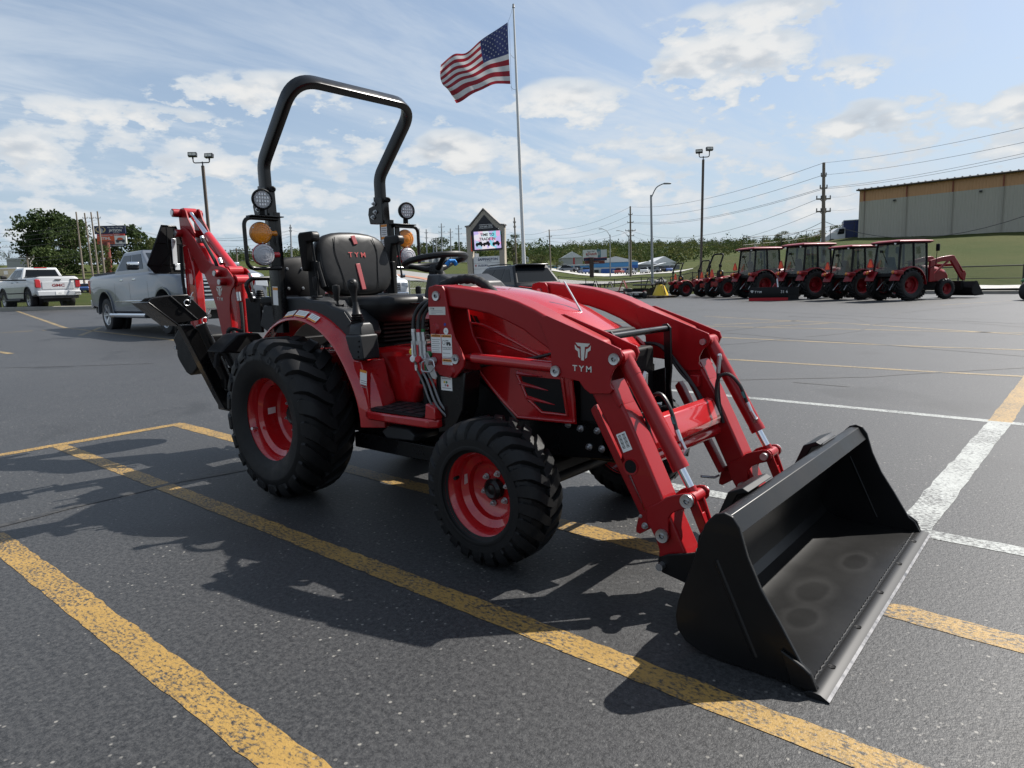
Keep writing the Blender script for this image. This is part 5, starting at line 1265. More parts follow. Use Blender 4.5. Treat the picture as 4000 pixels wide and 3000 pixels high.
    if brand: text(brand, 'brand_lettering', P('badge red', (.22, .02, .02), .4), t, (-2.947, 0, .97), (0, -1, 0), (0, 0, 1), .17, .003, bold=.03, squash=1.35)
    MB().bb(-2.6, 2.5, -.5, .5, .30, .60).build('underbody', TRIMB, t)
    return t
def vpos(px, py, hint):
    x, y = on0(px, py); return Vector((x, y, lotz(x, y)))
a_ = vpos(452, 1285, 0); c_ = vpos(673, 1312, 0)
dirv = (c_-a_); hd = math.atan2(dirv.y, dirv.x); 
side = Vector((-math.sin(hd), math.cos(hd), 0))
ctr = a_.lerp(c_, .5)+side*.85; ctr -= Vector((math.cos(hd), math.sin(hd), 0))*.075
pickup(SILVER, 'pickup_truck', 'silver crew cab pickup with chrome mirrors and side steps, behind the backhoe', (ctr.x, ctr.y, lotz(ctr.x, ctr.y)), hd)
q = gp(150, 30.5); pickup(WHITEC, 'pickup_truck', 'white pickup seen from behind at the left edge, red tail lights', (q.x, q.y, lotz(q.x, q.y)), R(181), 'GMC', mid=True, chrome=TRIMB).scale = (.94, .94, .94)
q = gp(1470, 33); pickup(WHITEC, 'pickup_truck', 'white pickup mostly hidden behind the tractor seat, showing its grille', (q.x, q.y, lotz(q.x, q.y)), R(-28))

def suv():
    q = gp(1975, 22.5)
    t = tag(empty('sport_utility', (q.x, q.y, lotz(q.x, q.y)-.09), R(160)), 'black sport utility with sloping rear window, parked behind the red hood', 'car'); t.scale = (.95, .95, .95)
    hw = .92
    poly = [(-2.28, .55), (-2.32, .72), (-2.30, 1.02), (-2.22, 1.12), (-1.5, 1.13), (.8, 1.08), (1.2, 1.05), (1.9, .98), (2.2, .88), (2.3, .62), (2.25, .40), (1.85, .36)]+arc(1.38, .36, .42, 5, 175)+[(.85, .32), (-.9, .32)]+arc(-1.36, .36, .42, 5, 175)+[(-1.85, .42)]
    b = bodyloft(poly, hw, .8, .92, .55, 1.7, -1.9)
    b.build('body', BLACKC, t, .03, seg=2)
    g = Green((-2.20, 1.15), (-1.72, .15), 1.10, 1.68, hw*.95, hw*.72); cab = g.body(t, BLACKC, .06)
    for s in (-1, 1):
        g.window(cab, .60, .90, .08, .86, s, u0t=.58, u1t=.96); g.window(cab, .31, .575, .08, .86, s, u0t=.27, u1t=.555); g.window(cab, .09, .285, .12, .82, s, u0t=.13, u1t=.245)
        MB().tube([(-1.5, s*.62, 1.725), (-.9, s*.63, 1.76), (.1, s*.63, 1.745)], .018, 8).build('roof_rail', TRIMB, t)
        MB().box((.72, s*(hw+.10), 1.16), (.12, .20, .13)).build('mirror', BLACKC, t, .03)
        for x in (-.75, .12): MB().box((x, s*(hw-.028), .93), (.2, .03, .04)).build('door_handle', BLACKC, t, .01)
        for cx in (1.38, -1.36): car_wheel(t, cx, s*(hw-.12), .36, .23, 5)
    g.pane(cab, .07, .93, .10, .86, False, nm='rear_window'); g.pane(cab, .05, .95, .06, .92, True)
    b = MB(); b.prism([(-.80, 1.03), (-.45, .985), (.45, .985), (.80, 1.03), (.82, 1.0), (.45, .955), (-.45, .955), (-.82, 1.0)], 'x', -2.33, -2.24); b.build('tail_light_bar', REDL, t, .01)
    MB().box((-2.06, 0, 1.185), (.03, .36, .03), (0, -.9, 0)).build('rear_wiper', TRIMB, t, .006)
    MB().box((-1.78, 0, 1.705), (.26, 1.16, .05), (0, .06, 0)).build('spoiler', BLACKC, t, .02)
    MB().sphere((-1.25, 0, 1.725), .05, 10, 6, (1.6, .6, .9)).build('roof_antenna', BLACKC, t)
    text('RAV4', 'brand_lettering', P('badge grey', (.35, .35, .36), .3, metal=.8), t, (-2.29, 0, 1.045), (0, -1, 0), (.5, 0, 1), .06, .004, spacing=2.2)
    MB().bb(-2.36, -2.2, -.78, .78, .42, .62).build('rear_bumper', TRIMB, t, .03)
suv()

# ------------------------------------------------------------------ the row of tractors along the fence
CABGLASS, _nt, _b = newmat('cab glass')
_b.inputs['Base Color'].default_value = (.06, .085, .08, 1); _b.inputs['Roughness'].default_value = .02
_b.inputs['Alpha'].default_value = .60; _b.inputs['Specular IOR Level'].default_value = .6
TRED = P('row tractor red', (.20, .006, .010), .4, coat=.15, spec=.3)
DT = tyre_mb(.66, .40, .36, 20, .05, .95, .48).build('t', RUBBER).data; DF = tyre_mb(.44, .28, .24, 20, .035, .95, .5).build('t', RUBBER).data
DR = rim_mb(.36, .16, .05, .1, 0).build('r', TRED, smooth=30).data; DFR = rim_mb(.24, .11, .03, .06, 0).build('r', TRED, smooth=30).data
for o in list(COL.objects):
    if o.name.split('.')[0] in ('t', 'r'): bpy.data.objects.remove(o)
def row_wheel(par, x, y, r, tm, rm):
    w = empty('wheel', (x, y, r), 0 if y < 0 else math.pi, par); link('tyre', tm, w); link('rim', rm, w)
    MB().lathe([(.001, -.02), (r*.16, -.02), (r*.2, .03)], (0, 0, 0), (0, 1, 0), 16).build('hub', TRED, w)
def triangle(par, c, w=.38):
    c = Vector(c); p = trunc(c, Vector((0, 1, 0)), Vector((0, 0, 1)), w, w*1.0)
    b = MB(); b.loft([p, [v+Vector((.01, 0, 0)) for v in p]]); tr = b.build('slow_vehicle_triangle', REDD, par)
    p2 = trunc(c+Vector((-.003, 0, w*.09)), Vector((0, 1, 0)), Vector((0, 0, 1)), w*.72, w*.76); b = MB(); b.add(p2, [tuple(range(6))]); b.build('triangle_face', REDREF, tr)
def hitch(par, k=1.0):
    b = MB(); b.bb(-.30*k, .25*k, -.28*k, .28*k, .42*k, 1.0*k); b.bb(-.15, 2.2*k, -.20*k, .20*k, .42*k, .8*k); b.build('transmission', BLACKM, par, .03)
    for s in (-1, 1):
        MB().tube([(-.2*k, s*.22*k, .50*k), (-.65*k, s*.34*k, .42*k), (-.85*k, s*.36*k, .45*k)], .03*k, 8).build('lift_arm', BLACKM, par)
        MB().tube([(-.15*k, s*.26*k, 1.0*k), (-.6*k, s*.34*k, .46*k)], .018*k, 8).build('lift_rod', STEEL, par)
    MB().tube([(-.28*k, 0, .85*k), (-.50*k, .02, .80*k), (-.55*k, .02, .60*k)], .025*k, 8).build('top_link', BLACKM, par)
    for i in range(7):
        y = rnd.uniform(-.3, .3)*k; z = rnd.uniform(.5, 1.1)*k
        MB().tube(catmull([(-.28*k, y, z), (-.38*k, y+rnd.uniform(-.1, .1), z-.1*k), (-.33*k, y+rnd.uniform(-.2, .2)*k, z-.3*k)], 4), .014*k, 6).build('hose', HOSE, par)
    b = MB(); b.bb(-.40*k, -.32*k, -.15*k, -.03*k, .86*k, .96*k); b.bb(-.42*k, -.34*k, .02*k, .22*k, .72*k, .84*k); b.build('remote_valve', BLACK, par, .01)
    hb = MB(); hb.cyl((-.40*k, .12*k, .62*k), (-.46*k, .12*k, .62*k), .02*k, 8); hb.build('power_shaft', STEEL, par)
def cab_tractor(pos, rz, label, loader=False, sc=1.0):
    t = tag(empty('cab_tractor', pos, rz), label, 'tractor', 'red tractors lined up along the fence'); t.scale = (sc, sc, sc)
    for s in (-1, 1):
        row_wheel(t, 0, s*.72, .66, DT, DR); row_wheel(t, 2.0, s*.70, .44, DF, DFR)
        rings = []
        for k in range(19):
            a = R(165-k*9.2); rr = .76
            q = lambda r_, y: (math.cos(a)*r_, s*y, .66+math.sin(a)*r_)
            rings.append([q(rr, .42), q(rr+.02, .78), q(rr+.005, .90), q(rr-.03, .92), q(rr-.02, .78), q(rr-.04, .42)])
        MB().loft(rings).build('fender', TRED, t, .01)
        MB().bb(-.80, -.45, min(s*.60, s*.92), max(s*.60, s*.92), 1.10, 1.30).build('lamp_pod', TRED, t, .06, seg=3)
        for y, m, z in ((.68, AMBER, 1.22), (.82, REDL, 1.20)):
            MB().lathe([(.07, .0), (.065, .03), (.001, .04)], (-.80, s*y, z), (-1, 0, 0), 18).build('tail_lamp', m, t)
        # mirror on its stalk
        b = MB(); b.tube([(1.12, s*.72, 1.35), (1.15, s*.95, 1.45), (1.15, s*.98, 2.10)], .015, 6); b.build('mirror_stalk', BLACKM, t)
        MB().box((1.14, s*1.02, 2.18), (.06, .18, .30)).build('mirror', BLACKM, t, .03)
    # cab
    posts = {'rl': ((-.50, .66, 1.15), (-.38, .60, 2.40)), 'rr': ((-.50, -.66, 1.15), (-.38, -.60, 2.40)), 'ml': ((.22, .76, 1.05), (.22, .66, 2.40)), 'mr': ((.22, -.76, 1.05), (.22, -.66, 2.40)), 'fl': ((1.10, .60, .75), (1.0, .58, 2.40)), 'fr': ((1.10, -.60, .75), (1.0, -.58, 2.40))}
    for a, c in posts.values(): MB().tube([a, c], 1, sec=rsec(.075, .075, .015), up=(1, 0, 0)).build('cab_post', BLACKM, t)
    def pane(*k): b = MB(); b.add(list(k), [tuple(range(len(k)))]); return b.build('cab_window', CABGLASS, t, smooth=0)
    I = lambda k, v: Vector(posts[k][0]).lerp(Vector(posts[k][1]), v)
    pane(I('rl', .02), I('rr', .02), I('rr', .98), I('rl', .98)); pane(I('rr', .05), I('mr', .1), I('mr', .98), I('rr', .98)); pane(I('rl', .05), I('ml', .1), I('ml', .98), I('rl', .98))
    pane(I('mr', .03), I('fr', .03), I('fr', .98), I('mr', .98)); pane(I('ml', .03), I('fl', .03), I('fl', .98), I('ml', .98)); pane(I('fl', .3), I('fr', .3), I('fr', .98), I('fl', .98))
    MB().loft([[(-.55, -.70, 2.38), (1.10, -.68, 2.38), (1.10, .68, 2.38), (-.55, .70, 2.38)], [(-.62, -.76, 2.44), (1.22, -.74, 2.44), (1.22, .74, 2.44), (-.62, .76, 2.44)]]).build('roof_liner', BLACKM, t, .02)
    MB().loft([[(-.64, -.78, 2.442), (1.26, -.76, 2.442), (1.26, .76, 2.442), (-.64, .78, 2.442)], [(-.60, -.76, 2.50), (1.20, -.73, 2.50), (1.20, .73, 2.50), (-.60, .76, 2.50)], [(-.40, -.55, 2.55), (.95, -.5, 2.55), (.95, .5, 2.55), (-.40, .55, 2.55)]]).build('roof', TRED, t, .02, seg=3)
    b = MB(); b.bb(-.50, 1.05, -.58, .58, 1.02, 1.16); b.build('cab_floor', BLACKM, t, .02)
    for s in (-1, 1): MB().lathe([(.06, 0), (.05, -.02), (.001, -.03)], (-.56, s*.5, 2.40), (1, 0, 0), 14).build('roof_lamp', LED, t)
    b = MB(); b.bb(-.12, .30, -.24, .24, 1.16, 1.32); b.loft([[(-.22, -.24, 1.3), (-.12, -.24, 1.3), (-.12, .24, 1.3), (-.22, .24, 1.3)], [(-.32, -.20, 1.85), (-.24, -.20, 1.85), (-.24, .20, 1.85), (-.32, .20, 1.85)]]); b.build('cab_seat', VINYL, t, .04)
    b = MB(); b.tube([(.72+.17*math.cos(i*.42), .17*math.sin(i*.42), 1.62+.06*math.cos(i*.42)) for i in range(15)], .016, 6, closed=True); b.tube([(.72, 0, 1.62), (.85, 0, 1.2)], .03, 6); b.build('steering_wheel', BLACKM, t)
    b = MB(); b.tube([(-.47, -.05, 1.55), (-.42, .28, 2.05)], .012, 6); b.box((-.47, .3, 2.1), (.05, .14, .10)); b.build('rear_wiper', BLACKM, t)
    rings = []
    for x, z, w in ((1.10, 1.48, .40), (1.5, 1.46, .40), (2.0, 1.38, .37), (2.45, 1.25, .33), (2.60, 1.10, .30)): rings.append([(x, -w, .75), (x, w, .75), (x, w, z-.12), (x, w*.7, z), (x, -w*.7, z), (x, -w, z-.12)])
    MB().loft(rings).build('hood', TRED, t, .03)
    hitch(t); triangle(t, (-.72, .62, 1.42))
    if loader:
        for s in (-1, 1):
            b = MB(); b.prism([(1.25, .75), (1.55, .75), (1.50, 1.62), (1.30, 1.65)], 'y', s*.46, s*.58); b.build('loader_tower', TRED, t, .02)
            b = MB(); b.prism([(1.28, 1.66), (1.9, 1.80), (2.45, 1.86), (2.60, 1.84), (3.15, .95), (3.05, .85), (2.42, 1.62), (1.9, 1.60), (1.30, 1.48)], 'y', s*.47, s*.57); b.build('loader_arm', TRED, t, .02)
            MB().tube([(1.45, s*.52, 1.0), (2.30, s*.52, 1.62)], .045, 10).build('lift_cylinder', TRED, t)
            MB().tube([(2.62, s*.52, 1.78), (3.18, s*.52, 1.12)], .04, 10).build('tilt_cylinder', TRED, t)
            MB().prism([(3.05, 1.05), (3.2, 1.2), (3.3, 1.05), (3.25, .75), (3.1, .8)], 'y', s*.46, s*.58).build('arm_bracket', TRED, t, .01)
        MB().tube([(2.7, -.5, 1.45), (2.7, .5, 1.45)], .06, 10).build('cross_tube', TRED, t)
        b = MB(); pr = [(3.95, .12), (3.45, .10), (3.30, .22), (3.27, .45), (3.45, .72)]
        b.prism(shell([Vector(p) for p in pr], -.03), 'y', -.92, .92)
        for s in (-1, 1): b.prism([(3.45, .74), (3.55, .72), (3.95, .12), (3.45, .09), (3.28, .22), (3.25, .45)], 'y', s*.92, s*.90)
        b.build('loader_bucket', BLACKM, t)
        MB().bb(3.12, 3.30, -.5, .5, .35, .75).build('bucket_mount', BLACKM, t, .01)
    return t
HD = R(57); fw = Vector((math.cos(HD), math.sin(HD), 0))
cab_tractor((-2.55, 27.05, 0), HD, 'red cab tractor with raised loader arm and black bucket, rightmost of the row', True, sc=.89)
cab_tractor((-4.55, 28.6, 0), HD, 'red cab tractor just left of the one with a loader', sc=.88)
cab_tractor((-6.85, 29.95, 0), HD, 'red cab tractor beside the snow blade, second cab from the left', sc=.98)
cab_tractor((-9.95, 32.3, 0), HD, 'leftmost red cab tractor of the row, behind the snow blade', sc=1.0)
def bar_tractor(pos, rz, label, sc):
    t = tag(empty('open_tractor', pos, rz), label, 'tractor', 'red tractors lined up along the fence'); t.scale = (sc, sc, sc)
    for s in (-1, 1):
        row_wheel(t, 0, s*.52, .44, DF, DFR); w = empty('wheel', (1.5, s*.5, .30), 0 if s < 0 else math.pi, t)
        a = link('tyre', DF, w); c = link('rim', DFR, w); a.scale = c.scale = (.68, .8, .68)
        rings = []
        for k in range(15):
            a = R(150-k*10); q = lambda r_, y: (math.cos(a)*r_, s*y, .44+math.sin(a)*r_)
            rings.append([q(.52, .30), q(.535, .60), q(.50, .66), q(.48, .64), q(.51, .58), q(.49, .30)])
        MB().loft(rings).build('fender', TRED, t, .01)
        MB().bb(-.50, -.25, min(s*.36, s*.66), max(s*.36, s*.66), .74, .90).build('fender_end', TRED, t, .04)
        b = MB(); b.tube(fillet([(-.30, s*.42, 1.20), (-.30, s*.62, 1.20), (-.30, s*.62, 1.0), (-.30, s*.42, 1.0)], .04), .012, 6); b.build('lamp_guard', BLACKM, t)
        MB().lathe([(.06, 0), (.05, -.02), (.001, -.03)], (-.31, s*.54, 1.10), (1, 0, 0), 14).build('turn_signal', AMBER, t)
    b = MB(); b.tube(fillet([(-.28, -.42, .70), (-.28, -.42, 1.45), (-.08, -.40, 1.95), (-.08, .40, 1.95), (-.28, .42, 1.45), (-.28, .42, .70)], [.1, .16, .16, .1], 6), .038, 8); b.build('roll_bar', BLACKM, t)
    for s in (-1, 1): MB().box((-.27, s*.42, 1.42), (.10, .11, .14)).build('hinge_block', BLACKM, t, .01)
    MB().loft([oval((.05, 0, .98), .24, .26, (1, 0, .1), (0, 0, 1)), oval((-.04, 0, .99), .23, .25, (1, 0, .1), (0, 0, 1))]).build('backrest', VINYL, t, .02)
    MB().bb(.02, .48, -.24, .24, .70, .80).build('seat_cushion', VINYL, t, .03)
    b = MB(); b.tube([(.78+.17*math.cos(i*.42), .17*math.sin(i*.42), 1.08+.05*math.cos(i*.42)) for i in range(15)], .015, 6, closed=True); b.tube([(.78, 0, 1.08), (.9, 0, .7)], .03, 6); b.build('steering_wheel', BLACKM, t)
    rings = []
    for x, z, w in ((.85, 1.02, .26), (1.2, 1.0, .26), (1.6, .92, .24), (1.9, .80, .2)): rings.append([(x, -w, .5), (x, w, .5), (x, w, z-.10), (x, w*.7, z), (x, -w*.7, z), (x, -w, z-.10)])
    MB().loft(rings).build('hood', TRED, t, .03)
    MB().bb(-.2, .9, -.45, .45, .42, .50).build('platform', BLACKM, t, .01); MB().bb(-.3, .4, -.30, .30, .48, .72).build('seat_deck', TRED, t, .03)
    hitch(t, .66); triangle(t, (-.36, .10 if sc > 1.1 else .0, 1.0 if sc < 1.1 else .92), .36)
bar_tractor((-12.6, 34.2, 0), HD, 'red open tractor with a folding roll bar beside the leftmost cab tractor', 1.22)
bar_tractor((-14.1, 35.9, 0), HD, 'small red open tractor between two others, partly hidden', 1.08)
bar_tractor((-16.3, 36.9, 0), HD, 'small red open tractor at the left end of the row', 1.05)
# snow blade standing behind the cab tractors
bl = vpos(3020, 1175, 0)
t = tag(empty('snow_blade', (bl.x, bl.y, 0), R(13)), 'black snow blade with a red cutting edge, standing in front of the cab tractors', 'blade')
b = MB(); b.prism(shell([Vector(p) for p in ((-.02, .10), (-.05, .25), (-.02, .45), (.03, .58))], .02), 'x', -1.02, 1.02)
b = MB(); b.loft([[(x, -.05, .10), (x, -.10, .28), (x, -.07, .48), (x, -.02, .60), (x, .01, .60), (x, -.04, .46), (x, -.07, .28), (x, -.02, .10)] for x in (-1.02, 1.02)]); b.build('blade_shell', BLACKM, t, .004)
MB().loft([[(x, -.04, .005), (x, -.062, .14), (x, -.045, .14), (x, -.02, .005)] for x in (-1.02, .62)]).build('cutting_edge', REDD, t)
MB().prism([(.62, .03), (1.05, .05), (1.05, .60), (.62, .58)], 'y', -.09, -.062).build('end_plate', BLACKM, t)
text('TYM', 'blade_lettering', WHITE, t, (-.62, -.108, .36), (1, 0, 0), (0, -.1, 1), .13, .004, bold=.02, spacing=1.3)
emblem(t, (-.88, -.108, .42), (1, 0, 0), (0, -.1, 1), .14, .11, WHITE, .004)
text('31 6', 'blade_lettering', WHITE, t, (.46, -.108, .34), (1, 0, 0), (0, -.1, 1), .17, .004)
for x in (-.3, .3): MB().tube([(x, .0, .3), (x*.4, .5, .5), (0, .7, .75)], .035, 8).build('blade_brace', TRED, t)
MB().tube([(.2, 0, .5), (.1, .45, .95)], .03, 8).build('adjuster', STEEL, t)
# green mower at the right edge
gm = vpos(4010, 1173, 0); gm.z = 0
t = tag(empty('mower', (gm.x+.35, gm.y+.2, 0), HD), 'green lawn mower cut off by the right edge of the view', 'mower')
GRN = P('mower green', (.02, .13, .035), .4, coat=.4)
for s in (-1, 1):
    w = empty('wheel', (0, s*.42, .30), 0 if s < 0 else math.pi, t); MB().lathe([(.16, -.13), (.25, -.14), (.30, -.10), (.30, .10), (.25, .14), (.16, .13)], (0, 0, 0), (0, 1, 0), 28).build('tyre', CARTYRE, w); MB().lathe([(.165, -.11), (.14, -.04), (.001, -.04)], (0, 0, 0), (0, 1, 0), 20).build('rim', YELD, w)
MB().loft([[(-.35, -.5, .62), (.5, -.5, .62), (.5, .5, .62), (-.35, .5, .62)], [(-.28, -.42, .74), (.4, -.42, .74), (.4, .42, .74), (-.28, .42, .74)]]).build('fender_deck', GRN, t, .04)
MB().bb(-.1, 1.2, -.25, .25, .35, .62).build('mower_frame', BLACKM, t, .02); MB().loft([oval((-.05, 0, .95), .2, .2, (1, 0, .1), (0, 0, 1)), oval((.03, 0, .95), .2, .2, (1, 0, .1), (0, 0, 1))]).build('backrest', VINYL, t, .02)
MB().bb(.9, 1.5, -.24, .24, .5, .85).build('hood', GRN, t, .05)

# ------------------------------------------------------------------ fences, kerbs, roads
def drape(name, mat, pts, w, dz=.06, kind='structure', step=3.0, z=None):
    b = MB(); Q = [Vector((p.x, p.y, 0)) for p in pts]; path = []
    for a, c in zip(Q, Q[1:]):
        n = max(1, int((c-a).length/step))
        for k in range(n): path.append(a.lerp(c, k/n))
    path.append(Q[-1]); rows = []
    for i, p in enumerate(path):
        t = (path[min(i+1, len(path)-1)]-path[max(i-1, 0)]).normalized(); nn = Vector((-t.y, t.x, 0)); row = []
        for j in range(5):
            q = p+nn*(w*(j/4-.5)); row.append((q.x, q.y, terr(q.x, q.y)+dz))
        rows.append(row)
    b.loft(rows, closed=False, cap=False); o = b.build(name, mat, kind=kind, smooth=60)
    if o.data.polygons[0].normal.z < 0: o.data.flip_normals()
    return o
drape('road', ROADM, [gp(700, 140), gp(1250, 120), gp(1460, 98), gp(1580, 80), gp(1720, 68), gp(1900, 66), gp(2150, 74), gp(2500, 84)], 9.0, .08)
drape('road_shoulder', ROADR, [gp(1460, 90), gp(1590, 74), gp(1730, 62.5), gp(1900, 61)], 1.2, .12)
drape('gravel_yard', GRAVEL, [gp(-300, 160), gp(100, 160), gp(400, 165), gp(620, 175)], 46, .08)
drape('road', P('concrete road', (.42, .41, .39), .9, vary=.1), [gp(5200, 31), gp(4300, 32.5), gp(3900, 34), gp(3600, 37), gp(3420, 40.5)], 3.6, .10)
drape('gravel_yard', GRAVEL, [gp(2080, 150), gp(2350, 160), gp(2650, 170)], 34, .08)
def kerb(pts, name='kerb'):
    b = MB(); P_ = []
    for a, c in zip(pts, pts[1:]):
        n = max(1, int((c-a).length/2))
        for k in range(n): P_.append(a.lerp(c, k/n))
    P_.append(pts[-1])
    P_ = [Vector((p.x, p.y, max(terr(p.x, p.y)+.02, lotz(p.x, p.y))+.045)) for p in P_]
    b.tube(P_, 1, sec=[(-.12, -.16), (.12, -.16), (.12, .085), (.08, .10), (-.08, .10), (-.12, .085)], up=(0, 0, 1)); b.build(name, CONC, kind='structure')
kerb([gp(-900, 27.7), gp(0, 28.4), gp(700, 29.4), gp(1500, 39.9)]); kerb([gp(2400, 57.9), gp(2620, 52.9), gp(2800, 47.9), gp(3000, 42.9), gp(3340, 35.9), gp(4000, 28.4), gp(4700, 26.7)])
FENB = P('black fence', (.010, .010, .011), .5); FENG = P('galvanised fence', (.33, .34, .35), .5, metal=.5)
def fence(pts, h, label, mat=FENB, spacing=2.7, mesh=True, name='chain_link_fence'):
    t = tag(empty(name, pts[0]), label, 'fence'); o = pts[0]
    P_ = []
    for a, c in zip(pts, pts[1:]):
        n = max(1, round((c-a).length/spacing))
        for k in range(n): P_.append(a.lerp(c, k/n))
    P_.append(pts[-1]); P_ = [Vector((p.x, p.y, max(terr(p.x, p.y)+.02, lotz(p.x, p.y))))-o for p in P_]
    po = MB().cyl((0, 0, 0), (0, 0, h+.04), .034, 8).build('post', mat); pm = po.data; bpy.data.objects.remove(po)
    for p in P_: link('post', pm, t, loc=p)
    up = Vector((0, 0, 1))
    MB().tube([p+up*h for p in P_], .026, 6).build('top_rail', mat, t); MB().tube([p+up*.06 for p in P_], .010, 5).build('bottom_wire', mat, t)
    MB().tube([p+up*h*.55 for p in P_], .016, 5).build('mid_rail', mat, t)
    if mesh:
        b = MB(); r = .0022
        for a, c in zip(P_, P_[1:]):
            L_ = (c-a).length; n = int(L_/.075)
            for k in range(-int(h/.075), n):
                for sg in (1, -1):
                    s0 = k*.075; s1 = s0+h; z0, z1 = (0.05, h) if sg > 0 else (h, .05)
                    u0, u1 = max(0, s0), min(L_, s1)
                    if u1 <= u0: continue
                    f = lambda u: a.lerp(c, u/L_)+up*lerp(z0, z1, (u-s0)/(s1-s0))
                    p, q = f(u0), f(u1); nrm = (c-a).normalized().cross(up)*r; vv = up*r
                    b.add([p+vv, p-vv+nrm, p-vv-nrm, q+vv, q-vv+nrm, q-vv-nrm], [(0, 1, 4, 3), (1, 2, 5, 4), (2, 0, 3, 5)])
        me = bpy.data.meshes.new('wire_mesh'); me.from_pydata(b.v, [], b.f); me.materials.append(mat); link('wire_mesh', me, t, kind='stuff')
    return t
fence([gp(-700, 28.0), gp(0, 28.7), gp(700, 29.8), gp(1200, 35.5)], 1.25, 'black chain link fence behind the pickups on the left')
fence([gp(2180, 60), gp(2400, 58.3), gp(2620, 53.3), gp(2800, 48.3), gp(3000, 43.3), gp(3340, 36.3), gp(4000, 28.8), gp(4600, 27.2)], 1.2, 'black chain link fence behind the row of tractors')
fence([gp(1330, 42), gp(1600, 45), gp(1900, 52)], 1.2, 'grey galvanised wire fence along the road, behind the steering wheel', FENG)

# ------------------------------------------------------------------ lamp posts, flag, sign
BRONZE = P('bronze pole', (.075, .055, .040), .5, vary=.1); DARKM = P('dark lamp metal', (.02, .02, .022), .4); GALV = P('grey pole', (.22, .23, .24), .5, metal=.3)
LENS = P('lamp lens', (.62, .60, .52), .3)
def stake(px_top, py_top, px_b, d, top_extra=0.0):
    base = gp(px_b, d); top = at(px_top, py_top, d); return base, top
def flood(px_top, py_top, px_b, d, label, heads):
    base, top = stake(px_top, py_top, px_b, d)
    t = tag(empty('lamp_post', base), label, 'lamp post', 'parking lot lamp posts'); v = top-base; k = d/FPX
    rd = Vector((CR.x, CR.y, 0)).normalized(); up = v.normalized(); fw_ = Vector((-CF.x, -CF.y, 0)).normalized()
    MB().tube([Vector((0, 0, -.1)), v], 1, sec=rsec(.14, .14, .02), up=tuple(rd)).build('pole', BRONZE, t)
    ar = MB(); ar.tube([v, v+up*.22], .035, 8)
    for (hx, hy, tw) in heads:
        e = v+rd*(hx*k)-Vector((0, 0, 1))*(hy*k)
        ar.tube(fillet([v+up*.17, v+up*.17+rd*(hx*k)*.98, e-Vector((0, 0, .12))], .25, 6), .03, 8)
    ar.build('lamp_arm', DARKM, t)
    for (hx, hy, tw) in heads:
        e = v+rd*(hx*k)-Vector((0, 0, 1))*(hy*k)
        m = Matrix.Rotation(tw, 3, 'Z') @ Matrix((rd, fw_, Vector((0, 0, 1)))).transposed() @ Matrix.Rotation(R(12), 3, 'X')
        h = empty('lamp_head', e, 0, t)
        MB().box((0, 0, .07), (.44, .20, .22), m).build('housing', DARKM, h, .01)
        for sx in (-.095, .095): MB().box(m @ Vector((sx, .101, .0))+Vector((0, 0, .07)), (.165, .012, .13), m).build('lamp_pane', LENS, h)
        MB().cyl((0, 0, -.14), (0, 0, -.03), .045, 8).build('knuckle', DARKM, h)
flood(792, 648, 838, 36, 'twin headed floodlight pole rising behind the backhoe', [(-36, -38, R(10)), (28, -32, R(-6))])
flood(2747, 624, 2736, 44, 'twin headed floodlight pole above the small tractors', [(-16, -28, R(-22)), (24, -36, R(4))])
# flag pole
base, top = stake(2005, 12, 2051, 36)
t = tag(empty('flag_pole', base), 'tall tapering white flag pole behind the sport utility', 'flag pole')
POLEW = P('white pole', (.55, .55, .54), .45)
v = top-base; MB().tube([Vector((0, 0, -.1)), v*.5, v*.99], [.11, .085, .045], 14).build('pole', POLEW, t)
MB().lathe([(.001, .22), (.05, .18), (.065, .02), (.075, 0), (.04, -.02)], v*.985, v.normalized(), 12).build('finial', GREY, t)
rp = MB(); rp.tube([at(2003, 25, 36)-base, at(1996, 55, 36)-base, at(1985, 85, 36)-base], .006, 5); rp.build('halyard', GREY, t); rp = MB(); rp.tube([at(1985, 85, 36)-base, at(1991, 130, 36)-base, at(1997, 330, 36)-base, at(2000, 356, 36)-base], .006, 5); rp.build('halyard', GREY, t)
for y in (228, 352):
    rp = MB(); rp.tube([at(1992, y-18, 36)-base, at(2003, y-4, 36)-base, at(2015+(y-228)*.05, y+1, 36)-base], .008, 5); rp.build('flag_snap', GREY, t)
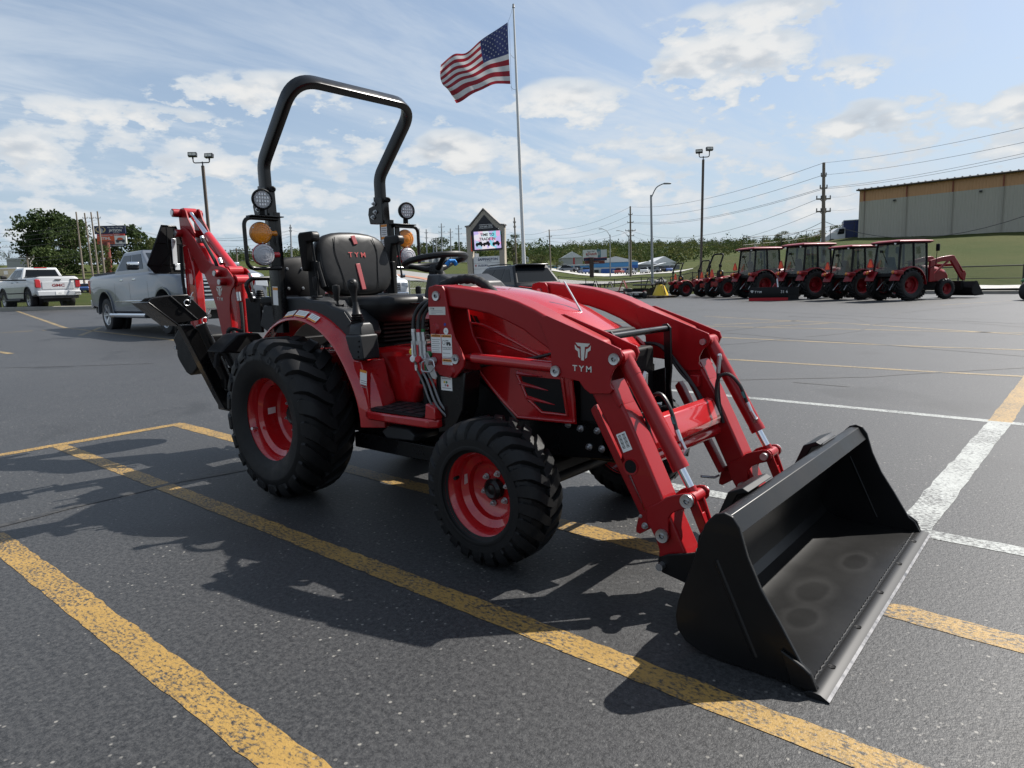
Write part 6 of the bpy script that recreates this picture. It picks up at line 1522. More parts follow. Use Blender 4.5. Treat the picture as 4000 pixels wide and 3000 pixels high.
def flag():
    d = 36; NX, NY = 60, 52
    def crv(pts, s):
        P_ = catmull([(p[0], p[1], 0) for p in pts], 12); x = s*(len(P_)-1); i = min(int(x), len(P_)-2); return P_[i].lerp(P_[i+1], x-i)
    T_ = [(1983, 87), (1930, 122), (1876, 160), (1820, 204), (1772, 216), (1722, 248)]; B_ = [(1994, 328), (1960, 328), (1920, 330), (1870, 358), (1822, 380), (1782, 404)]
    Lf = [(1983, 87), (1987, 200), (1994, 328)]; Rt = [(1722, 248), (1719, 290), (1728, 325), (1752, 352), (1782, 404)]
    pts = []
    for j in range(NY+1):
        for i in range(NX+1):
            s, u = i/NX, j/NY
            p = crv(T_, s)*(1-u)+crv(B_, s)*u+crv(Lf, u)*(1-s)+crv(Rt, u)*s-(Vector((*T_[0], 0))*(1-s)*(1-u)+Vector((*T_[-1], 0))*s*(1-u)+Vector((*B_[0], 0))*(1-s)*u+Vector((*B_[-1], 0))*s*u)
            w = s*(.22*math.sin(9*s+3.5*u+.5)+.12*math.sin(17*s-5*u)+.07*math.sin(26*s+9*u))
            p.y += 5*s*math.sin(14*s+2*u)
            pts.append(at(p.x, p.y, d+w-s*.5))
    RS, WS, BS = (P('flag red', (.26, .020, .032), .8), P('flag white', (.55, .55, .56), .8), P('flag blue', (.035, .045, .13), .8))
    for m in (RS, WS, BS):
        b_ = m.node_tree.nodes['Principled BSDF']; tr = m.node_tree.nodes.new('ShaderNodeBsdfTranslucent'); tr.inputs[0].default_value = b_.inputs[0].default_value
        mx = m.node_tree.nodes.new('ShaderNodeMixShader'); mx.inputs[0].default_value = .32; m.node_tree.links.new(b_.outputs[0], mx.inputs[1]); m.node_tree.links.new(tr.outputs[0], mx.inputs[2]); m.node_tree.links.new(mx.outputs[0], m.node_tree.nodes['Material Output'].inputs[0])
    o = pts[0]; t = tag(empty('flag', o), 'American flag flying from the tall pole against the sky', 'flag')
    b = MB(); b.v = [tuple(p-o) for p in pts]
    for j in range(NY):
        for i in range(NX):
            a = j*(NX+1)+i; b.f.append([a, a+1, a+NX+2, a+NX+1])
            st = j//4; b.m.append(2 if (st < 7 and i < NX*.40) else (0 if st % 2 == 0 else 1))
    b.build('flag_cloth', [RS, WS, BS], t, smooth=180)
    def onf(s, u):
        x, y = s*NX, u*NY; i, j = min(int(x), NX-1), min(int(y), NY-1); a = j*(NX+1)+i; fx, fy = x-i, y-j
        return pts[a].lerp(pts[a+1], fx).lerp(pts[a+NX+1].lerp(pts[a+NX+2], fx), fy)-o
    st = MB()
    for r in range(9):
        for c in range(6 if r % 2 == 0 else 5):
            s = .40*((c*2+1+(r % 2))/12); u = (7/13)*((r+1)/10)
            for sg in (-1,):
                ring = []
                for k in range(10):
                    rr = .019 if k % 2 == 0 else .0075; a = math.pi/2+k*math.pi/5
                    q = onf(max(0, s+rr*math.cos(a)*.66), max(0, u-rr*math.sin(a)*1.05)); ring.append(q-CF*.012)
                st.add(ring, [tuple(range(10))])
    so_ = st.build('flag_stars', WS, t, smooth=0, kind='stuff')
flag()
# pylon sign
def pylon():
    c = gp(1905, 36.5); d = 36.5; k = d/FPX
    fn = Vector((-CF.x, -CF.y, 0)).normalized(); fn = Matrix.Rotation(R(-14), 3, 'Z') @ fn; rd = Vector((0, 0, 1)).cross(fn)
    t = tag(empty('pylon_sign', c), 'beige gabled roadside sign with a bright message screen, behind the steering wheel', 'sign')
    BEI = P('beige stucco', (.36, .32, .26), .85, vary=.08, bump=.1); RF = P('sign roof edge', (.20, .19, .18), .6)
    z = lambda y: (hor(1905)-y)*k+CAM.z-c.z
    X = lambda px: (px-1900)*k*1.0
    M3 = Matrix((rd, -fn, Vector((0, 0, 1)))).transposed()
    def slab(pts, f0, f1, nm, m, par=t, bev=0.0):
        b = MB(); b.prism(pts, 'y', f0, f1); b.v = [tuple(M3 @ Vector(v)) for v in b.v]; return b.build(nm, m, par, bev)
    for x0, x1 in ((1826, 1846), (1956, 1976)): slab([(X(x0), -.2), (X(x1), -.2), (X(x1), z(888)), (X(x0), z(888))], -.22, .22, 'column', BEI)
    slab([(X(1826), z(888)), (X(1842), z(888)), (X(1898), z(828)), (X(1960), z(888)), (X(1976), z(888)), (X(1976), z(898)), (X(1946), z(898)), (X(1900), z(847)), (X(1852), z(906)), (X(1826), z(906))], -.20, .20, 'gable', BEI)
    for a, b_ in (((1822, 890), (1840, 888)), ((1838, 889), (1898, 826)), ((1898, 826), (1962, 889)), ((1960, 888), (1980, 890))): slab([(X(a[0]), z(a[1])), (X(b_[0]), z(b_[1])), (X(b_[0]), z(b_[1]-5)), (X(a[0]), z(a[1]-5))], -.27, .27, 'roof_edge', RF)
    slab([(X(1846), z(908)), (X(1900), z(848)), (X(1956), z(908)), (X(1966), z(912)), (X(1968), z(980)), (X(1850), z(982)), (X(1846), z(916))], -.255, .10, 'cabinet', P('sign cabinet', (.012, .012, .016), .5))
    slab([(X(1843), z(982)), (X(1846), z(914)), (X(1847.5), z(914)), (X(1847), z(982))], -.24, .05, 'cabinet_edge', REDREF)
    text('573-243-1975', 'phone_number', WHITE, t, M3 @ Vector((X(1907), -.256, z(894))), rd, (0, 0, 1), .125, .006, bold=.01)
    b = MB(); b.tube([M3 @ Vector((X(px), -.258, z(py))) for px, py in ((1880, 884), (1934, 884), (1934, 897), (1880, 897))], .010, 5, closed=True); b.build('number_frame', WHITE, t)
    SCR, nt, bs = newmat('message screen'); tc, noise, rng, mix, m_ = tex(nt)
    vo = nt.nodes.new('ShaderNodeTexVoronoi'); vo.inputs['Scale'].default_value = 3.2; vo.distance = 'CHEBYCHEV'; nt.links.new(tc.outputs['Object'], vo.inputs['Vector'])
    sp = nt.nodes.new('ShaderNodeSeparateColor'); nt.links.new(vo.outputs['Color'], sp.inputs[0])
    cc = mix(rng(sp.outputs[0], .45, .55), (.95, .45, .75), (.25, .75, .90)); cc = mix(rng(sp.outputs[1], .55, .7), cc, (.62, .52, .95)); cc = mix(rng(sp.outputs[2], .6, .75, 0, .8), cc, (.95, .95, .98))
    nt.links.new(cc, bs.inputs['Emission Color']); bs.inputs['Emission Strength'].default_value = .48; bs.inputs['Base Color'].default_value = (.02, .02, .02, 1)
    slab([(X(1857), z(909)), (X(1963), z(909)), (X(1965), z(974)), (X(1859), z(977))], -.262, -.256, 'screen', SCR)
    SIN = P('screen ink', (.01, .01, .01), .6)
    text('TIME TO', 'screen_lettering', SIN, t, M3 @ Vector((X(1911), -.264, z(927))), rd, (0, 0, 1), .20, .004, bold=.03); text('TRADE IN', 'screen_lettering', SIN, t, M3 @ Vector((X(1911), -.264, z(943))), rd, (0, 0, 1), .20, .004, bold=.03)
    # three utility vehicles drawn on the screen
    for x0 in (1863, 1892, 1930):
        b = MB()
        for pts in ([(0, 958), (3, 952), (14, 951), (16, 947), (24, 947), (27, 953), (30, 956), (30, 961), (0, 961)],): b.add([M3 @ Vector((X(x0+p[0]), -.2665, z(p[1]))) for p in pts], [tuple(range(len(pts)))])
        for wx in (6, 24): b.add([M3 @ Vector((X(x0+wx+4*math.cos(q*.6)), -.2668, z(962+4*math.sin(q*.6)))) for q in range(10)], [tuple(range(10))])
        b.build('screen_picture', SIN, t, smooth=0)
    slab([(X(1849), z(1004)), (X(1966), z(1003)), (X(1966), z(1110)), (X(1849), z(1110))], -.12, .12, 'name_board', P('sign board', (.72, .72, .70), .5))
    NAVY = P('navy lettering', (.02, .03, .10), .5)
    text('SAPPINGTON', 'board_lettering', NAVY, t, M3 @ Vector((X(1907), -.124, z(1019))), rd, (0, 0, 1), .18, .004, bold=.03); text('for Outdoor', 'board_lettering', NAVY, t, M3 @ Vector((X(1908), -.124, z(1024))), rd, (0, 0, 1), .07, .004)
    text('SUZUKI', 'board_lettering', NAVY, t, M3 @ Vector((X(1886), -.124, z(1041))), rd, (0, 0, 1), .13, .004, bold=.03, squash=1.2)
    b = MB(); b.add([M3 @ Vector((X(1858+px), -.125, z(1037+py))) for px, py in ((0, -4), (4, -1), (1, 0), (4, 2), (0, 5), (-4, 2), (-1, 1), (-4, -2))], [tuple(range(8))]); b.build('board_emblem', REDD, t, smooth=0)
    for y in (1028, 1050): slab([(X(1850), z(y)), (X(1965), z(y)), (X(1965), z(y+1)), (X(1850), z(y+1))], -.123, -.12, 'board_rail', RF)
pylon()

# ------------------------------------------------------------------ poles and wires
WOOD = P('weathered pole wood', (.15, .125, .10), .9, vary=.25, vscale=3); WIRE = P('power line', (.045, .045, .05), .6)
def upole(pxt, pyt, pxb, d, label, arms=(), r=.15, mat=WOOD, name='utility_pole', group='utility poles'):
    base, top = stake(pxt, pyt, pxb, d); v = top-base
    t = tag(empty(name, base), label, 'utility pole', group)
    MB().tube([Vector((0, 0, -.3)), v], [r, r*.65], 10).build('pole', mat, t)
    rd = Vector((CR.x, CR.y, 0)).normalized(); k = d/FPX
    for (y, w, kind) in arms:      # row in the photo, half width in photo px
        f = (y-pyt)/max(1, (hor(pxb)-pyt)); p = top.lerp(at(pxb, hor(pxb), d), f)-base
        MB().box(p, (2*w*k, .10, .12), Matrix((rd, Vector((rd.y, -rd.x, 0)), Vector((0, 0, 1)))).transposed()).build('crossarm', mat, t)
        for s in (-1, -.35, .35, 1)[::1 if kind else 3]: MB().cyl(p+rd*(w*k*s*.94)+Vector((0, 0, .05)), p+rd*(w*k*s*.94)+Vector((0, 0, .28)), .05, 6).build('insulator', GREY, t)
        if kind:
            for s in (-1, 1): MB().tube([p+rd*(w*k*s*.5), p-Vector((0, 0, w*k*.5))], .035, 5).build('brace', mat, t)
    return t
upole(3218, 636, 3214, 58, 'wooden utility pole with two crossarms, left of the warehouse', [(688, 10, 0), (735, 14, 0), (777, 28, 1), (826, 28, 1)], .19)
upole(2462, 806, 2464, 130, 'utility pole with three crossarms, left of the right hand floodlight pole', [(838, 8, 0), (869, 12, 0), (901, 20, 1), (921, 14, 0)], .22)
upole(2145, 897, 2153, 150, 'thin utility pole just right of the flag pole', [(925, 10, 0)], .18)
upole(2009, 850, 2020, 120, 'utility pole between the sign and the flag pole', [(870, 5, 0), (888, 5, 0)], .18)
for i, (x, yt, xb, lab) in enumerate(((297, 828, 337, 'leftmost leaning pole in front of the big tree'), (330, 832, 374, 'second leaning pole of the four by the billboard'), (355, 829, 396, 'third leaning pole of the four by the billboard'), (380, 826, 420, 'rightmost leaning pole in front of the jewellers billboard'))):
    upole(x, yt, xb, 150, lab, [(852, 10, 0)] if i else [], .22)
upole(105, 1003, 122, 90, 'low utility pole behind the white pickup', [(1004, 28, 0)], .16)
upole(923, 970, 934, 110, 'short utility pole between the backhoe boom and the lamp guard', [(978, 26, 1)], .2)
upole(1134, 878, 1147, 130, 'grey steel pole between the lamps and the seat', [(893, 4, 0), (905, 4, 0)], .2, GALV)
for i, (x, yt, w) in enumerate(((1637, 893, 0), (1665, 896, 6), (1724, 873, 12), (1759, 893, 10), (1791, 880, 12), (1692, 930, 6), (1703, 928, 0))):
    upole(x, yt, x+8, 210, ['tall bare pole left of the substation', 'pole with side arms left of the substation', 'tallest crossarm pole over the substation', 'crossarm pole in the middle of the substation', 'crossarm pole right of the substation next to the sign', 'low pole in front of the substation trees', 'lower bare pole beside the substation trees'][i], [(yt+14, w, 0), (yt+34, w, 0)] if w else [], .24, GALV)
def street_light(pxt, pyt, pxe, pye, pxb, d, label):
    base = gp(pxb, d); top = at(pxt, pyt, d)-base; e = at(pxe, pye, d)-base
    t = tag(empty('street_light', base), label, 'street light', 'street lights')
    MB().tube([Vector((0, 0, -.2)), top], [.13, .09], 10).build('pole', GALV, t)
    MB().tube(catmull([top-Vector((0, 0, .3)), top.lerp(e, .35)+Vector((0, 0, .25)), top.lerp(e, .75)+Vector((0, 0, .18)), e], 5), .05, 8).build('lamp_arm', GALV, t)
    rd = (e-top); rd.z = 0; rd.normalize(); MB().box(e+rd*.2, (.7, .28, .13), Matrix((rd, Vector((-rd.y, rd.x, 0)), Vector((0, 0, 1)))).transposed()).build('lamp_head', GALV, t, .04)
street_light(2543, 762, 2598, 717, 2549, 62, 'grey street light with a curved arm left of the floodlight pole')
street_light(2383, 917, 2350, 894, 2384, 130, 'small street light behind the bathroom billboard')
street_light(2456, 922, 2417, 901, 2458, 150, 'small street light against the wooded hill beside a utility pole')
nwire = [0]
def wire(p, q, sag, r=.012, grp='overhead power lines', lab='thin overhead power line strung between utility poles'):
    m = (p+q)/2-Vector((0, 0, sag)); o = p
    b = MB(); b.tube([(p*(1-s)**2+2*(2*m-(p+q)/2)*s*(1-s)+q*s*s)-o for s in [k/14 for k in range(15)]], r, 4)
    w = b.build('power_line', WIRE, loc=o); tag(w, lab, 'power line', grp)
for y0, yr, xr in ((636, 492, 4100), (683, 550, 4100), (733, 592, 4100), (738, 606, 4100)):
    wire(at(3218, y0, 58), at(xr, yr-16, 34), .25, .010); wire(at(3218, y0, 58), at(2462, {636: 808, 683: 840, 733: 866, 738: 871}[y0], 130), 1.2, .016)
wire(at(3218, 864, 58), at(4100, 808, 40), 1.6, .022); wire(at(3218, 864, 58), at(2900, 918, 70), .8, .022); wire(at(3236, 768, 58), at(3350, 752, 75), .2, .012); wire(at(3236, 820, 58), at(3345, 815, 76), .1, .010)
wire(at(3200, 775, 58), at(2470, 903, 130), 2.2, .016); wire(at(3200, 826, 58), at(2470, 920, 130), 2.6, .014)
for y0, y1 in ((808, 900), (840, 920), (868, 930), (903, 942)): wire(at(2462, y0, 130), at(2145, y1, 150), 1.0, .02); wire(at(2145, y1, 150), at(1990, y1+6, 170), .8, .02)
for y0 in (838, 852): wire(at(380, y0+20, 150), at(-150, y0+70, 150), 1.2, .022); wire(at(415, 868, 150), at(1134, 900+(y0-838), 130), 2.5, .018)
for y0 in (900, 925, 985, 998): wire(at(335, y0, 150), at(-150, y0+40-(y0 > 950)*30, 150), 1.0, .022)
for y0 in (940, 962, 984): wire(at(1134, y0-40, 130), at(820, y0-6, 140), 1.0, .016); wire(at(1140, y0-40, 130), at(1520, y0-20, 150), 1.0, .016)
for y0 in (905, 925, 1000, 1012): wire(at(1637, y0, 210), at(1990, y0-10, 200), 1.0, .02)

# ------------------------------------------------------------------ warehouse on the bank
def warehouse():
    A = gp(3345, 87); B = gp(4000, 74); zt = CAM.z+(hor(3345)-755)/FPX*87; zb = min(A.z, B.z)-1.2
    ax = (B-A); ax.z = 0; L_ = ax.length; ax.normalize(); nn = Vector((ax.y, -ax.x, 0))
    if nn.dot(CAM-A) < 0: nn = -nn
    t = tag(empty('warehouse', (A.x, A.y, 0)), 'long ribbed metal warehouse with an orange band under the roof, on the grass bank', 'warehouse')
    bay = L_/3.62
    TAN = P('grey ribbed siding', (.40, .375, .315), .6, vary=.07, vscale=.25); ORG = P('orange siding', (.50, .28, .14), .6, vary=.07, vscale=.25); RFM = P('dark roof trim', (.05, .045, .042), .5); RUST = P('rust red downspout', (.22, .06, .03), .6); DWN = P('siding downspout', (.33, .31, .26), .6)
    xs = [-.0, bay*.13]+[bay*(.13+k) for k in range(1, 7)]
    zo = zt-1.35
    def ribbed(x0, x1, z0, z1, nm, m):
        b = MB(); n = max(2, int((x1-x0)/.30)); pr = []
        for k in range(n):
            a = x0+(x1-x0)*k/n; w = (x1-x0)/n
            pr += [(a, 0), (a+w*.55, 0), (a+w*.66, .045), (a+w*.88, .045)]
        pr.append((x1, 0))
        rows = [[tuple(ax*p[0]+nn*p[1]+Vector((0, 0, z))) for p in pr] for z in (z0, z1)]
        b.loft(rows, closed=False, cap=False); return b.build(nm, m, t, smooth=0)
    for x0, x1 in zip(xs, xs[1:]):
        ribbed(x0+.03, x1-.03, zb, zo, 'siding_panel', TAN); ribbed(x0+.03, x1-.03, zo+.004, zt, 'orange_panel', ORG)
    for x in xs[1:-1]:
        p = ax*x+nn*.11
        MB().tube([p+Vector((0, 0, zo)), p+Vector((0, 0, zt-.1))], 1, sec=rsec(.14, .10, .01), up=tuple(nn)).build('downspout_top', RUST, t)
        MB().tube([p+Vector((0, 0, zb)), p+Vector((0, 0, zo-.01))], 1, sec=rsec(.13, .10, .01), up=tuple(nn)).build('downspout', DWN, t)
    xe = xs[-1]
    b = MB(); b.add([ax*0-nn*.01+Vector((0, 0, zb)), ax*xe-nn*.01+Vector((0, 0, zb)), ax*xe-nn*22+Vector((0, 0, zb)), -nn*22+Vector((0, 0, zb))]+[ax*0-nn*.01+Vector((0, 0, zt)), ax*xe-nn*.01+Vector((0, 0, zt)), ax*xe-nn*22+Vector((0, 0, zt)), -nn*22+Vector((0, 0, zt))], [(0, 1, 5, 4), (1, 2, 6, 5), (2, 3, 7, 6), (3, 0, 4, 7), (4, 5, 6, 7)]); b.build('wall_core', TAN, t, smooth=0)
    rf = MB(); rf.prism([(0, 0), (.45, -.02), (.45, .14), (.05, .22), (-11, 1.3), (-22.4, .2), (-22.4, 0)], 'y', -.25, xe); rf.v = [tuple(nn*(v[0]-.0)+ax*v[1]+Vector((0, 0, zt+v[2]))) for v in rf.v]; ro = rf.build('roof', RFM, t)
    sm_ = MB()
    for k in range(int(xe/.75)): sm_.box(ax*(k*.75)+nn*.2+Vector((0, 0, zt+.22)), (.09, .5, .06), Matrix((ax, nn, Vector((0, 0, 1)))).transposed())
    sm_.build('roof_seams', RFM, ro, kind='stuff')
    for x in (bay*.86, bay*2.70): MB().box(ax*x+nn*.16+Vector((0, 0, zo-.28)), (.26, .22, .20), Matrix((ax, nn, Vector((0, 0, 1)))).transposed()).build('wall_lamp', DARKM, t, .03)
    gd = MB(); gd.tube([ax*0+nn*.5+Vector((0, 0, zt+.05)), ax*xe+nn*.5+Vector((0, 0, zt+.05))], 1, sec=rsec(.14, .14, .02), up=(0, 0, 1)); gd.build('gutter', RFM, t)
warehouse()
# white lorry and blue trailer beside the warehouse
def lorry():
    q = gp(3285, 92, -1.1); t = tag(empty('lorry', (q.x, q.y, q.z), R(215)), 'white lorry cab parked at the left corner of the warehouse', 'lorry')
    MB().loft([[(0, -1.1, .6), (2.6, -1.0, .6), (2.6, 1.0, .6), (0, 1.1, .6)], [(0, -1.1, 1.5), (2.5, -.9, 1.25), (2.5, .9, 1.25), (0, 1.1, 1.5)], [(0, -1.0, 2.4), (.9, -.95, 2.4), (.9, .95, 2.4), (0, 1.0, 2.4)]]).build('cab', WHITEC, t, .08)
    for s in (-1, 1):
        MB().prism([(.15, 1.55), (1.05, 1.55), (.8, 2.25), (.15, 2.25)], 'y', s*1.02, s*1.07).build('side_window', CARGLASS, t); MB().lathe([(.001, -.15), (.5, -.15), (.5, .15), (.001, .15)], (1.7, s*.9, .5), (0, 1, 0), 18).build('wheel', CARTYRE, t); MB().lathe([(.001, -.15), (.5, -.15), (.5, .15), (.001, .15)], (-1.2, s*.9, .5), (0, 1, 0), 18).build('wheel', CARTYRE, t)
    MB().bb(-2.5, 2.4, -.4, .4, .5, .8).build('chassis', TRIMB, t)
    q = gp(3322, 93, -1.6); t = tag(empty('box_trailer', (q.x, q.y, q.z), R(108)), 'navy blue box trailer standing behind the white lorry', 'trailer')
    MB().bb(-2, 2, -1.2, 1.2, 1.0, 3.7).build('box_body', P('navy trailer', (.012, .025, .10), .4), t, .03); MB().bb(-2.02, 2.02, -1.22, 1.22, 3.66, 3.75).build('top_rail', WHITEC, t)
    for s in (-1, 1): MB().lathe([(.001, -.15), (.5, -.15), (.5, .15), (.001, .15)], (-1, s*.9, .5), (0, 1, 0), 18).build('wheel', CARTYRE, t)
lorry()
fence([gp(2900, 78), gp(3050, 82), gp(3330, 84.5)], 1.8, 'tall wire fence on the crest left of the warehouse', FENB, 4.0, False)

# ------------------------------------------------------------------ far buildings and billboards
def block(name, label, px0, px1, ytop, ybase, d, mat, depth=14, roofm=None, gable=0.0, band=None, cat='building', windows=()):
    a = at(px0, ybase, d); c = at(px1, ybase, d); ax = (c-a); ax.z = 0; L_ = ax.length; ax.normalize(); nn = Vector((-ax.y, ax.x, 0))
    if nn.dot(CAM-a) > 0: nn = -nn
    k = d/FPX; h = (ybase-ytop)*k; z0 = min(a.z, c.z)
    t = tag(empty(name, (a.x, a.y, z0)), label, cat)
    def pr(pts, y0, y1, nm, m, par=t):
        b = MB(); b.prism(pts, 'y', y0, y1); b.v = [tuple(ax*v[0]+nn*v[1]+Vector((0, 0, v[2]))) for v in b.v]; return b.build(nm, m, par, smooth=0)
    pr([(0, -1.5), (L_, -1.5), (L_, h), (0, h)], 0, depth, 'wall', mat)
    if gable: pr([(-.3, h+.01), (L_+.3, h+.01), (L_/2, h+gable)], -.3, depth+.3, 'roof', roofm)
    else: pr([(-.2, h+.01), (L_+.2, h+.01), (L_+.2, h+.35), (-.2, h+.35)], -.2, depth+.2, 'roof', roofm)
    if band: pr([(-.02, h*band[0]), (L_+.02, h*band[0]), (L_+.02, h*.985), (-.02, h*.985)], -.06, -.002, 'colour_band', band[1])
    for (f0, f1, g0, g1, m) in windows: pr([(L_*f0, h*g0), (L_*f1, h*g0), (L_*f1, h*g1), (L_*f0, h*g1)], -.10, -.004, 'opening', m)
    return t, ax, nn, L_, h
WSID = P('white siding', (.58, .58, .56), .6, vary=.05, vscale=.2); GSID = P('grey siding', (.17, .175, .185), .6, vary=.05, vscale=.2); LROOF = P('pale metal roof', (.55, .56, .58), .45); SKYB = P('sky blue band', (.07, .26, .52), .5); GRSD = P('light grey siding', (.33, .33, .32), .6); DKO = P('dark opening', (.03, .03, .03), .6); BLUEB = P('blue board', (.02, .09, .35), .5)
block('store_building', 'low grey shop wing with a blue band, left of the bathroom billboard', 2080, 2318, 1036, 1070, 190, GRSD, 18, LROOF, 0, (.52, SKYB), 'shop')
t, ax, nn, L_, h = block('store_building', 'white shop front with a blue band and a long blue sign below', 2318, 2492, 1022, 1068, 188, WSID, 20, LROOF, 1.6, (.60, SKYB), 'shop', [(.02, .12, 0, .42, DKO), (.84, .96, 0, .42, DKO)])
b = MB(); b.prism([(L_*.16, .25), (L_*.76, .25), (L_*.76, 1.55), (L_*.16, 1.55)], 'y', -1.4, -1.25); b.v = [tuple(ax*v[0]+nn*v[1]+Vector((0, 0, v[2]))) for v in b.v]; b.build('sign_board', BLUEB, t)
b = MB(); b.prism([(L_*.16, -1.2), (L_*.76, -1.2), (L_*.76, .24), (L_*.16, .24)], 'y', -1.38, -1.25); b.v = [tuple(ax*v[0]+nn*v[1]+Vector((0, 0, v[2]))) for v in b.v]; b.build('sign_base', WSID, t)
text('nu way', 'sign_lettering', WHITE, t, ax*(L_*.55)+nn*(-1.41)+Vector((0, 0, .55)), ax, (0, 0, 1), 1.2, .03, bold=.02)
b = MB(); b.prism([(L_*.83, 1.5), (L_*.99, 1.5), (L_*.97, 2.3), (L_*.85, 2.3)], 'y', -1.0, -.1); b.v = [tuple(ax*v[0]+nn*v[1]+Vector((0, 0, v[2]))) for v in b.v]; b.build('awning', BLUEB, t)
block('far_shed', 'pale shed with a white roof above the blue shop', 2195, 2276, 1006, 1032, 240, GRSD, 16, LROOF, 2.2, None, 'shed', [(.55, .62, 0, 1, REDD)])
block('far_shed', 'wide grey shed with a pale roof right of the blue shop', 2492, 2575, 1032, 1052, 210, GSID, 16, LROOF, 1.0, None, 'shed')
block('far_shed', 'dark grey gabled shed farther right, behind the steel street light', 2548, 2640, 1026, 1056, 225, GSID, 16, LROOF, 2.2, None, 'shed')
block('far_shed', 'small grey shed with a bright roof in front of the gabled shed', 2556, 2655, 1036, 1054, 205, GSID, 14, LROOF, 1.0, None, 'shed')
block('far_shed', 'pale roofed house among the trees between sign and flag pole', 2035, 2065, 1008, 1020, 260, WSID, 10, LROOF, 1.2, None, 'house')
block('container', 'pale grey metal container among the trees on the far left', 28, 105, 1012, 1040, 200, GRSD, 3, LROOF, 0, None, 'container')
block('far_shed', 'low pale shed with a white door behind the white pickup', 0, 68, 1050, 1072, 180, P('tan siding', (.40, .35, .24), .7), 8, LROOF, 0, None, 'shed', [(.25, .48, .05, .7, WSID)])
def billboard(px0, px1, rows, d, pole_px, ybot, label, polem, wp=.5):
    k = d/FPX; base = gp(pole_px, d); c = at((px0+px1)/2, rows[0][0], d)
    ax = Vector((CR.x, CR.y, 0)).normalized(); ax = Matrix.Rotation(R(6), 3, 'Z') @ ax; nn = ax.cross(Vector((0, 0, 1)))
    t = tag(empty('billboard', base), label, 'billboard')
    MB().cyl((0, 0, -.3), (0, 0, at(pole_px, ybot, d).z-base.z+1.0), wp, 14).build('pole', polem, t)
    for (y0, y1, x0, x1, m, txts, th) in rows:
        p = at((x0+x1)/2, (y0+y1)/2, d)-base; w = (x1-x0)*k; h = (y1-y0)*k; M3 = Matrix((ax, nn, Vector((0, 0, 1)))).transposed()
        pn = MB().box(p, (w, th, h), M3).build('board_panel', m, t)
        for (s, fx, fy, sz, tm, bold) in txts:
            if isinstance(s, str): text(s, 'board_lettering', tm, pn, p+ax*(w*fx)+Vector((0, 0, h*fy))+nn*(th/2), ax, (0, 0, 1), sz*h, .04, bold=bold)
            else:
                b = MB(); b.add([p+ax*(w*(fx+q[0]))+Vector((0, 0, h*(fy+q[1])))+nn*(th/2+.03*sz) for q in s], [tuple(range(len(s)))]); b.build('board_artwork', tm, pn, smooth=0)
    return t
NAVYB = P('navy board', (.012, .018, .06), .5); REDB = P('red board', (.40, .035, .03), .5); ORGB = P('orange red board', (.55, .09, .03), .5); WB = P('white board', (.62, .62, .60), .5); RUSTP = P('rust red pole', (.16, .04, .03), .7); PALEY = P('gold artwork', (.45, .36, .18), .5); GRYA = P('grey artwork', (.30, .31, .33), .5); DKA = P('dark artwork', (.05, .05, .06), .5); TEALA = P('teal artwork', (.05, .17, .22), .5)
def ellip(cx, cy, rx, ry, n=14): return [(cx+rx*math.cos(2*math.pi*i/n), cy+ry*math.sin(2*math.pi*i/n)) for i in range(n)]
billboard(373, 487, [(882, 913, 373, 487, NAVYB, [('Her day...her ring', .18, .20, .26, WB, .01), ('JAYSON', .18, -.24, .42, WB, .02), ('JEWELERS', .20, -.46, .17, WB, .0), (ellip(-.30, 0, .17, .40), 0, 0, 1, PALEY, 0), (ellip(-.30, .06, .13, .30), 0, 0, 2, NAVYB, 0), (ellip(-.28, -.12, .06, .30), 0, 0, 3, GRYA, 0)], .5),
                     (914, 921, 382, 484, REDB, [('Downtown Cape  334-8211', 0, -.34, .85, WB, .02)], .4), (922, 953, 384, 492, WB, [([(-.5, -.5), (.10, -.5), (.10, .5), (-.5, .5)], 0, 0, 1, ORGB, 0), ('STIHL', -.20, .04, .48, WB, .03), ('MOWERS', -.20, -.42, .44, DKA, .02), (ellip(.29, .12, .10, .16), 0, 0, 2, ORGB, 0), ([(.13, -.20), (.45, -.20), (.45, -.02), (.36, .10), (.22, .10), (.13, -.05)], 0, 0, 1, DKA, 0), (ellip(.20, -.25, .05, .12), 0, 0, 3, DKA, 0), (ellip(.40, -.25, .05, .12), 0, 0, 3, DKA, 0)], .5), (954, 963, 386, 489, NAVYB, [('BILL PETERS HARDWARE', .02, -.34, .85, WB, .02)], .4)],
          210, 441, 962, 'double billboard for a jeweller above and mowers below, by the big tree', RUSTP, .85)
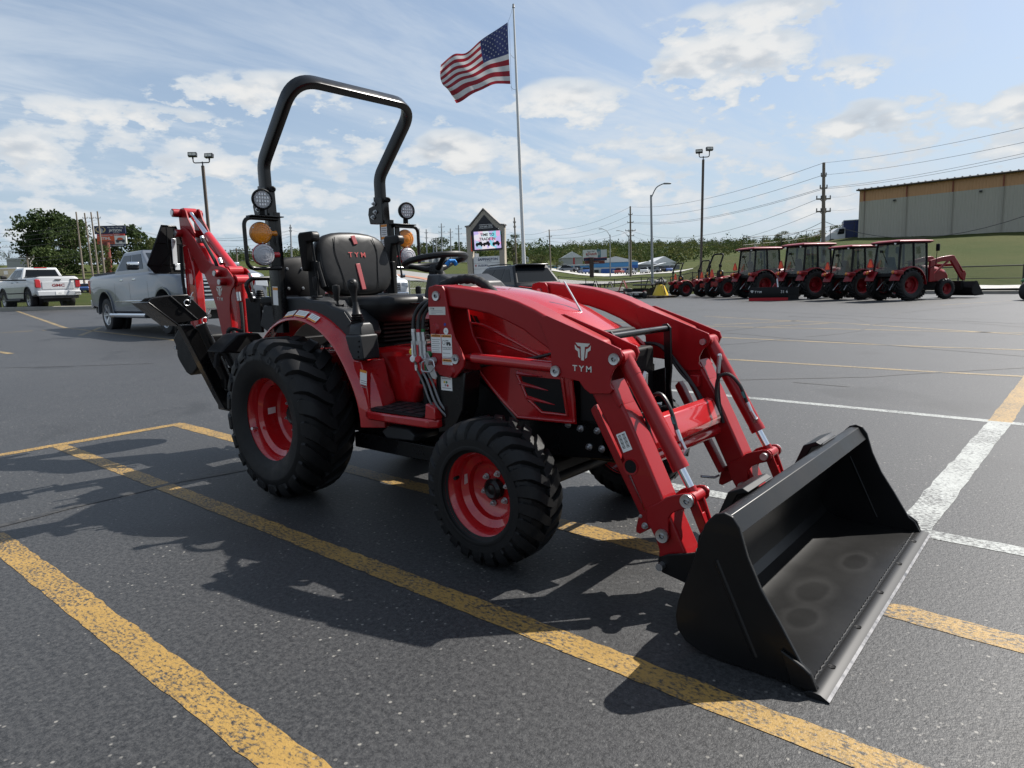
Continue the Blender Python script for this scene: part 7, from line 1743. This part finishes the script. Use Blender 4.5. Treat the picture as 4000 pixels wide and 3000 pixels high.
billboard(2276, 2370, [(976, 1018, 2277, 2370, WB, [('Dutch', -.12, .02, .34, REDB, .02), ('Since 1962', -.18, .30, .16, NAVYB, .0), ([(-.40, .18), (-.33, .18), (-.36, -.06)], 0, 0, 1, REDB, 0), ([(-.34, .10), (-.31, .18), (-.27, -.06), (-.35, -.06)], 0, 0, 2, GRYA, 0), ([(.06, .5), (.24, .5), (.24, -.25), (.10, -.25), (.13, .1)], 0, 0, 1, TEALA, 0), (ellip(.165, .18, .04, .22), 0, 0, 2, GRYA, 0), ([(.24, .5), (.5, .5), (.5, -.25), (.24, -.25)], 0, 0, 1, P('pale artwork', (.52, .53, .55), .5), 0), ([(-.5, -.5), (.5, -.5), (.5, -.25), (.1, -.30), (-.2, -.22), (-.5, -.26)], 0, 0, 3, NAVYB, 0), ([(-.5, -.22), (-.2, -.17), (.1, -.25), (.5, -.20), (.5, -.25), (.1, -.30), (-.2, -.22), (-.5, -.26)], 0, 0, 4, REDB, 0), ('BATHROOM  REMODEL', -.12, -.46, .17, WB, .02)], .5), (1019, 1030, 2284, 2362, RUSTP, [('DDM BRAND', 0, -.25, .5, WB, .0)], .4)],
          125, 2312, 1028, 'bathroom remodelling billboard with red lettering in front of the blue shop', P('brown steel pole', (.05, .03, .025), .6), .40)
# substation frames
q = gp(1700, 205); t = tag(empty('substation', q), 'grey lattice of an electrical substation behind the steering wheel', 'substation')
k = 205/FPX
def sub_frames():
    rd = Vector((CR.x, CR.y, 0)).normalized()
    for j in range(13):
        x = (-130+j*24)*k; hgt = rnd.choice((24, 30, 36))*k; nd = rnd.uniform(-4, 10)
        b = MB(); o = rd*x+Vector((CF.x, CF.y, 0))*nd
        for s in (-1, 1): b.tube([o+rd*(s*7*k)+Vector((0, 0, -1)), o+rd*(s*7*k)+Vector((0, 0, hgt))], .10, 4)
        for z in (.55, .78, 1.0): b.tube([o-rd*(8*k)+Vector((0, 0, hgt*z)), o+rd*(8*k)+Vector((0, 0, hgt*z))], .09, 4)
        for s in (-1, 0, 1): b.tube([o+rd*(s*5*k)+Vector((0, 0, hgt*.55)), o+rd*(s*5*k)+Vector((0, 0, hgt*.25))], .16, 5)
        b.build('switch_frame', GALV, t)
        b = MB(); b.box(o+Vector((0, 0, 1.0)), (2.2, 1.6, 2.2)); b.build('transformer', GRYA, t)
sub_frames()

# ------------------------------------------------------------------ far parked cars
CARCOL = [WHITEC, SILVER, BLACKC, P('blue car paint', (.03, .08, .25), .3, coat=.6), P('red car paint', (.25, .02, .02), .3, coat=.6), P('grey car paint', (.12, .12, .13), .3, coat=.6)]
def farcar(px, d, rz, col, label, grp, dz=0):
    q = gp(px, d); t = tag(empty('parked_car', q, rz), label, 'car', grp)
    MB().prism([(-2.2, .3), (-2.25, .75), (-2.0, .95), (2.0, .85), (2.25, .65), (2.2, .3)], 'y', -.85, .85).build('body', col, t, .08)
    MB().loft([[(-1.9, -.8, .9), (1.1, -.8, .9), (1.1, .8, .9), (-1.9, .8, .9)], [(-1.4, -.62, 1.42), (.2, -.62, 1.42), (.2, .62, 1.42), (-1.4, .62, 1.42)]]).build('windows', CARGLASS, t)
    MB().bb(-1.35, .18, -.6, .6, 1.42, 1.47).build('roof', col, t, .03)
    for x in (-1.35, 1.35):
        for s in (-1, 1): MB().lathe([(.001, -.1), (.32, -.1), (.32, .1), (.001, .1)], (x, s*.76, .32), (0, 1, 0), 12).build('wheel', CARTYRE, t)
for i, px in enumerate((232, 262, 292, 322, 352, 384)): farcar(px, 118+rnd.uniform(-3, 3), R(140), CARCOL[(i*2+1) % 6], 'parked car seen through the fence between the two pickups on the left', 'cars beyond the left fence')
for i, px in enumerate((2200, 2222, 2250, 2282, 2420, 2465, 2520, 2545, 2575, 2602)): farcar(px, rnd.uniform(150, 172), R(rnd.choice((110, 140, 30))), CARCOL[i % 6], 'parked car in the yards in front of the far blue shop', 'cars in the far yards')

# ------------------------------------------------------------------ implements beside the row
IB = P('implement black', (.012, .012, .013), .45, rvary=.1); IR = P('implement red', (.24, .02, .02), .5); IY = P('spreader yellow', (.62, .43, .03), .45)
def imp(px, d, rz, label, name='farm_implement'):
    q = gp(px, d); q.z = lotz(q.x, q.y); return tag(empty(name, q, rz), label, 'implement')
def aframe(t, h, m=IB, x=0.0):
    for s in (-1, 1): MB().tube([(x, s*.40, .25), (x, s*.05, h)], .035, 6).build('mast', m, t)
    MB().tube([(x, 0, h), (x-.9, 0, .35)], .025, 6).build('mast_brace', m, t)
t = imp(2452, 41.5, R(140), 'long black rotary cutter with white lettering and a red hitch frame', 'rotary_cutter')
MB().prism([(-1.0, .18), (1.0, .18), (1.0, .36), (.2, .40), (-1.0, .36)], 'y', -.9, .9).build('cutter_deck', IB, t, .03)
text('TAR 1206', 'deck_lettering', WHITE, t, (.0, -.905, .22), (1, 0, 0), (0, 0, 1), .16, .01); text('TAR 1206', 'deck_lettering', WHITE, t, (-1.005, 0, .22), (0, -1, 0), (0, 0, 1), .16, .01)
aframe(t, 1.1, IR, .8); MB().bb(-.2, .3, -.2, .2, .38, .62).build('gearbox', IB, t, .03)
for s in (-1, 1): MB().lathe([(.001, -.06), (.22, -.06), (.22, .06), (.001, .06)], (-1.3, s*.6, .22), (0, 1, 0), 16).build('tail_wheel', CARTYRE, t); MB().tube([(-1.0, s*.6, .4), (-1.3, s*.66, .45), (-1.3, s*.66, .2)], .03, 6).build('wheel_fork', IR, t)
t = imp(2535, 43, R(147), 'black disc harrow with rows of discs, beside the yellow spreader', 'disc_harrow')
MB().bb(-.9, .9, -.7, .7, .75, .84).build('harrow_frame', IB, t, .02)
for y in (-.6, .6):
    for k in range(7): MB().lathe([(.001, .05), (.2, .03), (.30, -.01), (.30, -.02), (.001, .03)], (-.85+k*.28, y, .30), (1, .2, 0), 16).build('disc', IB, t)
    MB().cyl((-.95, y, .30), (.95, y, .30), .03, 6).build('disc_shaft', IB, t)
aframe(t, 1.2)
t = imp(2580, 41, R(143), 'yellow cone spreader on a wooden pallet, left of the smallest tractor', 'cone_spreader')
MB().lathe([(.48, .0), (.45, .12), (.22, .62), (.14, .66)], (0, 0, .14), (0, 0, 1), 20).build('hopper', IY, t); MB().cyl((0, -.35, .95), (0, .35, .95), .12, 10).build('motor', GREY, t)
for k in range(5): MB().bb(-.75, .75, -.7+k*.3, -.52+k*.3, .10, .13).build('pallet_board', WOOD, t)
for y in (-.65, 0, .65): MB().bb(-.72, .72, y-.05, y+.05, .0, .098).build('pallet_bearer', WOOD, t)
for s in (-1, 1): MB().tube([(s*.5, s*.1, .2), (s*.1, 0, 1.15)], .03, 6).build('spreader_frame', IB, t)
MB().tube([(-.6, 0, .9), (-.2, 0, 1.2), (.4, 0, 1.1), (.7, .1, .5)], .04, 6).build('drive_shaft', IB, t)
t = imp(2390, 43.5, R(140), 'black tiller with a raised gearbox, left of the rotary cutter', 'tiller')
MB().prism([(-.35, .15), (-.45, .45), (-.2, .70), (.25, .68), (.4, .4)], 'y', -.75, .75).build('tiller_hood', IB, t, .03); aframe(t, 1.05, IB, .35); MB().cyl((0, -.7, .25), (0, .7, .25), .2, 10).build('tine_rotor', IB, t)
t = imp(2330, 46, R(135), 'black box blade with tall shanks among the implements', 'box_scraper')
MB().bb(-.35, .35, -.85, -.80, .05, .55).build('side_plate', IB, t); MB().bb(-.35, .35, .80, .85, .05, .55).build('side_plate', IB, t); MB().bb(-.38, -.33, -.8, .8, .05, .5).build('rear_blade', IB, t)
for k in range(5): MB().bb(.2, .28, -.64+k*.3, -.58+k*.3, .0, .95).build('shank', IB, t)
aframe(t, 1.15, IB, .35)
t = imp(2285, 48, R(135), 'black grapple with curved tines among the implements', 'grapple')
for k in range(6): MB().tube(catmull([(.5, -.7+k*.28, .1), (0, -.7+k*.28, .05), (-.4, -.7+k*.28, .35), (-.3, -.7+k*.28, .9)], 4), .035, 5).build('tine', IB, t)
MB().cyl((-.35, -.8, .6), (-.35, .8, .6), .06, 8).build('cross_tube', IB, t); MB().bb(-.5, -.42, -.5, .5, .3, 1.0).build('mount_plate', IB, t)
t = imp(2240, 50, R(135), 'black mower deck with a red frame at the left end of the implements', 'mower_deck')
MB().prism([(-.7, .1), (.7, .1), (.7, .3), (-.7, .34)], 'y', -.7, .7).build('deck_shell', IB, t, .04); aframe(t, 1.0, IR, .6); MB().cyl((0, 0, .32), (0, 0, .6), .16, 10).build('gearbox', IB, t)

# ------------------------------------------------------------------ trees
def leafmat(name, c1, c2):
    m, nt, b = newmat(name); tc, noise, rng, mix, m_ = tex(nt)
    nt.links.new(mix(rng(noise(.55, 4, .6), .3, .7), c1, c2), b.inputs['Base Color']); b.inputs['Roughness'].default_value = .85; b.inputs['Specular IOR Level'].default_value = .15
    tr = nt.nodes.new('ShaderNodeBsdfTranslucent'); tr.inputs[0].default_value = (*[min(1, x*1.7) for x in c2], 1); mx = nt.nodes.new('ShaderNodeMixShader'); mx.inputs[0].default_value = .14
    nt.links.new(b.outputs[0], mx.inputs[1]); nt.links.new(tr.outputs[0], mx.inputs[2]); nt.links.new(mx.outputs[0], nt.nodes['Material Output'].inputs[0])
    return m
LEAF = [leafmat('dark oak leaves', (.020, .036, .012), (.040, .060, .019)), leafmat('mid green leaves', (.032, .052, .015), (.058, .078, .024)), leafmat('olive leaves', (.046, .058, .018), (.074, .080, .028)), leafmat('yellow green leaves', (.070, .092, .022), (.11, .115, .030)), leafmat('rusty leaves', (.10, .070, .028), (.14, .085, .035))]
BARK = P('bark', (.07, .055, .042), .9, vary=.3, bump=.3, bscale=6)
def leaves(b, c, r, n, size, mi=0, g=None):
    g = g or rnd
    for _ in range(n):
        u = Vector((g.gauss(0, 1), g.gauss(0, 1), g.gauss(0, 1))).normalized(); p = c+Vector((u.x*r[0], u.y*r[1], u.z*r[2]))*(g.uniform(.55, 1.0))
        a = Vector((g.gauss(0, 1), g.gauss(0, 1), g.gauss(0, .7))).normalized(); q = a.orthogonal().normalized(); q = Matrix.Rotation(g.uniform(0, 6.28), 3, a) @ q; w = a.cross(q); s = size*g.uniform(.6, 1.3)
        b.add([p+q*s, p+w*s*.8, p-q*s*.9, p-w*s*.7], [(0, 1, 2, 3)], mi)
def tree(px, ytop, wpx, d, label, mats, name='tree', nclump=34, base_y=None, n=46, sparse=1.0, group='trees'):
    g = random.Random(int(px*7+ytop)); base = gp(px, d); k = d/FPX
    h = (at(px, ytop, d).z-base.z); w = wpx*k/2
    t = tag(empty(name, base), label, 'tree', group)
    tr = MB(); tr.tube([Vector((0, 0, -.5)), Vector((g.uniform(-.3, .3), 0, h*.25)), Vector((g.uniform(-.6, .6), 0, h*.6))], [h*.035, h*.026, h*.012], 8); lims = []
    for i in range(7):
        a = g.uniform(0, 6.28); z0 = h*g.uniform(.18, .45); e = Vector((math.cos(a)*w*.65, math.sin(a)*w*.65, h*g.uniform(.45, .8)))
        tr.tube([Vector((0, 0, z0)), Vector((e.x*.4, e.y*.4, lerp(z0, e.z, .55))), e], [h*.014, h*.009, h*.004], 6)
    tr.build('trunk', BARK, t)
    b = MB()
    for i in range(nclump):
        a = g.uniform(0, 6.28); u = g.random()**.5; zz = g.uniform(.20, .95)
        env = math.sin(math.pi*min(1, max(.02, (zz-.08)/.98)))**.55
        c = Vector((math.cos(a)*u*w*.80*env, math.sin(a)*u*w*.80*env, h*zz)); r = w*g.uniform(.16, .32)*(.7+.3*env)
        leaves(b, c, (r, r, r*.75), int(n*1.5*sparse), w*.040, g.randrange(len(mats)), g)
    b.build('crown', mats, t, smooth=0)
    return t
D0, D1, D2, D3, D4 = LEAF
tree(215, 830, 290, 232, 'largest dark green tree on the left, rising behind the leaning poles', [D0, D0, D1], nclump=95)
tree(318, 862, 230, 222, 'broad mid green tree between the biggest tree and the billboards', [D0, D1, D1], nclump=46)
tree(130, 915, 120, 226, 'lower dark tree on the left flank of the biggest tree', [D0, D1], nclump=30)
tree(530, 888, 270, 238, 'dark rounded tree right of the double billboard', [D0, D1, D0], nclump=48)
tree(590, 940, 170, 230, 'small pale tree at the right end of the left tree group', [D1, D2], nclump=22)
tree(4, 935, 80, 215, 'green tree cut off by the left edge of the view', [D1, D0], nclump=28)
tree(58, 950, 70, 220, 'thin sparse tree at the far left', [D2, D1], nclump=14, sparse=.5)
tree(420, 960, 150, 205, 'low bushy tree in front of the billboard pole', [D1, D2], nclump=30)
tree(250, 975, 260, 205, 'dark hedge like tree below the biggest tree', [D0, D1], nclump=40)
tree(2012, 908, 75, 175, 'dark tree between the sign and the flag pole', [D0, D0, D1], nclump=34)
tree(2030, 985, 90, 150, 'yellow green shrubby tree at the foot of the flag pole', [D3, D2], nclump=24)
tree(2110, 990, 110, 155, 'mid green bushy tree right of the flag pole', [D1, D2], nclump=26)
tree(2175, 1000, 60, 160, 'small yellowish tree left of the pale shed', [D3, D2], nclump=18)
tree(2420, 985, 50, 260, 'bright yellow green tree above the blue shop', [D3], nclump=18)
tree(2215, 978, 55, 280, 'bright green tree left of the bathroom billboard', [D3, D1], nclump=18)
tree(1725, 928, 110, 290, 'tall tree behind the middle of the substation', [D0, D2], nclump=30)
tree(1790, 945, 100, 280, 'olive tree behind the right part of the substation', [D0, D2], nclump=26)
tree(1665, 950, 80, 300, 'olive tree behind the left part of the substation', [D2, D0], nclump=22)
tree(1605, 935, 50, 300, 'dark tree between the amber lamp and the substation', [D0], nclump=20)
tree(3052, 908, 85, 120, 'rounded olive tree on the crest above the cab tractors', [D2, D1], nclump=26)
tree(3140, 925, 60, 130, 'low yellowing shrub left of the utility pole on the crest', [D3, D2], nclump=16)
tree(3190, 900, 60, 120, 'yellowing tree just left of the utility pole on the crest', [D3, D4], nclump=18)
tree(3255, 875, 75, 112, 'leafy green tree just right of the utility pole', [D1, D3], nclump=24)
tree(3312, 880, 60, 114, 'leafy green tree behind the blue trailer', [D1, D3], nclump=22)
tree(3345, 868, 40, 118, 'dark treetop at the warehouse corner', [D0, D1], nclump=16)
def forest():
    b = MB(); g = random.Random(3)
    for i in range(2600):
        px = g.uniform(540, 3330); d = 230+770*g.random()**.8
        if px < 1560 and d < 480: continue
        if px < 1900 and d < 330: continue
        if 2060 < px < 2680 and d < 255: continue
        if px > 2660 and d < 320+(px-2660)*.6: continue
        q = gp(px, d); hh = (g.uniform(6, 10.5)+6*g.random()**4)*(.72 if d < 420 else 1); r = g.uniform(3.0, 5.2)
        mi = g.choice((0, 0, 0, 1, 1, 1, 2, 2, 3)) if d < 700 else g.choice((0, 0, 0, 0, 1))
        c = q+Vector((0, 0, hh*.52)); leaves(b, c, (r, r, hh*.5), 75, r*.145, mi, g)
    o = b.build('forest', LEAF, smooth=0, kind='stuff'); o['label'] = 'distant wooded hillside along the horizon'; o['category'] = 'forest'
forest()
